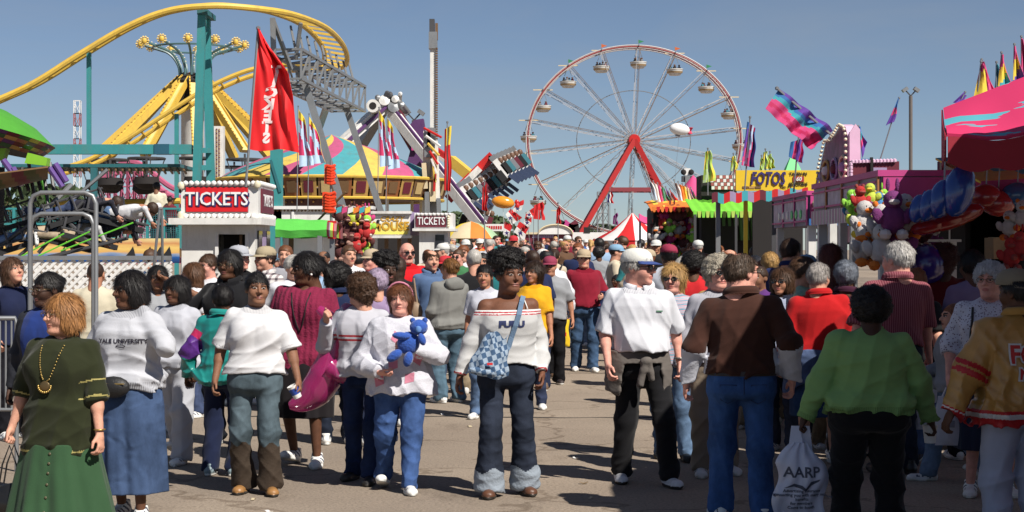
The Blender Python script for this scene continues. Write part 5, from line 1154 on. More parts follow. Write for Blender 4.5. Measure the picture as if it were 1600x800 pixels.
# ------------------------------------------------------------------ right hand row
def stall_box(name,label,cat,u0,u1,y0,y1,vt,m_,roofm=None): pass
ro=thing('game_stall','game stall with orange scalloped canopy and hanging prizes near the wheel','stall',G(1062,38)); Y=38
def ocan(u,v):
    x=XX(1018,Y)+u*(XX(1110,Y)-XX(1018,Y)); return Vector((x,Y+v*2.2,ZZ(322,Y)+.28*math.sin(v*PI*.5)+.10*math.sin(u*PI)-.12))
mb=MB(); mb.sheet(ocan,24,6,lambda u,v:[orange,yelf][int(u*12)%2] if v>.3 else orange,th=.03); part(mb,'canopy',ro)
mb=MB()
for i in range(14): u=1019+i*6.5; mb.poly([(XX(u,Y),ZZ(323,Y)),(XX(u+6,Y),ZZ(323,Y)),(XX(u+5,Y),ZZ(330,Y)),(XX(u+3,Y),ZZ(332,Y)),(XX(u+1,Y),ZZ(330,Y))],.02,[orange,redc][i%2],y=Y-.03)
part(mb,'valance',ro)
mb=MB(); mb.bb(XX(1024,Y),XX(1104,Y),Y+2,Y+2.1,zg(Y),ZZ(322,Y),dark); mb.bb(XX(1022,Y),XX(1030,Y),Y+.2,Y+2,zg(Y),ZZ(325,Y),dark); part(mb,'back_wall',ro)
mb=MB(); mb.bb(XX(1092,Y),XX(1101,Y),Y,Y+.1,zg(Y),ZZ(343,Y),whitec); part(mb,'post',ro)
mb=MB(); mb.bb(XX(1048,Y),XX(1066,Y),Y+.6,Y+.62,ZZ(361,Y),ZZ(348,Y),whitec); mb.bb(XX(1068,Y),XX(1088,Y),Y+.6,Y+.62,ZZ(360,Y),ZZ(346,Y),lav); mb.bb(XX(1070,Y),XX(1086,Y),Y+.58,Y+.6,ZZ(358,Y),ZZ(352,Y),navy); part(mb,'sign_board',ro)
plush_cluster(1024,1092,334,400,38.4,28,.48,'the orange stall',pal=[5,3,7,0,2,3,4],grid=(7,4))
r1=thing('awning','pink and purple rolled awning between striped tent and orange stall','awning',G(1010,42)); mb=MB(); mb.sheet(lambda u,v:P(998+u*26,335+6*math.sin(u*3)+v*10,42-v*.4),10,4,pink,th=.03); part(mb,'cloth',r1); [part((lambda q:(q.bar(P(u_,338,42),G(u_,42),.05,steel),q)[1])(MB()),'post',r1) for u_ in(1000,1022)]
# pink peaked tent
rp2=thing('pink_tent','small pink peaked tent roof with teal edge above the stalls','tent',G(1083,60)); Y=60
mb=MB(); mb.lathe([(.50,-.42),(.47,-.30),(.30,.0),(.12,.22),(0,.36)],pink,16,P(1083,289,Y),mats=lambda j:pink); mb.lathe([(.50,-.62),(.50,-.42)],cyan,16,P(1083,289,Y),mats=lambda j:[cyan,yelf,cyan][j%3]); part(mb,'roof',rp2); mb=MB(); mb.tube([P(1083,289,Y),G(1083,Y)],.04,steel); part(mb,'pole',rp2)
# photo booth
rfb=thing('photo_booth','photo stall with yellow FOTOS sign and striped awning edge','photo stall',G(1210,30)); Y=30
mb=MB(); mb.bb(XX(1150,Y),XX(1300,Y),Y,Y+.12,ZZ(298,Y),ZZ(266,Y),M_('sign_yellow',(.75,.52,.03),rough=.4)); part(mb,'sign_board',rfb)
for s_,u in(('FOTOS',1199),('FOTOS',1302)): 
    for dx,dy,m_ in((0,-.01,navy),): text(s_,.325,m_,(XX(u,Y)-rfb.location.x+dx,Y-.015+dy-rfb.location.y,ZZ(280,Y)-rfb.location.z-dx*.5),parent=rfb,bold=.008,extrude=.004,shear=.22,sx=.60)
for s_,v,sz,m_ in(('TAKEN IN',272,.07,dark),('SECONDS',288,.075,dark)): text(s_,sz,m_,(XX(1247,Y)-rfb.location.x,Y-.015-rfb.location.y,ZZ(v,Y)-rfb.location.z),parent=rfb,bold=.003,extrude=.003)
mb=MB(); mb.bb(XX(1239,Y),XX(1256,Y),Y-.02,Y,ZZ(284,Y),ZZ(276,Y),M_('label_red',(.35,.03,.03))); part(mb,'number_plate',rfb)
text('60',.10,whitec,(XX(1247.5,Y)-rfb.location.x,Y-.035-rfb.location.y,ZZ(280,Y)-rfb.location.z),parent=rfb,bold=.003,extrude=.003,shear=.2)
text('No. 12',.07,dark,(XX(1228,Y)-rfb.location.x,Y-.015-rfb.location.y,ZZ(292,Y)-rfb.location.z),parent=rfb,extrude=.003,bold=.002)
mb=MB(); 
for i in range(3): mb.bb(XX(1160+i*10,Y),XX(1169+i*10,Y),Y-.012,Y,ZZ(294.5,Y),ZZ(291,Y),[brownp,M_('ochre_panel',(.45,.27,.08)),brownp][i])
part(mb,'small_print',rfb)
mb=MB(); y0=26.6
def aw(u,v): return Vector(((XX(1112,y0)*(1-u)+XX(1262,y0)*u)*(1-v)+(XX(1130,30)*(1-u)+XX(1300,30)*u)*v, y0+(30.2-y0)*v, (ZZ(307,y0)*(1-u)+ZZ(299,y0)*u)*(1-v)+ZZ(303,30)*v+.02*math.sin(u*40)))
mb.sheet(aw,20,5,lambda u,v:[maroon,brownp,maroon,M_('dull_green',(.06,.09,.04))][int(u*10)%4],th=.03); part(mb,'awning',rfb)
mb=MB(); ed=[maroon,cyan,redc,lav,redc,cyan,lav,redc]
mb.sheet(lambda u,v:aw(u,0)+Vector((0,-.01,-.0+.16*(.3-v))),32,1,lambda u,v:ed[int(u*16)%8],th=.02); part(mb,'awning_edge',rfb)
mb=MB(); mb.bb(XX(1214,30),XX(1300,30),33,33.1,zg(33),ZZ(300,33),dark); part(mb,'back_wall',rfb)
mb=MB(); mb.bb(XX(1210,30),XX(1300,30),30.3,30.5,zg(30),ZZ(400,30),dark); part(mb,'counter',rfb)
for u,yy,m_ in((1122,27,steel),(1209,27,dsteel),(1165,30,yelf),(1262,27,steel)): mb=MB(); mb.bar(P(u,303,yy),G(u,yy),.07,m_); part(mb,'post',rfb)
rwn=thing('tiled_roof_stall','low stall roof with white and red tile pattern left of the yellow sign','stall',G(1130,36)); Y=36
mb=MB()
for i in range(9):
    for j in range(4): mb.bb(XX(1112+i*5,Y),XX(1116.5+i*5,Y),Y+.1*j,Y+.1*j+.05,ZZ(296-j*6,Y),ZZ(291-j*6,Y),[whitec,M_('dull_red_tile',(.35,.10,.08))][(i+j)%2])
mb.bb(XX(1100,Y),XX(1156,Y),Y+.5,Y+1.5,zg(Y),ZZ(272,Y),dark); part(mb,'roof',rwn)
rga=thing('green_awning','bright green scalloped awning in shade under the photo stall','awning',G(1150,35)); Y=35
mb=MB(); mb.sheet(lambda u,v:Vector((XX(1082,Y)+u*(XX(1228,Y)-XX(1082,Y)),Y+1.6*v,ZZ(330,Y)+.30*v+.012*math.sin(u*70))),40,4,M_('lime_awning',(.20,.62,.05),rough=.6),th=.02)
for i in range(22): u=1083+i*6.6; mb.poly([(XX(u,Y),ZZ(330,Y)),(XX(u+6.2,Y),ZZ(330,Y)),(XX(u+5,Y),ZZ(340,Y)),(XX(u+1,Y),ZZ(340,Y))],.02,[M_('lime_awning',(.2,.62,.05)),ygreen][i%2],y=Y-.02)
part(mb,'cloth',rga); mb=MB()
for u in(1086,1150,1224): mb.bar(P(u,335,Y),G(u,Y),.05,dsteel)
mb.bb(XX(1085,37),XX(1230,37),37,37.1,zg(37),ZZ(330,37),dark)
for i in range(12): mb.tube([P(1130+i*9,338,36.5),P(1132+i*9,375,36.6)],.05,M_('vine_green',(.04,.12,.03)),5)
part(mb,'frame',rga)
# green peaked tent above fotos
rgt=thing('green_tent','lime green peaked tent top behind the yellow photo sign','tent',G(1238,36)); Y=36; mb=MB(); mb.lathe([(.36,-.32),(.2,.0),(0,.33)],green,4,P(1238,262,Y),mats=lambda j:M_('mint_fabric',(.15,.65,.22)),a0=PI/4,a1=PI/4+2*PI); mb.tube([P(1238,262,Y),G(1238,Y)],.04,steel); mb.build('x') if False else part(mb,'roof',rgt)
# light-bulb marquee facing the midway
rmq=thing('marquee_front','tall arched marquee front rimmed with bulbs beside the photo stall','marquee',G(1300,25)); 
xm=4.62; ya,yb2=22.9,25.0
mb=MB(); 
prof=[(ya,1.9),(ya,3.36),(ya+.15,3.50),(ya+.5,3.56),(ya+.9,3.45),(ya+1.3,3.38),(ya+1.6,3.40),(yb2,3.0),(yb2,1.9)]
vs=[(xm,y,z) for y,z in prof]+[(xm+.16,y,z) for y,z in prof]; n=len(prof)
mb.add(vs,[tuple(range(n)),tuple(range(2*n-1,n-1,-1))],M_('marquee_purple',(.17,.10,.16),var=.5,vscale=6)); mb.add(vs,[(i,(i+1)%n,n+(i+1)%n,n+i) for i in range(n)],lpink); part(mb,'panel',rmq)
for (y0_,z0_),(y1_,z1_) in zip(prof[:-1],prof[1:]): 
    k=max(2,int(math.hypot(y1_-y0_,z1_-z0_)/.085)); bulb_parts(rmq,(xm-.03,y0_,z0_),(xm-.03,y1_,z1_),k,.025,bulbm)
mb=MB(); 
for i in range(9):
    yy=ya+.25+(i%3)*.62; zz=2.15+(i//3)*.40; mb.tube([(xm-.02,yy+.22*math.cos(t*PI/6),zz+.15*math.sin(t*PI/6)) for t in range(12)],.022,[cream,lav,M_('ochre_panel',(.45,.27,.08))][i%3],5,closed=True); mb.sphere((xm-.01,yy,zz),.08,[lav,maroon,whitec][i%3],8)
part(mb,'ornament',rmq)
mb=MB(); mb.bb(xm+.16,xm+.33,ya,yb2,1.9,3.05,blue); mb.bb(xm+.0,xm+.9,ya+.05,yb2,1.88,1.9,dark); mb.bb(xm+.1,xm+.2,ya+.3,ya+.4,zg(24),1.9,steel); mb.bb(xm+.1,xm+.2,yb2-.4,yb2-.3,zg(24),1.9,steel); part(mb,'base_box',rmq)
# round-cornered pink tall edge facing camera
mb=MB(); mb.poly([(xm+.02,2.98),(xm+.17,2.98),(xm+.165,3.45),(xm+.10,3.53),(xm+.02,3.40)],.03,lpink,y=ya-.034); part(mb,'edge_panel',rmq)
# second marquee panels (maroon with star plush) behind
rm3=thing('ride_board','maroon ride panel with white bulbs and painted clouds behind the inflatables','ride panel',G(1355,21)); Y=21
mb=MB(); mb.bb(XX(1328,Y),XX(1405,Y),Y,Y+.1,ZZ(305,Y),ZZ(252,Y),maroon); bulbs(mb,(XX(1329,Y),Y-.02,ZZ(303,Y)),(XX(1329,Y),Y-.02,ZZ(254,Y)),9,.03,lpink); bulbs(mb,(XX(1329,Y),Y-.02,ZZ(253,Y)),(XX(1400,Y),Y-.02,ZZ(251,Y)),13,.03,lpink); mb.bb(XX(1359,Y),XX(1363,Y),Y-.05,Y-.001,ZZ(305,Y),ZZ(246,Y),dark)
mb.bb(XX(1364,Y),XX(1385,Y),Y-.03,Y-.002,ZZ(296,Y),ZZ(262,Y),lav); mb.sphere(P(1374,298,Y-.06),.12,cyan,8,(1.6,.4,.7)); mb.sphere(P(1352,292,Y-.06),.10,whitec,8,(1.2,.4,.9)); mb.sphere(P(1350,285,Y-.04),.12,navy,8,(1,.3,1)); part(mb,'panel',rm3)
mb=MB(); mb.bar((XX(1335,Y),Y+.05,ZZ(252,Y)),(XX(1335,Y),Y+.05,zg(Y)),.08,steel); mb.bar((XX(1400,Y),Y+.05,ZZ(252,Y)),(XX(1400,Y),Y+.05,zg(Y)),.08,steel); part(mb,'post',rm3)
# lavender trailer with pink end
def trailer(name,label,xr,y0,y1,z0,z1,side,end,lower,stripes=False):
    r=thing(name,label,'food trailer',(xr+.8,(y0+y1)/2,zg(y0))); mb=MB(); mb.bb(xr,xr+1.8,y0,y1,z0,z1,side); mb.bb(xr-.03,xr+1.8,y0-.03,y1,z1,z1+.06,magenta); part(mb,'awning_box',r)
    mb=MB(); mb.bb(xr+.02,xr+1.75,y0-.04,y0-.002,z0+.09,z1-.01,end); mb.bb(xr,xr+1.8,y0-.05,y0-.003,z0,z0+.088,lower); part(mb,'end_panel',r)
    mb=MB(); n=int((y1-y0)/.75)
    for i in range(n):
        ya_=y0+i*(y1-y0)/n+.05; yb_=ya_+(y1-y0)/n-.1; mb.bb(xr-.012,xr-.002,ya_,yb_,z0+.06,z1-.05,M_('pale_lavender',(.42,.36,.46),var=.3,vscale=9)); mb.bb(xr-.03,xr-.013,ya_-.06,ya_-.01,z0,z1,M_('copper_trim',(.35,.14,.05)) if stripes else magenta)
        mb.bar((xr-.025,ya_,z0+.06),(xr-.025,yb_,z0+.06),.02,magenta); mb.bar((xr-.025,ya_,z1-.05),(xr-.025,yb_,z1-.05),.02,magenta)
    part(mb,'side_panel',r)
    if stripes:
        mb=MB(); k=int((y1-y0)/.09)
        for i in range(k): mb.bb(xr-.05,xr-.035,y0+i*.09,y0+i*.09+.05,z0-.14,z0+.02,[whitec,lpink][i%2]); mb.bb(xr-.048,xr-.037,y0+i*.09+.05,y0+i*.09+.09,z0-.13,z0+.02,maroon)
        part(mb,'valance',r)
    mb=MB(); mb.bb(xr+.5,xr+1.8,y0+.2,y1-.1,zg(y0)+.5,zg(y0)+1.15,white); mb.bb(xr+1.6,xr+1.75,y0+.2,y1-.1,zg(y0)+1.15,z0,dark); part(mb,'body',r)
    for yy in(y0+.15,y1-.15): mb=MB(); mb.bb(xr+.02,xr+.12,yy-.05,yy+.05,zg(yy),z0,white); part(mb,'post',r)
    return r
tr1=trailer('food_trailer','lavender food trailer with pink end panel showing pale cups',3.92,22,24.9,2.12,2.52,M_('grey_purple',(.14,.12,.22)),magenta,blue)
mb=MB(); 
for i,u in enumerate((1276,1291)): p=P(u,318,21.9); mb.lathe([(.035,-.08),(.055,0),(.06,.01),(.03,.06),(0,.08)],M_('cup_cream',(.6,.55,.35)),10,p)
part(mb,'painted_cup',tr1)
mb=MB()
for i in range(6): mb.sphere((3.90,22.5+i*.36,2.28),.07,[M_('mint_fabric',(.15,.65,.22)),whitec][i//3],6,(.2,1.3,1))
part(mb,'logo',tr1)
tr2=trailer('food_trailer','pale lavender trailer front with copper trim and striped valance',3.52,15.9,19.4,2.22,2.50,M_('grey_lavender',(.30,.26,.34)),magenta,magenta,True)
for u,yy in((1318,19.6),(1302,20.3)): mb=MB(); mb.bb(XX(u-5,yy),XX(u+6,yy),yy,yy+.15,zg(yy),ZZ(343,yy),white); part(mb,'post',tr2)
# toys at right
plush_cluster(1328,1385,305,345,15.3,12,.24,'the awning corner',pal=[4,6,1,7,5],grid=(6,2))
plush_cluster(1345,1425,335,400,14.8,8,.46,'the prize corner',pal=[0,0,7],grid=(4,2))
plush_cluster(1338,1365,340,400,15.1,3,.40,'the prize corner edge',pal=[1,5],grid=(1,3))
plush_cluster(1570,1600,330,410,14.6,4,.30,'the right edge stall',pal=[0,5],grid=(2,2))
plush_cluster(1418,1470,345,385,15.2,6,.20,'the counter front',pal=[3,7,4],grid=(3,2))
# pink canopy stall at right
rpc=thing('prize_stall','big prize stall with pink canopy and dark red scalloped edge at the right','stall',(5.6,17,0)); 
ex0=3.80; 
def can(u,v): # u along x, v back
    x=3.66+.72*v*(1-u)+u*4.0; y=14.0+v*2.9; z=2.78+.16*u+(.46+1.1*u)*v**.8-.05*math.sin(u*PI*5)**2*(1-v)-.07*math.sin(v*PI)+.015*math.sin(u*31)*math.sin(v*PI); return Vector((x,y,z))
def pcm(N,L,tc):
    n=N.new('ShaderNodeTexNoise'); n.inputs['Scale'].default_value=.9; n.inputs['Detail'].default_value=5; mp=N.new('ShaderNodeMapping'); mp.inputs['Scale'].default_value=(.5,1,3.5); L.new(tc.outputs['Object'],mp.inputs[0]); L.new(mp.outputs[0],n.inputs[0])
    return ramp(N,L,n.outputs['Fac'],[(.56,(.62,.035,.13)),(.58,(.10,.40,.48))],True)
mb=MB(); mb.sheet(can,24,12,pcol('pink_canopy',pcm,.7),th=.03); mb.sphere(can(.28,.0)+Vector((0,0,.05)),.035,cream,8); part(mb,'canopy',rpc)
mb=MB(); dred=M_('dark_red_fabric',(.30,.012,.03),rough=.8)
mb.sheet(lambda u,v:can(u,0)+Vector((0,-.02,-.03-v*(.22+.06*abs(math.sin(u*PI*10))))),84,4,dred,th=.015); mb.sheet(lambda u,v:(lambda c:Vector((c.x-.02,c.y,(c.z-.02)*(1-v)+v*(2.62-.05*abs(math.sin(u*PI*8))))))(can(0,u)),84,6,dred,th=.015); part(mb,'valance',rpc)
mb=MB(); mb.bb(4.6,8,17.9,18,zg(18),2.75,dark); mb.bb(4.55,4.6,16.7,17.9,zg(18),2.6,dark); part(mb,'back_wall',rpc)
for x,y in((5.0,14.3),(5.2,16.6)): mb=MB(); mb.bar((x,y,zg(y)),(x,y,2.85),.06,dsteel); part(mb,'post',rpc)
mb=MB(); cb=[yelf,cyan,yelf,pink,cyan,pink]
mb.sheet(lambda u,v:Vector((4.25+u*3.3,15.1+v*1.6,2.42+.20*u+.30*v)),36,6,lambda u,v:cb[int(u*5.5+v*1.2)%6],th=.02); mb.sheet(lambda u,v:Vector((4.25+u*3.3,15.08,2.42+.20*u-.09*v-.03*abs(math.sin(u*PI*9))*v)),60,2,magenta,th=.012); part(mb,'striped_awning',rpc)
mb=MB(); mb.bb(4.25,8,15.6,16.2,zg(16)+.2,zg(16)+1.05,M_('counter_dark',(.10,.04,.05))); part(mb,'counter',rpc)
# blue ribbed and red inflatables
rbi=thing('inflatable_toy','big hanging inflatable with four blue ribbed lobes over red pads','inflatable',P(1475,320,14.5)); vin=lambda n,c: mat(n,c,rough=.22,spec=.6,coat=.5)
bl=vin('blue_vinyl',(.012,.055,.28)); rdv=vin('red_vinyl',(.25,.015,.015)); Y=14.5
for i,(u,v) in enumerate(((1434,326),(1450,321),(1470,311),(1498,298))):
    mb=MB(); s_=(.085,.095,.115,.155)[i]; mb.sphere(P(u,v,Y-.05*i),s_,bl,16,(.88,.9,1.5),Matrix.Rotation(R(14),3,'Y')); mb.tube([P(u+8,v-20-4*i,Y-.05*i),P(u+12,v-27-5*i,Y-.05*i)],.012,bl,6); part(mb,'blue_lobe',rbi)
for u,v,sc in((1480,345,(1.8,.8,.55)),(1500,335,(1.5,.8,.6)),(1455,352,(1.3,.8,.5))): mb=MB(); mb.sphere(P(u,v,Y+.1),.15,rdv,12,sc,Matrix.Rotation(R(-15),3,'Y')); part(mb,'red_pad',rbi)
mb=MB(); mb.tube([P(1475,300,Y),P(1478,200,14.6)],.008,steel,4); part(mb,'cord',rbi)
for u,v,c,l in((1541,308,(.35,.03,.03),'dull red teardrop balloon hanging under the striped awning'),(1590,305,(.03,.12,.30),'blue teardrop balloon hanging under the striped awning at the edge'),(1560,318,(.30,.03,.03),'small red balloon with a white highlight under the striped awning')):
    r=thing('hanging_balloon',l,'balloon',P(u,v,15)); mb=MB(); mb.sphere((0,0,0),.14,vin('balloon_%.2f'%c[2],c),14,(1.1,.9,.85)); mb.build('skin',r); mb=MB(); mb.tube([(0,0,.1),(0.02,0,.5)],.006,steel,4); mb.build('cord',r)
rpb=thing('round_balloon','large purple blue round balloon above the dark red clothed visitor','balloon',P(1448,414,15.0)); mb=MB(); mb.sphere((0,0,0),.19,vin('purple_vinyl',(.03,.018,.17)),20); mb.build('skin',rpb); mb=MB(); mb.tube([(0,0,-.19),(.03,.05,-.55)],.005,whitec,4); mb.build('ribbon',rpb)
rcl=thing('cooler_counter','long white counter front under the hanging toys at right','counter',G(1452,15.4)); Y=15.4; mb=MB(); mb.bb(XX(1408,Y),XX(1495,Y),Y,Y+.6,.2,ZZ(378,Y),whitec); mb.bb(XX(1404,Y),XX(1500,Y),Y-.05,Y+.65,ZZ(378,Y),ZZ(374,Y),white); mb.bb(XX(1415,Y),XX(1495,Y),Y+.65,Y+.7,ZZ(374,Y),ZZ(362,Y),M_('grey_shelf',(.3,.3,.33))); part(mb,'body',rcl)
rbx=thing('cardboard_box','tan cardboard box on the counter at the right edge','box',P(1575,388,15.7)); mb=MB(); mb.bb(-.18,.20,-.15,.15,-.10,.10,M_('cardboard',(.42,.29,.17),rough=.9,dirt=.3)); mb.build('carton',rbx); mb=MB(); mb.bb(-.18,.20,-.03,.03,.101,.104,cream); mb.build('tape',rbx)
# out-of-frame stall at near right that throws the shade over the foreground
rms=thing('shade_stall','added unseen shade stall with green and white canvas roof beyond the right edge','stall',(6,12.6,0))  # unseen stall, added so its roof shades the right of the midway
mb=MB(); mb.sheet(lambda u,v:Vector((4.35+v*3.5+.5*(abs(u-.5)*2)**6,12.1+1.5*u,3.7+.3*math.sin(v*PI))),12,10,lambda u,v:[green,whitec][int(v*7)%2],th=.03); part(mb,'canopy',rms)
for x,y in((4.9,12.3),(4.9,13.4),(7.6,12.3),(7.6,13.4)): mb=MB(); mb.bar((x,y,0),(x,y,3.7),.07,steel); part(mb,'post',rms)
rla=thing('lavender_awning','small lavender and pink awning between the striped trailer and pink canopy','awning',G(1430,17.6)); Y=17.2
mb=MB(); mb.sheet(lambda u,v:Vector((XX(1398,Y)+u*(XX(1492,Y)-XX(1398,Y)),Y+v*1.2,ZZ(300-34*v,Y)+.03*math.sin(u*12)*(1-v))),20,6,lambda u,v:[pink,lpink,M_('crimson_fabric',(.55,.03,.12))][int(u*9)%3],th=.02); mb.sheet(lambda u,v:Vector((XX(1398,Y)+u*(XX(1492,Y)-XX(1398,Y)),Y-.01,ZZ(300,Y)-.10*v-.03*abs(math.sin(u*PI*8))*v)),48,2,magenta,th=.01); part(mb,'cloth',rla)
for u in(1402,1488): mb=MB(); mb.bar(P(u,300,Y+.1),G(u,Y+.1),.06,white); part(mb,'post',rla)
rns=thing('near_stall','large open fronted stall with sloping canvas roof at the near right','stall',(6,6,0))
def can2(u,v):
    a=u*PI/2; 
    x=2.95+v*4.2+.45*(1-min(1,u*6))**2; y=11.5-u*9.9; return Vector((x,y,3.62+.5*math.sin(v*PI)*.9))
mb=MB(); mb.sheet(can2,20,10,lambda u,v:[redc,whitec][int(v*7)%2],th=.03); part(mb,'canopy',rns)
for x,y in((3.6,10.2),(3.6,2),(7,10.2),(7,2)): mb=MB(); mb.bar((x,y,0),(x,y,3.6),.08,steel); part(mb,'post',rns)
mb=MB(); mb.bb(4.4,5,2,10,0,1.05,M_('counter_dark',(.10,.04,.05))); part(mb,'counter',rns); mb=MB(); mb.bb(7.1,7.2,2,10.3,0,3.5,maroon); part(mb,'back_wall',rns)
# ------------------------------------------------------------------ flags
def flag(label,pa,pb,cloth,mf,nu=14,nv=20,pr=.02,name='flag',group=None,th=.006,pm=None):
    """pole from pa (foot) to pb (tip); cloth(u,v) world surface"""
    r=thing(name,label,'flag',pa,group=group); mb=MB(); mb.tube([pa,pb],pr,pm or steel,6); mb.sphere(pb,pr*1.8,pm or steel,6); part(mb,'pole',r); mb=MB(); mb.sheet(cloth,nu,nv,mf,th=th); part(mb,'cloth',r); return r
def quadcloth(pts,y,amp,k=3,seed=0):
    """pts = top-left, top-right, bottom-right, bottom-left in photo pixels"""
    a,b,c,d=[Vector((p[0],p[1],0)) for p in pts]
    def f(u,v):
        q=(a*(1-u)+b*u)*(1-v)+(d*(1-u)+c*u)*v; w=amp*math.sin(k*2*PI*u+2.2*v+seed)*(.25+.75*u); p=P(q.x+1.2*math.sin(k*5*v+seed)*u,q.y,y); return p+Vector((0,w,0))
    return f
# big red TICKETS flag
def redflag(u,v):
    lx=403-15*v; rx=np.interp(v,[0,.15,.30,.36,.55,.75,1],[404,421,444,452,459,460,466]); top=45+188*v
    q=P(lx+(rx-lx)*u,top+4*u*v+ (2*math.sin(u*7)*v),26); return q+Vector((0,.09*math.sin(u*9+v*5)*u+.05*math.sin(u*21-v*9)*u,0))
rfl=flag('huge red TICKETS flag hanging from a tall leaning pole above the booth',P(384,292,26),P(403.5,44,26),redflag,M_('flag_red',(.72,.008,.012),rough=.7),26,40,.022)
me=text_mesh('TICKETS',.33,stack=True,mirror=True,bold=.016,extrude=0,sx=1.2); bmx=bmesh.new(); bmx.from_mesh(me); bmesh.ops.subdivide_edges(bmx,edges=bmx.edges[:],cuts=1)
zs=[v.co.z for v in bmx.verts]; zmn,zmx=min(zs),max(zs)
for v in bmx.verts:
    t=(zmx-v.co.z)/(zmx-zmn); fv=.30+.64*t; w=float(np.interp(fv,[0,.3,1],[1,41,78])); fu=float(np.clip((np.interp(t,[0,.4,1],[30,23,26]))/w+v.co.x*100/w*.55,0.02,.97)); p=redflag(fu,fv); v.co=p+Vector((0,-.012,0))-Vector(rfl.location)
bmx.to_mesh(me); bmx.free(); me.materials.clear(); me.materials.append(M_('flag_lettering',(.72,.60,.60))); link(bpy.data.objects.new('lettering',me),rfl)
pat4=lambda u,v: yelf if v<.14 else (lblue if (abs(v-.45-.35*(u-.5))<.09 or abs(u-.5)<.10) else (lblue if v>.78 else M_('crimson_fabric',(.55,.03,.12),rough=.7)))
for lab,u,v0,v1,w,y,fg in(('crimson flag with pale blue cross left of a matching flag near the big red flag',466,170,258,16,38,'a'),('crimson flag with pale blue cross leaning right near the grey truss leg',483,182,254,17,38,'a'),('crimson and pale blue flag left of a twin in front of the ride hub',592,172,258,13,40,'b'),('crimson and pale blue flag right of a twin in front of the ride hub',605,183,262,13,40,'b')):
    flag(lab,P(u-2,330,y),P(u,v0-4,y),quadcloth([(u,v0),(u+w*.6,v0+16),(u+w*1.5,v1),(u+w*.10,v1+3)],y,.05,1.5,u),pat4,10,20,.012,group='flags on the ride front')
def rw(u,v): return redc if math.sin(v*14+u*9)>-.72 else M_('crimson_fabric',(.55,.03,.12))
for lab,u,v0,v1,w,y in(('tall red feather flag with yellow top beside the mast',699,196,299,10,45),('red pennant below the tilted seats of the pendulum ride',757,287,330,8,46),('bright red flag with pale stripe over the crowd left of the wheel',841,315,344,16,60),('thin red flag in front of the wheel rim',872,322,350,6,60),('purple banner hanging by the wheel legs',961,362-30,352,7,80),('blue white and red flag hanging under the wheel brace',953,300-2,318,8,90)):
    mf=(lambda u_,v_:yelf if v_<.3 and u_>.3 else redc) if u==699 else ((lambda u_,v_:whitec if .6<u_<.72 and v_>.4 else redc) if u==841 else ((lambda u_,v_:[navy,whitec,redc][min(2,int(u_*3))]) if u==953 else ((lambda u_,v_:M_('plum_fabric',(.20,.04,.16)) if u==961 else redc))))
    flag(lab,P(u,385,y),P(u,v0-5,y),quadcloth([(u-w*.4,v0+6),(u+w*.5,v0),(u+w*.6,v1),(u-w*.5,v1-2)],y,.06,2,u),mf,8,14,.02)
starm=lambda u,v: redc if v<.5 else whitec
star=[(0.5*math.cos(PI/2+i*PI/5)*(1 if i%2==0 else .42),0.5*math.sin(PI/2+i*PI/5)*(1 if i%2==0 else .42)) for i in range(10)]
for i,(lab,pts) in enumerate((('top red and white star flag of the cluster over the crowd',[(806,318),(818,312),(816,328),(800,332)]),('red and white star flag left of the cluster middle',[(798,326),(815,340),(800,352),(790,335)]),('lowest left red and white star flag touching the crowd',[(788,346),(800,352),(797,372),(786,366)]),('large lower red and white star flag right of the cluster',[(812,346),(827,356),(818,376),(803,362)]),('small red and white star flag leaning right with blue canton',[(834,324),(838,334),(826,342),(820,334)]),('red and white star flag under the small leaning one',[(822,334),(832,340),(826,356),(818,348)]))):
    y=62; c=[sum(p[k] for p in pts)/4 for k in(0,1)]; r=flag(lab,P(c[0]+4,385,y),P(pts[0][0],pts[0][1]-2,y),quadcloth(pts,y,.05,1,i),starm,6,6,.012,group='star flags in a cluster')
    mb=MB(); q=quadcloth(pts,y,.05,1,i)(.5,.75); mb.poly([(q.x+a_*.20,q.z+b_*.20) for a_,b_ in star],.01,navy,y=q.y-.14); part(mb,'star',r)
band=lambda ms:(lambda u,v:ms[min(len(ms)-1,int(v*len(ms)))])
# multi coloured flags at right
flag('large wind blown flag in magenta teal and purple bands over the photo stall',P(1312,222,24),P(1214,138,24),quadcloth([(1218,138),(1302,203),(1268,234),(1196,170)],24,.10,3,1),lambda u,v:[purplef,bluef,M_('teal_fabric',(.05,.36,.42)),pink,M_('crimson_fabric',(.55,.03,.12)),pink][min(5,int((v+.07*math.sin(u*9))*6))],26,16,.018)
flag('narrow magenta and blue flag hanging behind the large wind blown flag',P(1240,300,25),P(1252,170,25),quadcloth([(1236,222),(1257,215),(1254,255),(1232,245)],25,.06,2,2),lambda u,v:[bluef,pink,purplef,pink][min(3,int(u*4))],12,10,.014)
flag('tall purple magenta and blue flag standing left of the photo sign',P(1163,305,28),P(1172,183,28),quadcloth([(1168,190),(1181,200),(1178,262),(1158,258)],28,.07,2,3),lambda u,v:[bluef,purplef,pink,lblue,pink][int(u*5+v*2.2)%5],12,20,.014)
for i,(u,v0,v1,w) in enumerate(((1106,235,286,13),(1146,243,268,8),(1196,236,266,9),(1203,240,266,8),(1190,246,267,6))):
    flag(['lime and gold feather flag at the left of the tiled roof stall','short lime flag at the left end of the yellow photo sign','lime and gold flag behind the letter O of the photo sign','lime flag leaning right above the photo sign','small gold flag leftmost of the trio above the photo sign'][i],P(u,305,33+.3*i),P(u,v0-3,33+.3*i),quadcloth([(u-w*.3,v0+2),(u+w*.3,v0),(u+w,v1-4),(u-w*.6,v1)],33+.3*i,.05,2,i),lambda a_,b_:[ygreen,yelf,ygreen,M_('pale_lime',(.5,.65,.35))][int(a_*4+b_*3)%4],8,12,.012,group='lime feather flags by the photo stall')
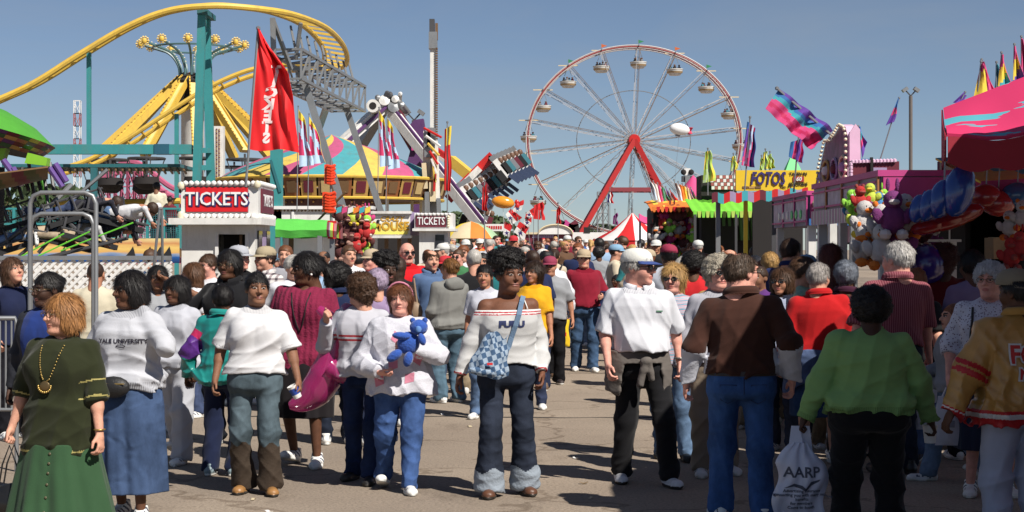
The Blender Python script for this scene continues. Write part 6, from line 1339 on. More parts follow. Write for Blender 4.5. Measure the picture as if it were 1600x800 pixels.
flag('slim blue and magenta pennant left of the floodlight pole',P(1348,300,23),P(1341,197,23),quadcloth([(1342,197),(1344,199),(1354,222),(1347,248)],23,.03,1,2),lambda u,v:[bluef,cyan,pink,purplef][min(3,int(v*4))],8,14,.010)
flag('blue and magenta pennant pointing up beside the floodlight pole',P(1372,260,23),P(1405,153,23),quadcloth([(1404,153),(1405,156),(1396,190),(1384,196)],23,.03,1,4),lambda u,v:[bluef,pink,purplef][min(2,int(v*3))],8,14,.010)
flag('purple pennant low behind the pink canopy corner',P(1490,180,21),P(1508,144,21),quadcloth([(1506,144),(1511,150),(1500,162),(1489,160)],21,.03,1,4),lambda u,v:purplef,6,8,.010)
for i,(u,v0,v1,w,tp) in enumerate(((1530,99,152,17,1533),(1546,96,150,13,1534),(1566,85,145,17,1565),(1588,72,136,13,1585),(1601,60,130,12,1596),(1560,100,148,13,1557))):
    y=19+.2*i; flag(['pink and yellow pennant leftmost on the pink canopy','magenta pennant beside the leftmost one on the pink canopy','teal yellow and magenta pennant third along the pink canopy','magenta and yellow pennant fourth along the pink canopy','tallest magenta pennant at the right edge','low teal pennant between the yellow ones'][i],P(u-4,160,y),P(tp,v0-3,y),quadcloth([(tp,v0),(tp+2,v0+1),(u+w,v1-4),(u-w*.5,v1)],y,.05,1,i),lambda a_,b_,i=i:[[pink,yelf,yelf],[pink,M_('crimson_fabric',(.55,.03,.12)),pink],[pink,yelf,cyan],[pink,yelf,purplef],[pink,pink,bluef],[cyan,cyan,yelf]][i][min(2,int((b_*.8+a_*.25)*3))],8,12,.010,group='pennants along the pink canopy')
# small flags bundle above the orange stall
for i in range(11):
    u=1016+i*6.5; v0=286+((i*37)%17); y=39; l=['light blue','white','magenta','green','purple','red','pale blue','orange','yellow','cream','navy'][i]; mm=[lblue,whitec,pink,M_('leaf_fabric',(.05,.3,.15)),purplef,redc,lblue,orange,yelf,cream,navy][i]
    flag('%s furled flag slanting over the orange canopy stall'%l,P(u+14,330,y),P(u-2,v0-6,y),quadcloth([(u-2,v0-4),(u+3,v0),(u+16,v0+26),(u+5,v0+28)],y,.05,1,i),lambda a_,b_,mm=mm,i=i: mm if a_<.6 or i%2 else whitec,6,10,.012,group='furled flags over the orange stall')
# small orange fish balloon
rfh=thing('fish_balloon','orange and yellow fish shaped balloon with red tail near the star flags','balloon',P(786,316,58)); mb=MB(); mb.sphere((0,0,0),.24,vin('orange_vinyl',(.75,.28,.02)),14,(1.7,.8,.9),Matrix.Rotation(R(8),3,'Y')); mb.build('body',rfh); mb=MB(); mb.sphere((.48,0,.0),.10,vin('red_vinyl2',(.55,.02,.02)),8,(.8,.5,1)); mb.sphere((.50,0,-.12),.09,vin('red_vinyl2',(.55,.02,.02)),8); mb.build('tail',rfh); mb=MB(); mb.tube([(0,0,-.2),(.05,0,-1.2)],.006,whitec,4); mb.build('cord',rfh)
# ------------------------------------------------------------------ glider ride at far left
rgl=thing('glider_ride','ride with tilted green canopy and patterned rim over black rider cages','fairground ride',G(-20,27)); Y=27
gm=M_('canopy_green',(.07,.30,.03)); tl=Matrix.Rotation(R(13),3,'Y')@Matrix.Rotation(R(-4),3,'X'); c0=P(-55,196,Y)
mb=MB(); mb.lathe([(1.45,0),(1.1,.22),(.6,.38),(0,.45)],gm,28,c0,axis=tl); part(mb,'canopy',rgl)
mb=MB(); rimm=[maroon,M_('dark_green',(.03,.10,.03)),M_('ochre_panel',(.45,.27,.08)),M_('dull_red_tile',(.35,.10,.08)),purple]
for k in range(4): mb.lathe([(1.46-.05*k,-.06*k-.003),(1.46-.05*(k+1),-.06*(k+1))],gm,40,c0,axis=tl,mats=lambda j,k=k:rimm[(j+k*2)%5])
part(mb,'rim',rgl)
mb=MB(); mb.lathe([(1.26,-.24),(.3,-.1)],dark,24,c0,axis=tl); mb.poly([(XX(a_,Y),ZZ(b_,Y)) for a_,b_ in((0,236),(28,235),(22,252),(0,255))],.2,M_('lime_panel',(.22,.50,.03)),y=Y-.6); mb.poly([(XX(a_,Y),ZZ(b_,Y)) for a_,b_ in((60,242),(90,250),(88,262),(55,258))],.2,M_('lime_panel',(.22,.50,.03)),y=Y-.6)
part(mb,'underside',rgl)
mb=MB()
for i in range(9): mb.tube([P(-10+i*11,250+(i*13)%20,Y-.3),P(5+i*10,290+(i*17)%30,Y-.5)],.03,dsteel,6)
for (a_,b_,c_,d_) in((5,250,26,278),(20,262,34,290),(78,262,98,292),(86,256,104,284)): mb.tube([P(a_,b_,Y-.7),P(c_,d_,Y-.7)],.05,M_('violet_metal',(.12,.06,.25),rough=.3),8)
mb.tube([P(75,345,Y-.5),P(168,265,Y-.4)],.03,steel,6); mb.tube([P(70,330,Y-.5),P(112,288,Y-.3)],.04,steel,6); mb.tube([P(62,262,Y),P(80,340,Y)],.04,gm,6); mb.tube([P(110,318,Y-.6),P(78,372,Y-.6)],.04,whitec,6)
mb.bar(P(-30,260,Y),G(-35,Y),.6,dark)
part(mb,'machinery',rgl)
mb=MB(); mb.sheet(lambda u,v:P(-20+95*u,278-12*u+ (30-10*u)*math.sin(v*PI)*.9-4,Y-1+ .8*math.cos(v*PI)),20,8,lambda u,v:[brownp,maroon,M_('dark_olive',(.07,.07,.02))][int(u*5+v*2)%3],th=.04); part(mb,'hull',rgl)
def cage(cx_,cv_,s_,l,sh):
    r=thing('rider_cage',l,'ride car',P(cx_,cv_,26.4),group='black rider cages'); mb=MB()
    for k in range(5):
        dx=-.55+k*.27; mb.tube([Vector((dx*s_,.28*math.cos(t*PI/8)*s_,.30*math.sin(t*PI/8)*s_+.05)) for t in range(9)],.018,dsteel,5)
    for t in(0,.28,-.28): mb.tube([(-.6*s_,t*s_,.05+(.27*s_ if t==0 else 0)),(.6*s_,t*s_,.05+(.27*s_ if t==0 else 0))],.018,dsteel,5)
    mb.build('frame',r,rz=0); mb=MB(); mb.box((0,0,-.05),(1.1*s_,.5*s_,.08),black); mb.build('pad',r); r.rotation_euler=(0,R(-18 if sh else 14),R(20)); return r
RIDERS=[]
for i,(u,v,s_,l) in enumerate(((178,345,.85,'black cage holding a prone rider at the right end of the glider'),(120,335,.85,'black cage in the middle behind the grey pipe arch'),(95,375,.9,'black cage low behind the grey pipe arch'),(38,378,.9,'black cage at lower left above the lattice fence'),(140,372,.8,'black cage with green bars low behind the arch right leg'),(15,350,.8,'black cage at the far left edge'))):
    cage(u,v,s_,l,i%2); RIDERS.append((u,v,s_,i%2))
mb=MB(); gb=M_('lime_bar',(.15,.6,.05))
for a_,b_,c_,d_ in((95,392,208,348),(60,400,140,362),(25,405,100,365)): mb.tube([P(a_,b_,26),P(c_,d_,26)],.012,gb,5)
for a_,b_,c_,d_ in((30,400,110,330),(50,408,200,372),(0,385,60,340),(90,330,150,390),(130,315,60,395)): mb.tube([P(a_,b_,26.2),P(c_,d_,26.2)],.03,dsteel,6)
part(mb,'rider_bars',rgl)
# grey pipe arches, leaning pair, barrier
def arch(u0,u1,v0,Y,label):
    r=thing('pipe_arch',label,'pipe gate',G((u0+u1)/2,Y),group='grey pipe arches'); a_=G(u0,Y); b_=G(u1,Y); z=ZZ(v0,Y); k=.10
    pts=[a_,Vector((a_.x,Y,z-k)),Vector((a_.x+k*.3,Y,z-k*.3)),Vector((a_.x+k,Y,z)),Vector((b_.x-k,Y,z)),Vector((b_.x-k*.3,Y,z-k*.3)),Vector((b_.x,Y,z-k)),b_]
    mb=MB(); mb.tube(pts,.021,steel,10); part(mb,'pipe',r)
arch(47,150,301,15.2,'taller grey pipe arch framing the glider ride'); arch(48,146,334,15.8,'shorter grey pipe arch inside the taller one')
r=thing('leaning_poles','pair of slim grey poles joined at the top before the lattice fence','poles',G(246,20)); mb=MB(); mb.tube([P(250,325,20),P(240,420,20),P(236,470,20.2)],.017,steel); mb.tube([P(253,325,20),P(254,420,20.1),P(255,470,20.3)],.017,steel); mb.tube([P(249,326,20),P(254,326,20)],.02,steel); part(mb,'pole',r)
r=thing('crowd_barrier','low grey metal crowd barrier at the left edge','barrier',G(5,13.5)); Y=13.5; mb=MB(); mb.tube([P(-40,497,Y),P(24,497,Y),P(26,505,Y),G(26,Y)],.018,steel); mb.tube([P(-40,640,Y),P(26,640,Y)],.014,steel)
for u in range(-36,26,9): mb.tube([P(u,497,Y),P(u,640,Y)],.008,steel,6)
part(mb,'frame',r)
# distant low skyline: trees and roofs
def far_tree(u,y,h,w,label):
    r=thing('tree',label,'tree',G(u,y),group='far trees along the horizon'); mb=MB(); mb.tube([(0,0,0),(.1,0,h*.4),(0,.1,h*.7)],[.25,.18,.1],brownp,6); mb.build('trunk',r); mb=MB(); lm=M_('far_leaf',(.05,.08,.03),rough=.8,var=.3)
    for i in range(420):
        a=random.random()*6.28; t=random.random()**.5; z=h*(.35+.65*random.random()); rr_=w*t*math.sin(min(1,max(.15,(z/h-.25)/.75))*PI*.75+.3); c=Vector((rr_*math.cos(a),rr_*math.sin(a),z)); q=Euler((random.random()*3,random.random()*3,0)).to_matrix(); s_=.35
        mb.add([c+q@Vector(p) for p in((-s_,0,-s_*.6),(s_,0,-s_*.6),(s_*.6,0,s_),(-s_*.6,0,s_))],[(0,1,2,3)],lm)
    mb.build('crown',r)
for i,(u,y,h,w,l) in enumerate(((944,300,5.2,3.5,'distant round tree under the left leg of the wheel'),(760,210,5,4,'distant tree behind the star flags'),(700,190,5,4,'distant tree left of the umbrella'),(1060,230,4.5,3.5,'distant tree right of the wheel base'),(10,140,7,5,'distant tree behind the glider ride'),(80,150,6.5,5,'distant tree behind the teal beam posts'))): far_tree(u,y,h,w,l)
def who(label,u,d,h,face=0,z=None,**k):
    l=G(u,d); 
    if z is not None: l.z=z
    k.setdefault('res',.0085 if d<13.5 else (.012 if d<17 else .016)); k.setdefault('hres',.0048 if d<15 else (.0065 if d<20 else .009)); k.setdefault('detail',d<17.5); k.setdefault('seed',int(u*7+d*13)%97)
    return person(label,tuple(l),h,face,**k)
def accent(n,c,**k): return mat(n,c,**{**dict(rough=.85,bump=.3,bscale=60),**k})
def child_mb(mb,name,p,onhead=False,color=None):
    me=mb.mesh(name)
    if onhead: co=np.empty(len(me.vertices)*3,np.float32); me.vertices.foreach_get('co',co); me.vertices.foreach_set('co',p['onhead'](co.reshape(-1,3)).astype(np.float32).ravel()); me.update()
    o=bpy.data.objects.new(name,me); link(o,p['root']); 
    if color: o.color=(*color,1)
    return o
def surf_y(o,x,z,side=-1):
    h=bvh_of(o).ray_cast(Vector((x,side*1.0,z)),Vector((0,-side,0))); return h[0].y if h[0] else side*.12
def front_line(o,pts,side=-1,off=.006):
    T=bvh_of(o); out=[]
    for x,z in pts:
        h=T.ray_cast(Vector((x,side*1.0,z)),Vector((0,-side,0))); out.append(Vector((x,(h[0].y if h[0] else side*.1)+side*off,z)))
    return out
def held(name,label,cat,p,hand,off=(0,0,-.05)):
    """empty placed at a figure's hand (1 left, -1 right), same heading"""
    W=np.array(p['A'][hand][2])+np.array(off); r=p['root']; s=r.scale; M=Matrix.Rotation(r.rotation_euler.z,3,'Z'); w=M@Vector((W[0]*s[0],W[1]*s[1],W[2]*s[2]))+Vector(r.location)
    return thing(name,label,cat,w,r.rotation_euler.z)
def belt(p,z0=1.0,z1=1.04,m=None,ex=.006,name='belt'):
    T=bvh_of(p['bottom']); mb=MB(); ring=[]
    for z in(z0,z1):
        row=[]
        for k in range(40):
            a=2*PI*k/40; d=Vector((math.cos(a),math.sin(a),0)); h=T.ray_cast(Vector((0,.01,z))+d*1.0,-d); q=(h[0] if h[0] else Vector((0,.01,z))+d*.16)+d*ex; row.append(Vector((q.x,q.y,z)))
        ring.append(row)
    mb.add(ring[0]+ring[1],[(k,(k+1)%40,40+(k+1)%40,40+k) for k in range(40)],m,True); return child_mb(mb,name,p)
# ---- 1 old woman in green
p=who('older woman with ginger bob in dark olive tee green skirt and long pendant necklace',98,9.5,1.55,-14,g=1.20,skin='light',hair='bob',hc=(.36,.17,.06),head=(-36,2),glasses='clear',fat=.5,
  top=dict(kind='tee',col=(.022,.026,.011),hem=.735,sleeve=1.16,loose=2.2,fold=.014,scoop=.05,paint=lambda x,y,z,tl,tr:(((np.abs(tl-.72)<.018)|(np.abs(z-.75)<.006)|(np.abs(tl-1.10)<.02)|(np.abs(tr-1.10)<.02))),mats=[accent('gold_trim',(.35,.30,.10))]),
  bottom=dict(kind='skirt',col=(.032,.078,.036),hem=.26,flare=1.45,mat=cottonmat()),arms=(dict(w=(.30,-.08,.86)),dict(w=(-.31,-.05,.88))),shoe=('shoe',(.02,.02,.02)),grip=('relax','grip'))
mb=MB(); gold=mat('gold_metal',(.55,.38,.12),rough=.35,metal=.8); L1=front_line(p['top'],[(-.075+.02*t,1.43-.042*t) for t in range(5)]); L1=front_line(p['top'],[(-.065,1.42),(-.062,1.36),(-.055,1.30),(-.045,1.24),(-.035,1.20)],off=.008); L2=front_line(p['top'],[(.070,1.42),(.06,1.36),(.035,1.28),(.0,1.21),(-.02,1.195)],off=.008)
for L in(L1,L2):
    for a_,b_ in zip(L[:-1],L[1:]):
        for t in(0,.25,.5,.75): mb.sphere(a_.lerp(b_,t),.0055,gold,5)
c_=front_line(p['top'],[(-.03,1.165)],off=.012)[0]; mb.sphere(c_,.036,mat('bronze',(.16,.11,.05),rough=.4,metal=.6),12,(1,.2,.9))
for k in range(11): a=PI+PI*k/10; mb.sphere(c_+Vector((math.cos(a)*.042,-.004,math.sin(a)*.040)),.008,gold,6)
child_mb(mb,'necklace',p)
mb=MB(); mb.tube([Vector(p['A'][1][2])+Vector((.031*math.cos(t*PI/6),.031*math.sin(t*PI/6),.03)) for t in range(12)],.005,gold,5,closed=True); child_mb(mb,'bracelet',p)
mb=MB(); bt=mat('button_brown',(.10,.09,.05),rough=.4)
for z in(.74,.68,.62,.55,.47,.38): q=front_line(p['bottom'],[(.02,z)],off=.004)[0]; mb.sphere(q,.010,bt,8,(1,.5,1))
mb2=child_mb(mb,'button_row',p)
hb=held('handbag','black leather handbag hanging from the ginger haired woman right hand','handbag',p,-1,(0,0,-.10)); lb=mat('black_leather',(.012,.012,.013),rough=.35,bump=.2)
mb=MB(); mb.sheet(lambda u,v:Vector(((u-.5)*.26*(1-.2*v**2)*(1+.1*math.sin(u*20)),-.055*math.sin(v*PI)-.02,-.24-.20*(1-v)+0)),12,10,lb); mb.sphere((0,0,-.34),.12,lb,16,(1.1,.55,.95)); mb.build('bag_body',hb); mb=MB()
for s_ in(-.025,.025): mb.tube([(-.07,s_,-.26),(-.045,s_,-.12),(0,s_,-.01),(.045,s_,-.12),(.07,s_,-.26)],.005,lb,6)
mb.build('handle',hb)
# ---- 2 woman in dark jacket
p=who('bespectacled woman in dark jacket over royal blue top behind the ginger haired woman',74,11.9,1.64,-18,g=1.15,skin='vdark',hair='bun',head=(-32,4),glasses='clear',top=dict(kind='tee',col=(.015,.035,.16),hem=.86,sleeve=2.0,loose=2.0,paint=lambda x,y,z,tl,tr:((tl>=0)|(tr>=0)|(np.abs(x)>.13)),mats=[accent('dark_jacket',(.012,.014,.022))]),bottom=dict(col=(.10,.16,.28)),legs=WALK)
# ---- 3 university sweatshirt
p=who('woman in grey university sweatshirt and long denim skirt with hand at her hair',203,11.1,1.66,-8,g=1.22,skin='dark',hair='bob',head=(-32,4),top=dict(kind='sweat',col=(.46,.47,.51),hem=.93,loose=2.0,fold=.017),bottom=dict(kind='skirt',col=(.045,.075,.15),hem=.20,flare=1.05,denim=True),
  arms=(dict(w=(.10,-.02,1.475),e=(.315,-.12,1.235),hd=(-.45,.15,.8)),dict(w=(-.30,-.10,.92))),roll=(60,0),legs=STEP)
ink=accent('dark_ink',(.02,.015,.03),rough=.7,bump=0)
project(text_mesh('YALE UNIVERSITY',.043,extrude=0,bold=.0012),p['top'],.012,1.262,m=ink)
mb=MB(); 
me=bpy.data.meshes.new('emblem'); bm=bmesh.new(); v1=[bm.verts.new((.034*math.cos(t*PI/8),0,.011*math.sin(t*PI/8))) for t in range(16)]; v2=[bm.verts.new((.026*math.cos(t*PI/8),0,.006*math.sin(t*PI/8))) for t in range(16)]
for t in range(16): bm.faces.new((v1[t],v1[(t+1)%16],v2[(t+1)%16],v2[t]))
bm.to_mesh(me); bm.free(); project(me,p['top'],-.0,1.228,m=ink,name='emblem')
q=held('waist_bag','black zipped waist bag worn over the long denim skirt','bag',p,-1,(.30,0,.10)); q.location=tuple(Vector(p['root'].location)+Matrix.Rotation(p['root'].rotation_euler.z,3,'Z')@Vector((-.03,-.215,.90)))
mb=MB(); nyl=mat('black_nylon',(.012,.012,.013),rough=.55,bump=.3,bscale=80); mb.sphere((0,0,0),.1,nyl,14,(1.15,.55,.72)); mb.build('pouch',q); mb=MB(); mb.bar((-.09,-.045,.025),(.09,-.045,.025),.006,gold); mb.build('zip',q)
belt(p,.955,.985,nyl,.012,'waist_strap')
# ---- 4 second grey sweatsuit
p=who('young woman in pale grey sweatshirt and sweatpants walking behind the university sweatshirt',276,14.1,1.58,-22,g=1.12,skin='dark',hair='bob',head=(-8,2),top=dict(kind='sweat',col=(.45,.46,.51),hem=.90,loose=2.2,fold=.016),bottom=dict(kind='pants',col=(.40,.41,.45),loose=2.6,mat=cottonmat(),fold=.016),legs=((.12,-.12,.085,0),(-.10,.25,.12,28)))
# ---- 5
p=who('woman in grey tank top shading her eyes between the two grey sweatshirts',246,16.6,1.64,5,skin='mid',hair='long',head=(0,0),top=dict(kind='tee',col=(.30,.31,.33),sleeve=0.15,scoop=.07),bottom=dict(col=(.04,.05,.09)),arms=(dict(w=(.10,-.14,1.60),e=(.38,-.10,1.42),hd=(-.8,.1,.4)),None))
# ---- 6 black clad
p=who('tall bespectacled woman all in black with a hand on her hip',358,15.4,1.80,-6,g=1.15,skin='dark',hair='long',head=(-6,3),glasses='clear',top=dict(kind='shirt',col=(.010,.010,.012),loose=2.0,hem=.84),bottom=dict(col=(.012,.014,.02)),arms=(None,dict(w=(-.17,-.10,1.02),e=(-.40,.0,1.16))))
mb=MB(); L=front_line(p['top'],[(-.07,1.44),(-.05,1.38),(-.01,1.30)]); 
for a_,b_ in zip(L[:-1],L[1:]): mb.tube([a_,b_],.007,mat('silver_chain',(.5,.5,.5),rough=.3,metal=.8),5)
child_mb(mb,'pendant',p)
# ---- 7 windbreaker
tw=[accent('purple_nylon',(.09,.02,.20),rough=.5),accent('magenta_nylon',(.50,.02,.10),rough=.5)]
p=who('short person in teal purple and red windbreaker walking behind the white tee woman',347,13.3,1.52,170,g=1.1,skin='dark',hair='short',head=(40,0),top=dict(kind='jacket',col=(.015,.22,.20),hem=.84,loose=3.0,mat=satinmat(),fold=.02,paint=lambda x,y,z,tl,tr:np.where(((tl>.55)&(tl<1.2))|((tr>.55)&(tr<1.2)),1,np.where(((tl>.3)&(tl<=.55))|((tr>.3)&(tr<=.55)),2,0)),mats=tw),bottom=dict(col=(.012,.018,.05),loose=2,denim=False),arms=(dict(w=(.36,-.04,.92)),None),shoe=('sneaker',(.25,.33,.36)))
# ---- 8 white tee
cuffs=[accent('brown_suede',(.035,.022,.013),rough=.9)]
p=who('woman in plain white tee and faded jeans with dark brown lower legs and tan boots',402,12.3,1.635,4,g=1.14,skin='mid',hair='bun',head=(12,-2),top=dict(kind='tee',col=(.62,.62,.64),hem=.955,sleeve=.92,loose=2.2,fold=.015),bottom=dict(col=(.075,.105,.125),flare=1.45,paint=lambda x,y,z:(z<.40+.02*np.sin(x*60)),mats=cuffs),legs=((.10,-.06,.085,0),(-.10,.06,.085,0)),shoe=('boot',(.30,.15,.05)),arms=(dict(w=(.33,-.10,.90)),dict(w=(-.29,-.06,.90))),grip=('hold','relax'))
cup=held('paper_cup','blue and white paper cup held low by the woman in the white tee','cup',p,1,(-.02,-.045,-.085)); mb=MB(); bluc=mat('cup_blue',(.02,.06,.32),rough=.4); mb.lathe([(0,-.05),(.030,-.05),(.033,-.02)],whitec,16); mb.lathe([(.033,-.02),(.038,.03)],bluc,16); mb.lathe([(.038,.03),(.041,.05),(.038,.05),(.034,.0)],whitec,16); mb.build('cup_wall',cup); cup.rotation_euler=(R(10),R(-25),0)
belt(p,.975,1.005,mat('black_belt',(.01,.01,.01),rough=.5),.008)
# ---- 9 maroon sweater
def cable(name,c):
    m=mat(name,c,rough=.95,bump=.9,bscale=75,var=.2,vscale=60); 
    if m.get('cb'): return m
    m['cb']=1; nt=m.node_tree;N=nt.nodes;L=nt.links;b=N['Principled BSDF'];tc=N.new('ShaderNodeTexCoord');s=sep(N,L,tc.outputs['Object'])
    w=math2(N,L,'SINE',math2(N,L,'MULTIPLY',s[0],140))
    bp=N.new('ShaderNodeBump'); bp.inputs['Strength'].default_value=1; bp.inputs['Distance'].default_value=.0025; L.new(w,bp.inputs['Height']); L.new(b.inputs['Normal'].links[0].from_socket,bp.inputs['Normal']); L.new(bp.outputs[0],b.inputs['Normal']); return m
p=who('large woman in maroon cable knit sweater and black skirt looking up to the left',478,13.9,1.78,-10,g=1.32,skin='dark',hair='pony',head=(-48,8),fat=.7,top=dict(kind='knit',col=(.19,.008,.042),hem=.80,loose=2.4,sleeve=2.0,scoop=.06,mat=cable('cable_knit',None)),bottom=dict(kind='skirt',col=(.012,.010,.012),hem=.40,flare=.92,mat=cottonmat()),legs=((.10,-.10,.085,0),(-.10,.10,.10,15)))
mb=MB(); mb.sphere((.088,.005,-.04),.010,mat('pearl',(.8,.78,.75),rough=.2),8); mb.sphere((-.088,.005,-.04),.010,mat('pearl',(.8,.78,.75)),8); child_mb(mb,'earring',p,True)
mb=MB(); 
for a_ in(-1,1): mb.tube(front_line(p['top'],[(a_*.075,1.42),(a_*.06,1.34),(a_*.045,1.24),(a_*.02,1.15),(0,1.10)],off=.007),.005,mat('black_cord',(.01,.01,.01)),5)
child_mb(mb,'cord_necklace',p)
# ---- 10 curly hair red stripes
p=who('curly brown haired woman in white sweatshirt with two thin red stripes looking away left',563,12.9,1.61,-12,g=1.15,skin='light',hair='curly',hc='brown',head=(-118,0),top=dict(kind='sweat',col=(.47,.47,.52),hem=.90,loose=2.2,paint=lambda x,y,z,tl,tr:((np.abs(z-1.235)<.008)|(np.abs(z-1.200)<.008))&(tl<.9)&(tr<.9),mats=[accent('stripe_red',(.35,.02,.03))]),bottom=dict(col=(.014,.026,.075)),legs=STEP,arms=(dict(w=(.27,-.05,.88)),dict(w=(-.21,-.24,1.36),e=(-.32,-.02,1.14))),grip=('relax','grip'),shoe=('shoe',(.02,.018,.018)))
# inflatable crescent
vin2=mat('magenta_vinyl',(.42,.03,.16),rough=.12,spec=.7,coat=.6,alpha=.62)
rc_=thing('inflatable_dolphin','translucent magenta inflatable with curved body held by the curly haired woman','inflatable',P(500,560,13.1))
pts=[P(u,v,13.0-.0*(i)) for i,(u,v) in enumerate(((497,482),(515,497),(523,520),(520,552),(510,585),(492,612),(472,628),(452,634)))]; rad=[.03,.055,.075,.105,.14,.13,.085,.03]
mb=MB(); pp=smooth_path(pts,5); rr_=[float(np.interp(i/(len(pp)-1),[k/7 for k in range(8)],rad)) for i in range(len(pp))]; mb.tube(pp,rr_,vin2,16); part(mb,'inflated_body',rc_)
mb=MB(); q=smooth_path([P(523,525,12.95),P(536,505,12.9),P(545,487,12.95),P(538,480,13)],4); mb.tube(q,[.03+.03*math.sin(i/len(q)*PI) for i in range(len(q))],vin2,12); part(mb,'fin',rc_)
mb=MB(); q=smooth_path([P(518,575,12.9),P(540,590,12.85),P(552,583,12.85)],5); mb.tube(q,[.07*(1-i/len(q))+.015 for i in range(len(q))],vin2,12); part(mb,'fin',rc_)
# ---- 11 diamonds sweater
p=who('auburn haired woman in white sweater with pink diamonds hugging a blue bear',625,12.45,1.545,4,g=1.26,skin='pink',hair='long',hc=(.14,.05,.02),head=(-6,0),fat=.6,top=dict(kind='knit',col=(.56,.56,.62),hem=.83,loose=3.0,fold=.018,paint=lambda x,y,z,tl,tr:(z<-9),mats=[]),bottom=dict(col=(.045,.09,.23),loose=1.6,flare=.85,fold=.014),legs=((.06,-.18,.085,0),(-.11,.16,.10,18)),arms=(dict(w=(.07,-.30,1.225),e=(.30,-.06,1.14),hd=(-.9,-.1,.1)),dict(w=(-.17,-.26,1.02),e=(-.31,-.02,1.08),hd=(.8,-.3,-.2))),grip=('hold','hold'),roll=(70,0))
dm_=bpy.data.meshes.new('dm'); dm_.from_pydata([(-.045,0,0),(0,0,-.062),(.045,0,0),(0,0,.062)],[],[(0,1,2,3)]); pkk=accent('pink_wool',(.55,.20,.28))
for x,z,t in((-.03,1.30,.2),(-.055,1.075,-.6),(.075,.965,-.7),(-.165,.94,-.5),(.14,1.12,.3)): project(dm_,p['top'],x,z,m=pkk,name='diamond',tilt=t,off=.003)
mb=MB(); mb.tube([(.097*math.cos(PI*t/10),.0-.02*math.sin(PI*t/10),.035+.107*math.sin(PI*t/10)) for t in range(11)],.009,pkk,6); child_mb(mb,'headband',p,True)
br=thing('teddy_bear','bright blue plush bear held against the diamond sweater','plush toy',tuple(Vector(p['root'].location)+Vector((.085,-.34,1.13))),0); bf=mat('blue_plush',(.01,.07,.36),rough=.8,bump=.9,bscale=60,sheen=.4)
for n_,c_,r_,sc,rt_ in(('body',(0,0,-.01),.072,(1.15,.8,1.2),R(35)),('head',(.075,-.01,.105),.062,(1.1,.95,.95),0),('arm',(-.05,-.05,.045),.028,(2.4,1,1),R(5)),('arm',(.10,-.05,.02),.028,(1,1,1.7),R(-20)),('leg',(-.10,-.02,-.10),.036,(1.9,1,1),R(-35)),('leg',(.0,-.05,-.125),.036,(1,1,1.6),R(15))):
    mb=MB(); mb.sphere(c_,r_,bf,14,sc,Matrix.Rotation(rt_,3,'Y'))
    if n_=='head':
        for dx in(-.045,.045): mb.sphere((c_[0]+dx,c_[1],c_[2]+.05),.022,bf,8)
        mb.sphere((c_[0]+.0,c_[1]-.055,c_[2]-.012),.026,mat('blue_plush_pale',(.10,.22,.5),rough=.9),8)
    mb.build(n_,br)
# ---- 12 off-shoulder
def fubu(x,y,z,tl,tr): return np.where((z>1.345)&(z<1.356),1,np.where((np.abs(tl-1.93)<.02)|(np.abs(tr-1.93)<.02)|((z>1.328)&(z<1.334)),1,np.where((tl>1.80)|(tr>1.80)|(z>1.334),2,0)))
p=who('woman with piled curly black hair in off shoulder top and cuffed dark jeans',796,12.2,1.745,6,g=1.13,skin=(.16,.068,.040),hair='puff',head=(14,0),fat=.35,top=dict(kind='tee',off=1,col=(.50,.50,.50),hem=.97,loose=1.8,sleeve=1.97,fold=.013,paint=fubu,mats=[accent('deep_red_trim',(.40,.03,.04)),accent('white_trim2',(.65,.65,.65))]),bottom=dict(col=(.022,.028,.045),flare=1.75,hem=.04,fold=.010,paint=lambda x,y,z:(z<.20+.02*np.sin(x*40)),mats=[accent('pale_denim',(.24,.28,.33),bump=.6)]),legs=((.11,.06,.085,0),(-.13,-.05,.085,0)),arms=(dict(w=(.24,-.06,.90)),dict(w=(-.33,-.04,.88))),shoe=('shoe',(.10,.04,.02)))
project(text_mesh('FUBU',.062,extrude=0,bold=.004,sx=1.2),p['top'],.0,1.262,m=accent('navy_ink',(.02,.03,.10),bump=0),off=.004)
dn=mat('bag_denim',(.12,.19,.29),rough=.9,bump=.5,bscale=120,var=.2)
def chk(N,L,tc):
    c=N.new('ShaderNodeTexChecker'); c.inputs['Scale'].default_value=26; mp=N.new('ShaderNodeMapping'); mp.inputs['Rotation'].default_value=(0,.3,0); L.new(tc.outputs['Object'],mp.inputs[0]); L.new(mp.outputs[0],c.inputs[0]); c.inputs[1].default_value=(.05,.10,.19,1); c.inputs[2].default_value=(.30,.38,.48,1); return c.outputs[0]
bagm=pcol('patchwork_denim',chk,.9,.4)
rb_=thing('shoulder_bag','patchwork blue denim bag with pale strap worn across the off shoulder top','bag',tuple(Vector(p['root'].location)+Vector((-.165,-.26,1.03))),R(6),scale=(.88,.9,1)); rb_.rotation_euler=(0,0,R(6))
bgf=lambda u,v:(-.17+.19*v**1.3+u*(.35-.20*v**1.3)+.008*math.sin(v*13),-.12-.03*u+.02*math.sin(u*7)+(.30-.02*math.sin(u*9))*v)
mb=MB(); mb.sheet(lambda u,v:Vector((bgf(u,v)[0],-.085*math.sin(u*PI)**.7*(1.0-.65*v)*math.sin(min(1,v*2.5+.35)*PI/2)-.007*math.sin(u*19+v*8),bgf(u,v)[1])),24,16,bagm,th=.004); mb.sheet(lambda u,v:Vector((bgf(u,v)[0],.02*math.sin(u*PI),bgf(u,v)[1])),12,12,bagm,th=.004); mb.sphere((0,-.02,-.105),.09,bagm,14,(1.75,.62,.42),Matrix.Rotation(.09,3,'Y')); mb.build('bag_body',rb_)
mb=MB(); mb.box((.02,-.092,-.045),(.045,.006,.016),redc); mb.build('label',rb_)
T=front_line(p['top'],[(-.02+.0,1.10),(.0,1.17),(.025,1.25),(.05,1.33)],off=.012)
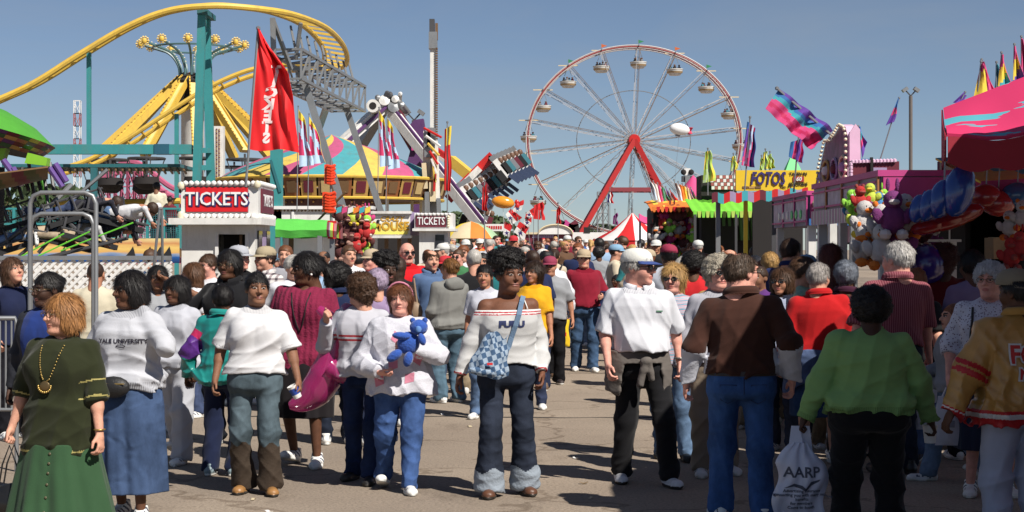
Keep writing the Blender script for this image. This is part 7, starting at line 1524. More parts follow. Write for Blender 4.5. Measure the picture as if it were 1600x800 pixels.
mb=MB(); pl=[Vector((-.06,T[0].y-.03,1.05))]+T+[Vector((.075,-.095,1.42)),Vector((.095,-.02,1.462)),Vector((.09,.05,1.44))]
for a_,b_ in zip(pl[:-1],pl[1:]): mb.bar(a_,b_,.034,dn,.006,up=(0,-1,0.2))
child_mb(mb,'bag_strap',p)
mb=MB(); mb.tube([(.12,-.075,1.372),(.105,-.05,1.42),(.10,.0,1.445)],.005,whitec,5); child_mb(mb,'top_strap',p)
# ---- 13 white polo
p=who('tall man in white polo shirt black trousers and white cap with navy brim',998,12.8,1.80,8,sex='m',g=1.10,belly=.75,skin='pink',hair='under',hc='grey',head=(58,0),hat=((.66,.66,.62),(.03,.06,.22),0),glasses='sun',top=dict(kind='polo',col=(.62,.63,.68),hem=1.00,sleeve=.98,loose=2.2,fold=.015),bottom=dict(kind='slacks',col=(.010,.010,.012),fold=.010,loose=1.6),legs=((.17,-.16,.085,0),(-.10,.12,.085,0)),arms=(dict(w=(.28,.02,.90)),dict(w=(-.27,-.12,.90))),shoe=('shoe2',(.62,.63,.66)))
mb=MB(); q=front_line(p['top'],[(.115,1.295)],off=.004)[0]; mb.box(q,(.045,.003,.010),accent('green_stitch',(.08,.20,.12))); child_mb(mb,'chest_logo',p)
jk=mat('taupe_cloth',None,rough=.9,bump=.5,bscale=25,var=.1)
def fj(X,Y,Z):
    a=np.interp(Z,[.62,.78,.93,1.02],[.19,.21,.20,.185]); q=np.sqrt((X/a)**2+((Y-.02)/(a*.80))**2); d=(q-1)*.14; d=np.abs(d-.012)-.012
    open_=np.interp(Z,[.6,.9,.97],[.16,.13,-1]); d=smax(d,np.where(Y<0,open_-np.abs(X),-1.),.02); d=np.maximum(np.maximum(d,(.66+.04*np.sin(X*20))-Z),Z-1.0)
    k=ell(X,Y,Z,(.01,-.20,.93),(.045,.035,.035)); s1=cone(X,Y,Z,(.0,-.20,.91),(-.03,-.185,.76),.026,.030); s2=cone(X,Y,Z,(.03,-.20,.91),(.05,-.185,.80),.024,.028)
    return smin(d,smin(k,np.minimum(s1,s2),.01),.02)+.004-folds(X,Y,Z,5)*.012
blob('tied_jacket',fj,(-.28,-.28,.58),(.28,.25,1.04),.010,jk,p['root'],(.12,.105,.095))
wt=MB(); wt.tube([Vector(p['A'][1][2])+Vector((.031*math.cos(t*PI/6),.031*math.sin(t*PI/6),.035)) for t in range(12)],.008,mat('watch_metal',(.3,.3,.28),metal=.8,rough=.3),6,closed=True); child_mb(wt,'wristwatch',p)
# ---- 14 tie dye
def td(N,L,tc):
    w=N.new('ShaderNodeTexWave'); w.wave_type='RINGS'; w.inputs['Scale'].default_value=5; w.inputs['Distortion'].default_value=7; w.inputs['Detail'].default_value=3; mp=N.new('ShaderNodeMapping'); mp.inputs['Location'].default_value=(.2,0,-1.5); mp.inputs['Scale'].default_value=(1,.3,1.4); L.new(tc.outputs['Object'],mp.inputs[0]); L.new(mp.outputs[0],w.inputs[0])
    return ramp(N,L,w.outputs['Fac'],[(0,(.14,.24,.33)),(.3,(.40,.48,.55)),(.5,(.50,.08,.17)),(.72,(.55,.45,.45)),(1,(.30,.38,.48))])
p=who('blonde woman in sunglasses and pastel tie dye tee beside the man in the white polo',1052,14.3,1.68,-8,g=1.15,skin='pink',hair='long',hc='blonde',head=(-12,3),glasses='sun',top=dict(kind='tee',col=(.5,.5,.5),mat=pcol('tie_dye',td,.9,.3),sleeve=1.1,loose=2.4,hem=.86),bottom=dict(col=(.10,.16,.26)),legs=STEP,shoe=('shoe',(.01,.01,.01)))
# ---- 15 brown shirt man
p=who('broad man seen from behind in dark brown shirt over white sleeves and blue jeans',1158,11.0,1.785,178,sex='m',g=1.17,skin='pink',hair='bald',hc=(.07,.045,.03),head=(-42,0),glasses='clear',belly=.5,top=dict(kind='polo',col=(.050,.020,.014),hem=.97,sleeve=1.93,loose=2.4,fold=.016,paint=lambda x,y,z,tl,tr:((tl>1.0)|(tr>1.0)),mats=[accent('white_undersleeve',(.55,.56,.62))]),bottom=dict(col=(.04,.095,.25),fold=.012,loose=1.5),legs=((.11,-.10,.085,0),(-.11,.12,.085,0)),arms=(dict(w=(.33,-.04,.90)),dict(w=(-.31,.02,.92))))
mb=MB(); dk=accent('jean_stitch',(.02,.045,.13),bump=0)
for sx in(-1,1):
    pts_=[(sx*.045,.90),(sx*.045,.80),(sx*.09,.775),(sx*.135,.80),(sx*.14,.90),(sx*.045,.90)]; mb.tube(front_line(p['bottom'],pts_,side=1,off=.002),.0035,dk,4)
mb.tube(front_line(p['bottom'],[(0,.95),(0,.90),(0,.84)],side=1,off=.002),.0035,dk,4); child_mb(mb,'back_pocket',p)
mb=MB(); mb.box((0,.155*1.1,.972),(.05,.01,.03),brownp); 
belt(p,.955,.985,mat('brown_belt',(.03,.02,.012),rough=.5),.006)
# ---- 16
p=who('grey haired woman in round sunglasses and beige trousers behind the brown shirted man',1122,13.3,1.745,4,g=1.1,skin='pink',hair='curly',hc=(.45,.40,.32),head=(8,0),glasses='sun',fat=.5,top=dict(kind='sweat',col=(.40,.40,.45),loose=1.8),bottom=dict(col=(.26,.21,.16),mat=cottonmat()),legs=((.10,.08,.085,0),(-.13,-.05,.085,0)),shoe=('sneaker',(.62,.62,.62)))
# ---- 17 red shirt
p=who('stout grey haired person in bright red shirt with denim jacket round the waist',1279,14.0,1.69,182,g=1.30,skin='light',hair='short',hc=(.36,.33,.31),head=(-25,0),top=dict(kind='shirt',col=(.42,.010,.012),hem=.93,sleeve=1.5,loose=2.4,fold=.015),bottom=dict(kind='skirt',col=(.03,.06,.13),hem=.42,flare=.95,denim=True),legs=STAND)
def fd(X,Y,Z):
    a=np.interp(Z,[.55,.9,1.0],[.27,.26,.235]); q=np.sqrt((X/a)**2+((Y-.0)/(a*.80))**2); d=np.abs((q-1)*.2)-.018; d=np.maximum(np.maximum(d,(.66+.06*np.sin(X*14))-Z),Z-(.99+.015*np.sin(X*18))); return d+.004-folds(X,Y,Z,9)*.02
blob('tied_jacket',fd,(-.36,-.33,.52),(.36,.33,1.05),.012,denimmat(),p['root'],(.07,.10,.19))
# ---- 18 green sweater
p=who('short stout person seen from behind in light green sweatshirt and black trousers',1361,10.0,1.56,180,g=1.42,skin='vdark',hair='afro',head=(0,0),top=dict(kind='sweat',col=(.20,.36,.13),hem=.93,loose=2.6,fold=.017),bottom=dict(kind='slacks',col=(.008,.008,.009),loose=2),arms=(dict(w=(.40,-.06,.88)),dict(w=(-.42,-.10,.86))),grip=('grip','hold'))
ab=held('carrier_bag','wrinkled white plastic carrier bag with black AARP print held at the green sweatshirt side','carrier bag',p,1,(.03,.0,-.10)); pls=crease(mat('white_plastic',(.52,.55,.66),rough=.35,bump=.3,bscale=20),9,1.0,.03)
def abag(u,v,side): 
    w=.155*(1-.06*v)*(1 if v<.72 else 1-(v-.72)*2.4); x=(u-.5)*2*w+.02*math.sin(v*9); b_=.075*math.sin(v*PI*.9)*(math.sin(u*PI)**.6)+.008*math.sin(u*21+v*9); return Vector((x,side*(b_+.004),-.50+.44*v+.02*math.sin(u*9)*(1-v)))
for sd,n_ in((1,'back_panel'),(-1,'front_panel')): mb=MB(); mb.sheet(lambda u,v:abag(u,v,sd),24,24,pls,th=.002); o=mb.build(n_,ab); 
mb=MB()
for sd in(-1,1): mb.sheet(lambda u,v:Vector(((-.05+.10*u)*(1-.5*v)+.03*sd,.03*sd*(1-v),-.12+.16*v)),4,8,pls,th=.002)
mb.build('handle',ab)
fp=[o for o in ab.children if o.name.startswith('back_panel')][0]
bi=accent('bag_print',(.07,.08,.11),bump=0)
project(text_mesh('AARP',.088,extrude=0,bold=.002),fp,.0,-.235,side=1,m=bi,off=.003); 
wv=bpy.data.meshes.new('wv'); wv.from_pydata([(-.11,0,-.03),(-.05,0,.0),(.0,0,-.012),(.02,0,-.03),(.05,0,.01),(.11,0,.025),(.10,0,.012),(.055,0,-.012),(.02,0,-.048),(-.01,0,-.03),(-.05,0,-.018)],[],[(0,1,10),(1,2,9,10),(2,3,8,9),(3,4,7,8),(4,5,6,7)]); project(wv,fp,.0,-.30,side=1,m=bi,off=.003,name='emblem')
for i,t in enumerate(('Advertising insurance','connecting you with many more','benefits','for members','Come to booth')): project(text_mesh(t,.026,extrude=0,bold=.0006),fp,.0,-.345-.026*i,side=1,m=bi,off=.003)
cp=held('paper_cup','plain white cup in the right hand of the green sweatshirt wearer','cup',p,-1,(-.01,-.05,-.10)); mb=MB(); mb.lathe([(0,-.055),(.033,-.055),(.045,.05),(.042,.05),(.030,-.045)],whitec,18); mb.build('cup_wall',cp); mb=MB(); mb.lathe([(.047,.045),(.047,.055),(0,.058)],whitec,18); mb.build('lid',cp)
# ---- 19 maroon striped shirt man
def st_(N,L,tc):
    s=sep(N,L,tc.outputs['Object']); w=math2(N,L,'SINE',math2(N,L,'MULTIPLY',s[0],420)); return ramp(N,L,math2(N,L,'ADD',math2(N,L,'MULTIPLY',w,.5),.5),[(.3,(.16,.028,.045)),(.9,(.30,.11,.13))])
p=who('tall grey haired man seen from behind in fine striped maroon shirt and dark jeans',1402,13.3,1.86,184,sex='m',g=1.12,skin='pink',hair='short',hc=(.50,.48,.46),head=(35,0),top=dict(kind='polo',mat=pcol('maroon_pinstripe',st_,.9,.3),hem=.98,sleeve=.98,loose=2.4,col=(.2,.05,.07),fold=.015),bottom=dict(col=(.015,.02,.035)),res=.011,arms=(dict(w=(.30,-.04,.88)),dict(w=(-.30,-.10,.87))),grip=('relax','grip'),shoe=('shoe',(.01,.01,.01)))
def simple_bag(label,p,hand,w,h,col,name='carrier_bag',mark=None):
    b=held(name,label,'carrier bag',p,hand,(0,0,-.09)); m_=crease(mat('bagm_%.2f_%.2f'%(col[0],col[2]),col,rough=.45,bump=.3,bscale=20),9,.9,.03)
    for sd,n_ in((1,'back_panel'),(-1,'front_panel')):
        mb=MB(); mb.sheet(lambda u,v:Vector(((u-.5)*w*(1-.12*v)+.01*math.sin(v*8),sd*(.04*math.sin(v*PI*.9)*math.sin(u*PI)**.6+.003),-h-.06+h*v)),14,14,m_,th=.002); mb.build(n_,b)
    mb=MB()
    for sd in(-1,1): mb.tube([(-.05,.01*sd,-.07),(-.02,.01*sd,.0),(.02,.01*sd,.0),(.05,.01*sd,-.07)],.006,m_,5)
    mb.build('handle',b)
    if mark:
        for sd in(-1,1): mb=MB(); mb.box((0,sd*.052,-h*.55-.06),(w*.35,.004,h*.14),mark); mb.build('logo',b)
    return b
simple_bag('white paper carrier bag with dark blue mark held by the maroon shirted man',p,-1,.30,.42,(.55,.56,.62),mark=navy)
# ---- 20 floral woman
def fl(N,L,tc):
    v=N.new('ShaderNodeTexVoronoi'); v.inputs['Scale'].default_value=55; L.new(tc.outputs['Object'],v.inputs[0]); n=N.new('ShaderNodeTexNoise'); n.inputs['Scale'].default_value=26; L.new(tc.outputs['Object'],n.inputs[0])
    return ramp(N,L,math2(N,L,'ADD',v.outputs['Distance'],math2(N,L,'MULTIPLY',n.outputs['Fac'],.35)),[(.42,(.16,.10,.16)),(.50,(.60,.60,.68))])
p=who('white haired older woman with glasses in white blouse with small dark flowers',1546,12.2,1.70,-8,g=1.25,skin='pink',hair='perm',hc=(.52,.52,.54),head=(-22,-2),glasses='clear',fat=.6,top=dict(kind='shirt',mat=pcol('floral',fl,.9,.2),col=(.6,.6,.6),sleeve=1.3,loose=2.6,hem=.78,scoop=.05),bottom=dict(kind='skirt',col=(.02,.025,.05),hem=.35,mat=cottonmat()),arms=(dict(w=(.33,-.06,.88)),dict(w=(-.30,-.06,.90))),grip=('relax','grip'))
simple_bag('white plastic bag with grey markings held by the white haired woman',p,-1,.20,.36,(.50,.51,.58),mark=M_('grey_mark',(.2,.2,.24)))
mb=MB(); mb.tube(front_line(p['top'],[(-.13,1.42),(-.14,1.33),(-.15,1.24),(-.155,1.12)],off=.01),.009,nyl,5); child_mb(mb,'bag_strap',p)
# ---- 21 gold jacket
def gj(x,y,z,tl,tr):
    r=np.zeros_like(x)
    for t in(tl,tr): r=np.where(((t>.82)&(t<.93))|((t>.98)&(t<1.09)),1,r); r=np.where(t>1.90,1,r); r=np.where((t>1.93)&(t<1.96),2,r)
    r=np.where((z<.915)&(tl<0)&(tr<0),1,r); r=np.where((z<.895)&(z>.865)&(tl<0)&(tr<0),2,r); return r
p=who('man at the right edge seen from behind in shiny gold letter jacket with red bands',1592,9.7,1.68,196,sex='m',g=1.25,skin='dark',hair='under',head=(20,0),hat=((.20,.17,.12),(.20,.17,.12),180),top=dict(kind='jacket',col=(.44,.235,.06),hem=.83,loose=3.4,mat=satinmat(),fold=.022,paint=gj,mats=[accent('jacket_red',(.45,.015,.02),rough=.5),accent('jacket_white',(.6,.6,.6))]),bottom=dict(kind='slacks',col=(.42,.45,.56),loose=2),arms=(dict(w=(.42,-.02,.90)),None),res=.010)
for t,x,z,s_ in(('FO',.085,1.245,.15),('N',.085,1.13,.085)):
    project(text_mesh(t,s_,extrude=0,bold=.014,sx=.8),p['top'],x,z,side=1,m=accent('jacket_white',(.6,.6,.6)),off=.008,cell=.03); project(text_mesh(t,s_,extrude=0,bold=.004,sx=.8),p['top'],x,z,side=1,m=accent('letter_red',(.45,.03,.03)),off=.012,cell=.03)
# ---- 22.. mid distance people
p=who('woman with ginger ponytail seen from behind in grey hooded sweatshirt and loose jeans',703,19.6,1.70,-148,g=1.12,skin='light',hair='bun',hc=(.22,.10,.03),head=(20,0),detail=True,res=.013,top=dict(kind='sweat',col=(.19,.19,.18),hem=.90,loose=2.6,fold=.016),bottom=dict(col=(.085,.145,.20),loose=2.4),arms=(dict(w=(.12,-.25,1.05)),dict(w=(-.12,-.25,1.05))))
blob('hood',lambda X,Y,Z: ell(X,Y,Z,(0,.11,1.44),(.13,.06,.085))+.003-folds(X,Y,Z,2)*.01,(-.18,0,1.3),(.18,.22,1.58),.012,cottonmat(),p['root'],(.19,.19,.18))
p=who('balding man in denim blue polo shirt facing the woman in the grey hooded top',674,20.8,1.80,15,sex='m',skin='light',hair='bald',hc='brown',detail=True,res=.014,top=dict(kind='polo',col=(.085,.14,.26),sleeve=.98,loose=2),bottom=dict(col=(.06,.09,.16)))
p=who('smiling dark haired girl in white tee with small print behind the off shoulder top',757,17.8,1.64,-4,skin='tan',hair='bun',top=dict(kind='tee',col=(.52,.53,.60),sleeve=.8,loose=2),bottom=dict(col=(.10,.16,.28)),detail=True)
project(text_mesh('Coca',.06,extrude=0,shear=.3),p['top'],.0,1.25,m=ink) if False else None
p=who('woman with long dark braids in bright yellow tee behind the off shoulder top',834,18.8,1.67,-6,skin='tan',hair='long',hc='dkbrown',head=(-15,0),top=dict(kind='tee',col=(.70,.36,.015),sleeve=.9,loose=2.4),bottom=dict(col=(.03,.04,.08)),detail=True)
p=who('man in maroon tee and tan cap carrying a yellow bag and a navy jacket',912,24.6,1.80,6,sex='m',g=1.12,skin='light',hair='under',hc='brown',head=(-15,0),hat=((.42,.33,.22),(.42,.33,.22),0),top=dict(kind='tee',col=(.22,.012,.028),sleeve=.95,loose=2.4,hem=.93),bottom=dict(col=(.045,.085,.16),loose=1.8),detail=True,res=.014,legs=STEP,arms=(dict(w=(.20,-.22,1.08)),dict(w=(-.30,-.05,.90))),grip=('hold','grip'))
simple_bag('yellow and red plastic bag hanging from the maroon tee man hand',p,-1,.17,.40,(.75,.50,.02),mark=redc)
jh=held('folded_jacket','navy jacket folded over the maroon tee man forearm','jacket',p,1,(.08,0,0)); mb=MB(); mb.sheet(lambda u,v:Vector(((u-.5)*.20,-.06*math.sin(u*PI)+.02*math.sin(v*9),.08-.55*v)),10,12,mat('navy_cotton',(.015,.03,.12),rough=.9),th=.03); mb.build('cloth',jh)
p=who('person with long ponytail in cream tee walking away with a black bag',866,28.5,1.78,172,skin='tan',hair='pony',hc='dkbrown',top=dict(kind='tee',col=(.50,.43,.33),sleeve=.9,loose=2),bottom=dict(col=(.20,.17,.12),loose=1.8),legs=WALK)
bb_=held('waist_bag','black bulky bag on the hip of the cream tee walker','bag',p,1,(-.15,.18,.12)); mb=MB(); mb.sphere((0,0,0),.14,nyl,12,(1.2,.8,.8)); mb.build('pouch',bb_); mb=MB(); mb.tube([(-.1,0,.05),(-.2,0,.35),(-.25,-.1,.5)],.015,nyl); mb.build('strap',bb_)
p=who('bald man with sunglasses in bright red tee by the small ticket booth',636,21.8,1.90,10,sex='m',g=1.15,skin='pink',hair=None,head=(5,0),glasses='sun',top=dict(kind='tee',col=(.55,.012,.018),sleeve=.95,loose=2.4),bottom=dict(col=(.04,.05,.10)),detail=True,res=.014)
mb=MB(); mb.sphere((0,-.100,-.045),.022,mat('brown_moustache',(.08,.04,.02),rough=.9),8,(1.3,.5,.5)); child_mb(mb,'moustache',p,True)
p=who('black haired person seen from behind in navy jacket beside the maroon sweater',528,15.4,1.66,186,g=1.1,skin='dark',hair='afro',top=dict(kind='jacket',col=(.012,.020,.060),loose=2.4),bottom=dict(col=(.015,.02,.035)))
def plaid(N,L,tc):
    s=sep(N,L,tc.outputs['Object']); a=math2(N,L,'GREATER_THAN',math2(N,L,'SINE',math2(N,L,'MULTIPLY',s[0],105)),.3); b=math2(N,L,'GREATER_THAN',math2(N,L,'SINE',math2(N,L,'MULTIPLY',s[2],105)),.3)
    return ramp(N,L,math2(N,L,'MULTIPLY',math2(N,L,'ADD',a,b),.5),[(0,(.58,.57,.56)),(.4,(.28,.24,.25)),(.9,(.06,.05,.06))],True)
p=who('man in khaki cap and beard wearing black and white plaid shirt by the ticket booth',414,19.6,1.83,-28,sex='m',skin='light',hair='under',hc='dkbrown',hat=((.34,.28,.18),(.34,.28,.18),0),head=(-15,0),detail=True,top=dict(kind='shirt',mat=pcol('plaid',plaid,.9),sleeve=1.6,loose=2.2,col=(.5,.5,.5)),bottom=dict(col=(.04,.05,.1)),res=.014)
p=who('man with brown hair and sunglasses in white tee beside the ticket booth wall',324,18.9,1.745,-22,sex='m',skin='pink',hair='short',hc='brown',glasses='sun',head=(-15,0),detail=True,top=dict(kind='tee',col=(.70,.70,.74)),bottom=dict(col=(.05,.07,.14)))
p=who('woman with long straight brown hair in profile wearing white top by the ticket booth',300,17.9,1.66,-40,skin='light',hair='longer',hc=(.13,.06,.03),head=(-45,0),detail=True,top=dict(kind='tee',col=(.68,.68,.72),sleeve=.8),bottom=dict(col=(.05,.07,.14)))
p=who('man in pale grey cap and black shirt in front of the booth window',374,19.4,1.84,30,sex='m',skin='pink',hair='under',hc='dkbrown',hat=((.36,.37,.41),(.36,.37,.41),0),head=(25,0),detail=True,top=dict(kind='tee',col=(.014,.014,.016)),bottom=dict(col=(.02,.02,.03)))
p=who('woman with very long brown hair in navy tee at the far left edge',20,15.9,1.73,48,skin='light',hair='longer',hc=(.09,.045,.025),head=(10,-12),detail=True,top=dict(kind='tee',col=(.012,.017,.05),loose=2,sleeve=.95),bottom=dict(col=(.012,.012,.016)),arms=(dict(w=(.22,-.12,.92)),dict(w=(-.25,-.10,.95))))
p=who('man with shaved head seen from behind in cream tee between the pipe arch and fence',150,17.3,1.67,176,sex='m',g=1.1,skin='tan',hair='buzz',hc='dkbrown',detail=True,top=dict(kind='tee',col=(.55,.50,.38),loose=2.4),bottom=dict(col=(.06,.06,.05)))
p=who('long haired person in blue denim shirt leaning over the lattice fence',226,25.2,1.80,170,skin='tan',hair='full',hc='brown',lean=.35,top=dict(kind='shirt',col=(.05,.09,.17)),bottom=dict(col=(.05,.07,.14)))
p=who('man in cream shirt standing on the ride platform by the teal railing',245,45.6,1.85,175,z=1.8,sex='m',skin='mid',hair='short',hc='black',top=dict(kind='shirt',col=(.62,.58,.45),loose=2.6),bottom=dict(col=(.015,.02,.03)),shoe=('shoe',(.02,.02,.02)))
p=who('boy in dark red plaid shirt standing on the ride platform beside the cream shirted man',266,45.4,1.45,160,z=1.8,sex='m',skin='mid',hair='short',hc='black',top=dict(kind='shirt',col=(.14,.02,.03),loose=2.2),bottom=dict(col=(.015,.015,.02)))
p=who('person seen from behind in red tee with large white picture on its lower back',1083,18.8,1.76,176,sex='m',skin='dark',hair='afro',top=dict(kind='tee',col=(.50,.02,.025),hem=.84,loose=2.8,paint=lambda x,y,z,tl,tr:(z<1.20)&(tl<0)&(tr<0),mats=[accent('print_white',(.55,.56,.60))]),bottom=dict(col=(.05,.08,.15)),detail=True)
me=bpy.data.meshes.new('pr'); me.from_pydata([(-.10,0,-.02),(.10,0,-.02),(.09,0,.03),(.0,0,.045),(-.09,0,.02)],[],[(0,1,2,3,4)]); project(me,p['top'],0,1.13,side=1,m=accent('print_orange',(.55,.28,.05),bump=0),name='picture_print')
p=who('large man seen from behind in heather grey tee and maroon cap by the orange stall',1045,21.5,1.86,182,sex='m',g=1.2,skin='dark',hair='under',hat=((.28,.02,.06),(.28,.02,.06),0),top=dict(kind='tee',col=(.38,.40,.46),loose=2.6),bottom=dict(col=(.03,.04,.07)),detail=True)
p=who('big man with short dark hair in navy polo facing the stalls at right',1236,18.6,1.92,158,sex='m',g=1.28,skin='light',hair='short',hc='dkbrown',head=(-20,0),top=dict(kind='polo',col=(.012,.022,.09),loose=2.6),bottom=dict(col=(.02,.02,.03)),detail=True)
p=who('blonde person seen from behind in royal blue top in the shade',1203,20.3,1.76,184,skin='light',hair='full',hc='blonde',top=dict(kind='tee',col=(.015,.06,.30),loose=2.2),bottom=dict(col=(.02,.03,.06)),detail=True)
p=who('teenage boy in profile with wavy brown hair and pale green tee in the shade',1256,15.8,1.72,66,sex='m',skin='light',hair='full',hc='brown',head=(8,0),top=dict(kind='tee',col=(.28,.40,.30)),bottom=dict(col=(.03,.04,.07)),detail=True)
p=who('woman with brown shoulder length hair and sunglasses in dark jacket in the shade',1221,14.9,1.64,-22,skin='tan',hair='bob',hc='brown',head=(-15,0),glasses='sun',top=dict(kind='jacket',col=(.015,.018,.035),paint=lambda x,y,z,tl,tr:(np.abs(x)<.05)&(y<0),mats=[accent('pale_blue_tee',(.32,.36,.48))]),bottom=dict(col=(.03,.04,.07)))
p=who('person in very dark red top and black trousers seen from behind near the round balloon',1474,15.0,1.84,178,g=1.2,skin='vdark',hair='curly',hc=(.05,.012,.010),top=dict(kind='sweat',col=(.10,.006,.008),loose=2),bottom=dict(kind='slacks',col=(.006,.006,.007)),detail=True)
p=who('woman seen from behind in mustard yellow top at the right edge stall',1590,15.6,1.86,176,skin='dark',hair='bob',top=dict(kind='tee',col=(.32,.19,.02),loose=2),bottom=dict(col=(.02,.02,.03)),detail=True)
p=who('person wearing a grey speckled head scarf and dark clothes in the right shade',1322,14.4,1.70,172,skin='dark',hair='full',hc=(.16,.18,.22),top=dict(kind='shirt',col=(.05,.012,.03)),bottom=dict(col=(.01,.01,.015)),detail=True)
p=who('person in lavender grey top seen from behind between the stall and white haired woman',1518,14.2,1.80,180,skin='dark',hair='short',top=dict(kind='tee',col=(.20,.15,.26),loose=2.4),bottom=dict(col=(.01,.01,.015)))
p=who('person with curly auburn hair and dark wine top in the right shade',1298,17.2,1.86,172,skin='light',hair='longer',hc=(.13,.03,.02),top=dict(kind='tee',col=(.10,.015,.03)),bottom=dict(col=(.01,.01,.015)))
p=who('man in profile in white tee beside the grey posts of the green cart',545,23.5,1.86,40,sex='m',skin='light',hair='short',hc='brown',top=dict(kind='tee',col=(.72,.72,.76),loose=2.6),bottom=dict(col=(.04,.06,.12)))
p=who('child in pale yellow tee with arm out near the green cart',524,22.2,1.66,30,sex='m',skin='mid',hair='short',top=dict(kind='tee',col=(.55,.50,.30)),bottom=dict(col=(.10,.16,.28)),arms=(dict(w=(.40,-.30,1.15)),None))
p=who('red haired man seen over the maroon sweater by the white wall',446,22.5,1.86,-8,sex='m',skin='light',hair='short',hc=(.13,.05,.02),top=dict(kind='tee',col=(.30,.30,.33)),bottom=dict(col=(.04,.05,.1)))
def jersey(N,L,tc): s=sep(N,L,tc.outputs['Object']); return ramp(N,L,math2(N,L,'ADD',math2(N,L,'MULTIPLY',math2(N,L,'SINE',math2(N,L,'MULTIPLY',s[2],110)),.5),.5),[(0,(.02,.02,.02)),(.5,(.6,.6,.6))],True)
p=who('person seen from behind in black and white striped jersey near the toy display',602,22.8,1.80,180,sex='m',g=1.15,skin='dark',hair='short',top=dict(kind='tee',mat=pcol('jersey',jersey,.9),col=(.5,.5,.5),loose=2.4),bottom=dict(col=(.02,.02,.03)))
p=who('woman with long brown hair in black top carrying a tan bag near the toy display',622,19.9,1.72,168,skin='light',hair='longer',hc='dkbrown',top=dict(kind='tee',col=(.014,.013,.016)),bottom=dict(col=(.04,.05,.09)))
tb_=held('shoulder_bag','tan shoulder bag on the back of the woman in black','bag',p,-1,(.05,.20,.22)); mb=MB(); mb.sphere((0,0,0),.12,mat('tan_leather',(.25,.17,.11),rough=.6),12,(1,.5,1.1)); mb.build('pouch',tb_); mb=MB(); mb.tube([(-.05,0,.1),(0,-.03,.4)],.012,mat('tan_leather',(.25,.17,.11))); mb.build('strap',tb_)
p=who('woman in dark navy top with black updo right behind the pink headband',606,17.0,1.72,20,skin='vdark',hair='puff',top=dict(kind='tee',col=(.012,.014,.035)),bottom=dict(col=(.02,.02,.04)))
p=who('person in mauve top with pale cap behind the curly haired woman',590,15.2,1.62,190,skin='light',hair='full',hc=(.42,.33,.45),top=dict(kind='tee',col=(.30,.22,.36)),bottom=dict(col=(.03,.04,.08)))
# riders on the glider ride
for i,(u,v,s_,sh) in enumerate(RIDERS[:5]):
    cols=[((.6,.6,.62),(.12,.20,.36)),((.02,.02,.03),(.05,.07,.14)),((.5,.5,.5),(.12,.20,.36)),((.45,.35,.25),(.14,.22,.38)),((.03,.03,.04),(.35,.28,.2))][i]
    l=['white shirt and jeans lying prone at the right end of the ride','dark clothes lying prone in the middle of the ride','grey shirt and jeans lying prone low on the ride','tan shirt and jeans lying prone at lower left of the ride','black shirt and tan trousers lying prone behind the arch leg'][i]
    p=person('rider in '+l,(0,0,0),1.6,0,sex='m',skin=['tan','light','mid'][i%3],hair='short',hc='dkbrown',top=dict(kind='tee',col=cols[0]),bottom=dict(col=cols[1],fold=.004),res=.022,hres=.010,detail=False,group='riders on the glider ride',arms=(dict(w=(.25,-.2,1.7)),dict(w=(-.25,-.2,1.7))))
    p['root'].location=P(u,v,26.4)+Vector((-.75,0,-.02)); p['root'].rotation_euler=(0,R(90-(18 if not sh else -14)) ,0); p['root'].rotation_euler=Euler((R(90),0,R(80+i*7))); p['root'].location=P(u,v,26.4)+Matrix.Rotation(R(80+i*7),3,'Z')@Vector((0,.85,.02)); p['root'].rotation_euler=Euler((R(84),0,R(80+i*7)))
# ------------------------------------------------------------------ the crowd
VAR=[]; rnd=random.Random(11)
vs_=[('m','short',None,STAND),('f','bob',None,STEP),('m','under','hat',WALK),('f','long',None,STAND),('m','short',None,WALK2),('f','pony',None,STEP2),('m','bald',None,STAND),('f','curly',None,WALK),('m','buzz',None,STEP),('f','bun',None,WALK2),('m','full',None,STEP2),('f','perm',None,STAND),('f','afro',None,STEP),('m','under','hat',STAND)]
HN={'short':'short','bob':'bobbed','under':'capped','long':'long','pony':'ponytailed','bald':'thinning','curly':'curly','buzz':'cropped','bun':'tied up','full':'thick','perm':'permed','afro':'afro'}
CN={'white':(.58,.58,.62),'red':(.50,.02,.02),'navy':(.014,.022,.07),'maroon':(.17,.012,.03),'grey':(.27,.28,.30),'light blue':(.25,.36,.52),'black':(.014,.014,.016),'purple':(.10,.03,.17),'green':(.05,.17,.07),'cream':(.55,.48,.36),'pink':(.55,.22,.30),'brown':(.11,.06,.035),'blue':(.03,.09,.28),'orange':(.60,.20,.03),'teal':(.03,.20,.22),'striped beige':(.42,.35,.26)}
CW=['white']*6+['red']*3+['navy']*4+['maroon']*3+['grey']*3+['light blue']*3+['black']*4+['purple','green','cream','cream','pink','brown','blue','blue','orange','teal','striped beige']
BN={'blue jeans':(.06,.10,.20),'dark jeans':(.018,.024,.05),'black trousers':(.010,.010,.012),'khaki trousers':(.24,.19,.13),'faded jeans':(.14,.20,.30)}
HNc={'black':HC['black'],'brown':HC['brown'],'blonde':HC['blonde'],'grey':HC['grey'],'dark':HC['dkbrown'],'auburn':HC['auburn']}
HATC=[((.6,.6,.58),'white cap'),((.45,.02,.03),'red cap'),((.02,.03,.10),'navy cap'),((.40,.32,.22),'tan cap'),((.25,.03,.07),'maroon cap'),((.2,.35,.5),'blue cap')]
def zone(u,d):
    far='far ' if d>55 else ''
    if u<600: z='by green cart'
    elif u<665: z='by yellow sign'
    elif u<730: z='by small booth'
    elif u<800: z='by umbrella'
    elif u<870: z='by star flags'
    elif u<950: z='below wheel'
    elif u<1020: z='by striped tent'
    elif u<1105: z='by orange stall'
    elif u<1210: z='by green awning'
    else: z='by photo stall'
    return z,['nearest','near','halfway','far','farthest'][int(np.searchsorted([26,33,45,66],d))]
LAB=set(); protos={}
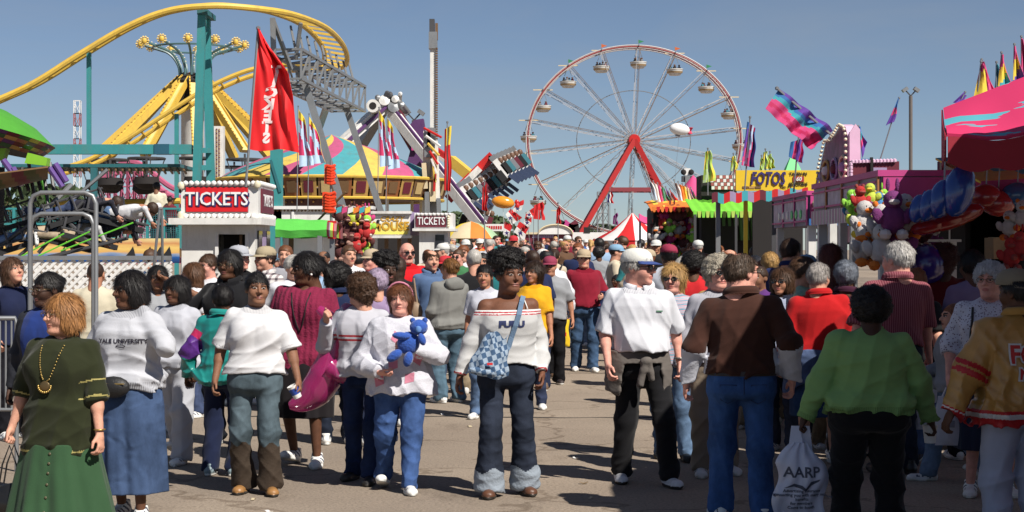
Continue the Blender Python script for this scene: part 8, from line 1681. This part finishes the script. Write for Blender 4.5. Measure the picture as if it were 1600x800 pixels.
def crowd_person(u,d,vi=None):
    vi=rnd.randrange(len(vs_)) if vi is None else vi; sex,hs_,hat,lg=vs_[vi]
    first=vi not in protos
    face=rnd.choice([0,0,10,-20,180,180,175,190,30,-40,90,-90,150,-150])
    for tries in range(60):
        cn=rnd.choice(CW); bn=rnd.choice(list(BN)); hn=rnd.choice(list(HNc)) if hs_ not in('afro','perm') else ('black' if hs_=='afro' else 'grey'); hc_=rnd.choice(HATC)
        zn,dn_=zone(u,d); fc='back view' if abs(face)>100 else ('side view' if abs(face)>60 else 'front view')
        lb='%s person, %s top, %s, %s, %s, %s'%(dn_,cn,bn,(hc_[1] if hat else HN[hs_]+' '+hn+' hair'),fc,zn)
        if lb not in LAB: break
    LAB.add(lb)
    sk=SKIN[rnd.choice(['light','pink','tan','mid','dark','dark','light'])] if hs_!='afro' else SKIN['dark']
    if hn in('blonde','auburn','grey') and sk[0]<.3: sk=SKIN['light']
    h=rnd.uniform(1.60,1.74) if sex=='f' else rnd.uniform(1.70,1.86)
    if not first and rnd.random()<.10 and d<60: h=rnd.uniform(1.15,1.42)
    if first:
        protos[vi]=person(lb,tuple(G(u,d)),h,face,sex=sex,g=[1.0,1.12,1.08,1.0,1.2,1.05,1.15,1.25,1.05,1.1,1.15,1.3,1.1,1.2][vi],hair=hs_,hat=((.6,.6,.58),(.6,.6,.58),0) if hat else None,glasses='sun' if vi in(4,7) else None,
          top=dict(kind='tee' if vi%3 else 'sweat',sleeve=.9 if vi%3 else 2.0,loose=2.2,fold=.012),bottom=dict(loose=1.6),legs=lg,arms=(None,dict(w=(-.16,-.25,1.05))) if vi%4==1 else ((dict(w=(.30,-.12,.88)),dict(w=(-.28,.10,.89))) if vi%4 else (None,None)),res=.019,hres=.0095,detail=False,seed=vi,group='people in the fairground crowd')['root']; o=protos[vi]
    else:
        o=copy_tree(protos[vi]); o['label']=lb
    s=h/1.75; o.location=G(u,d); o.rotation_euler=(0,0,R(face+rnd.uniform(-8,8))); gw=rnd.uniform(.98,1.14); o.scale=(s*gw,s*gw,s)
    for ch in o.children:
        n=ch.name.split('.')[0]
        if n=='body': ch.color=(*sk,1)
        elif n=='hair': ch.color=(*HNc[hn],1)
        elif n in('shirt','sweatshirt'): ch.color=(*CN[cn],1)
        elif n=='trousers': ch.color=(*BN[bn],1)
        elif n=='cap':
            for sl in ch.material_slots: sl.link='OBJECT'; sl.material=mat('hat_%.2f_%.2f_%.2f'%hc_[0],hc_[0],rough=.85)
        elif n=='shoe': ch.color=(*[(.6,.6,.6),(.03,.02,.02),(.12,.07,.04)][vi%3],1)
    return o
occ=[]
def free(u,d):
    x=(u-800)*d/F
    return all((x-a)**2+((d-b)*.8)**2>.46**2 for a,b in occ)
for o in list(COL.objects):
    if o.get('category')=='person': occ.append((o.location.x,o.location.y))
n=0
rows=[(21.3,[(440,600),(640,860)],7),(24,[(590,860),(1000,1190)],9),(26.8,[(590,870),(960,1200)],10),(29.5,[(640,850),(900,1220)],12),(32.5,[(640,860),(905,1230)],13),(36,[(660,880),(905,1130)],13),(40,[(700,885),(900,1130)],15),(44.5,[(720,1130)],16),(50,[(720,1100)],17),(57,[(640,1090)],19),(65,[(700,1090)],18),(75,[(720,1080)],20),(88,[(740,1060)],20),(104,[(760,1040)],18)]
for d,rg_,cnt in rows:
    tot=sum(b-a for a,b in rg_); k=0
    for t in range(cnt*4):
        if k>=cnt: break
        q=rnd.uniform(0,tot)
        for a,b in rg_:
            if q<b-a: u=a+q; break
            q-=b-a
        dd=d*rnd.uniform(.955,1.045)
        if not free(u,dd): continue
        crowd_person(u,dd); occ.append(((u-800)*dd/F,dd)); k+=1; n+=1
for u,d in((1185,16.8),(1170,19.5),(1140,20.8),(1165,23),(1120,22.5),(1320,19),(1345,16.5),(1275,21),(1225,23),(1300,15),(1375,14.3),(1430,14.2),(1560,14.4),(1490,12.9),(1260,18),(1190,25),(460,18.5),(490,20),(440,25),(475,24),(505,26),(560,26),(575,20),(340,23),(790,22),(815,24),(610,26.5),(575,28.5),(640,31),(1100,17.2)):
    if free(u,d): crowd_person(u,d); occ.append(((u-800)*d/F,d)); n+=1
print('crowd',n)

for o in bpy.data.objects:
    l=o.get('label')
    if l and (len(l.split())>16 or len(l.split())<4): print('LABELLEN',len(l.split()),l)
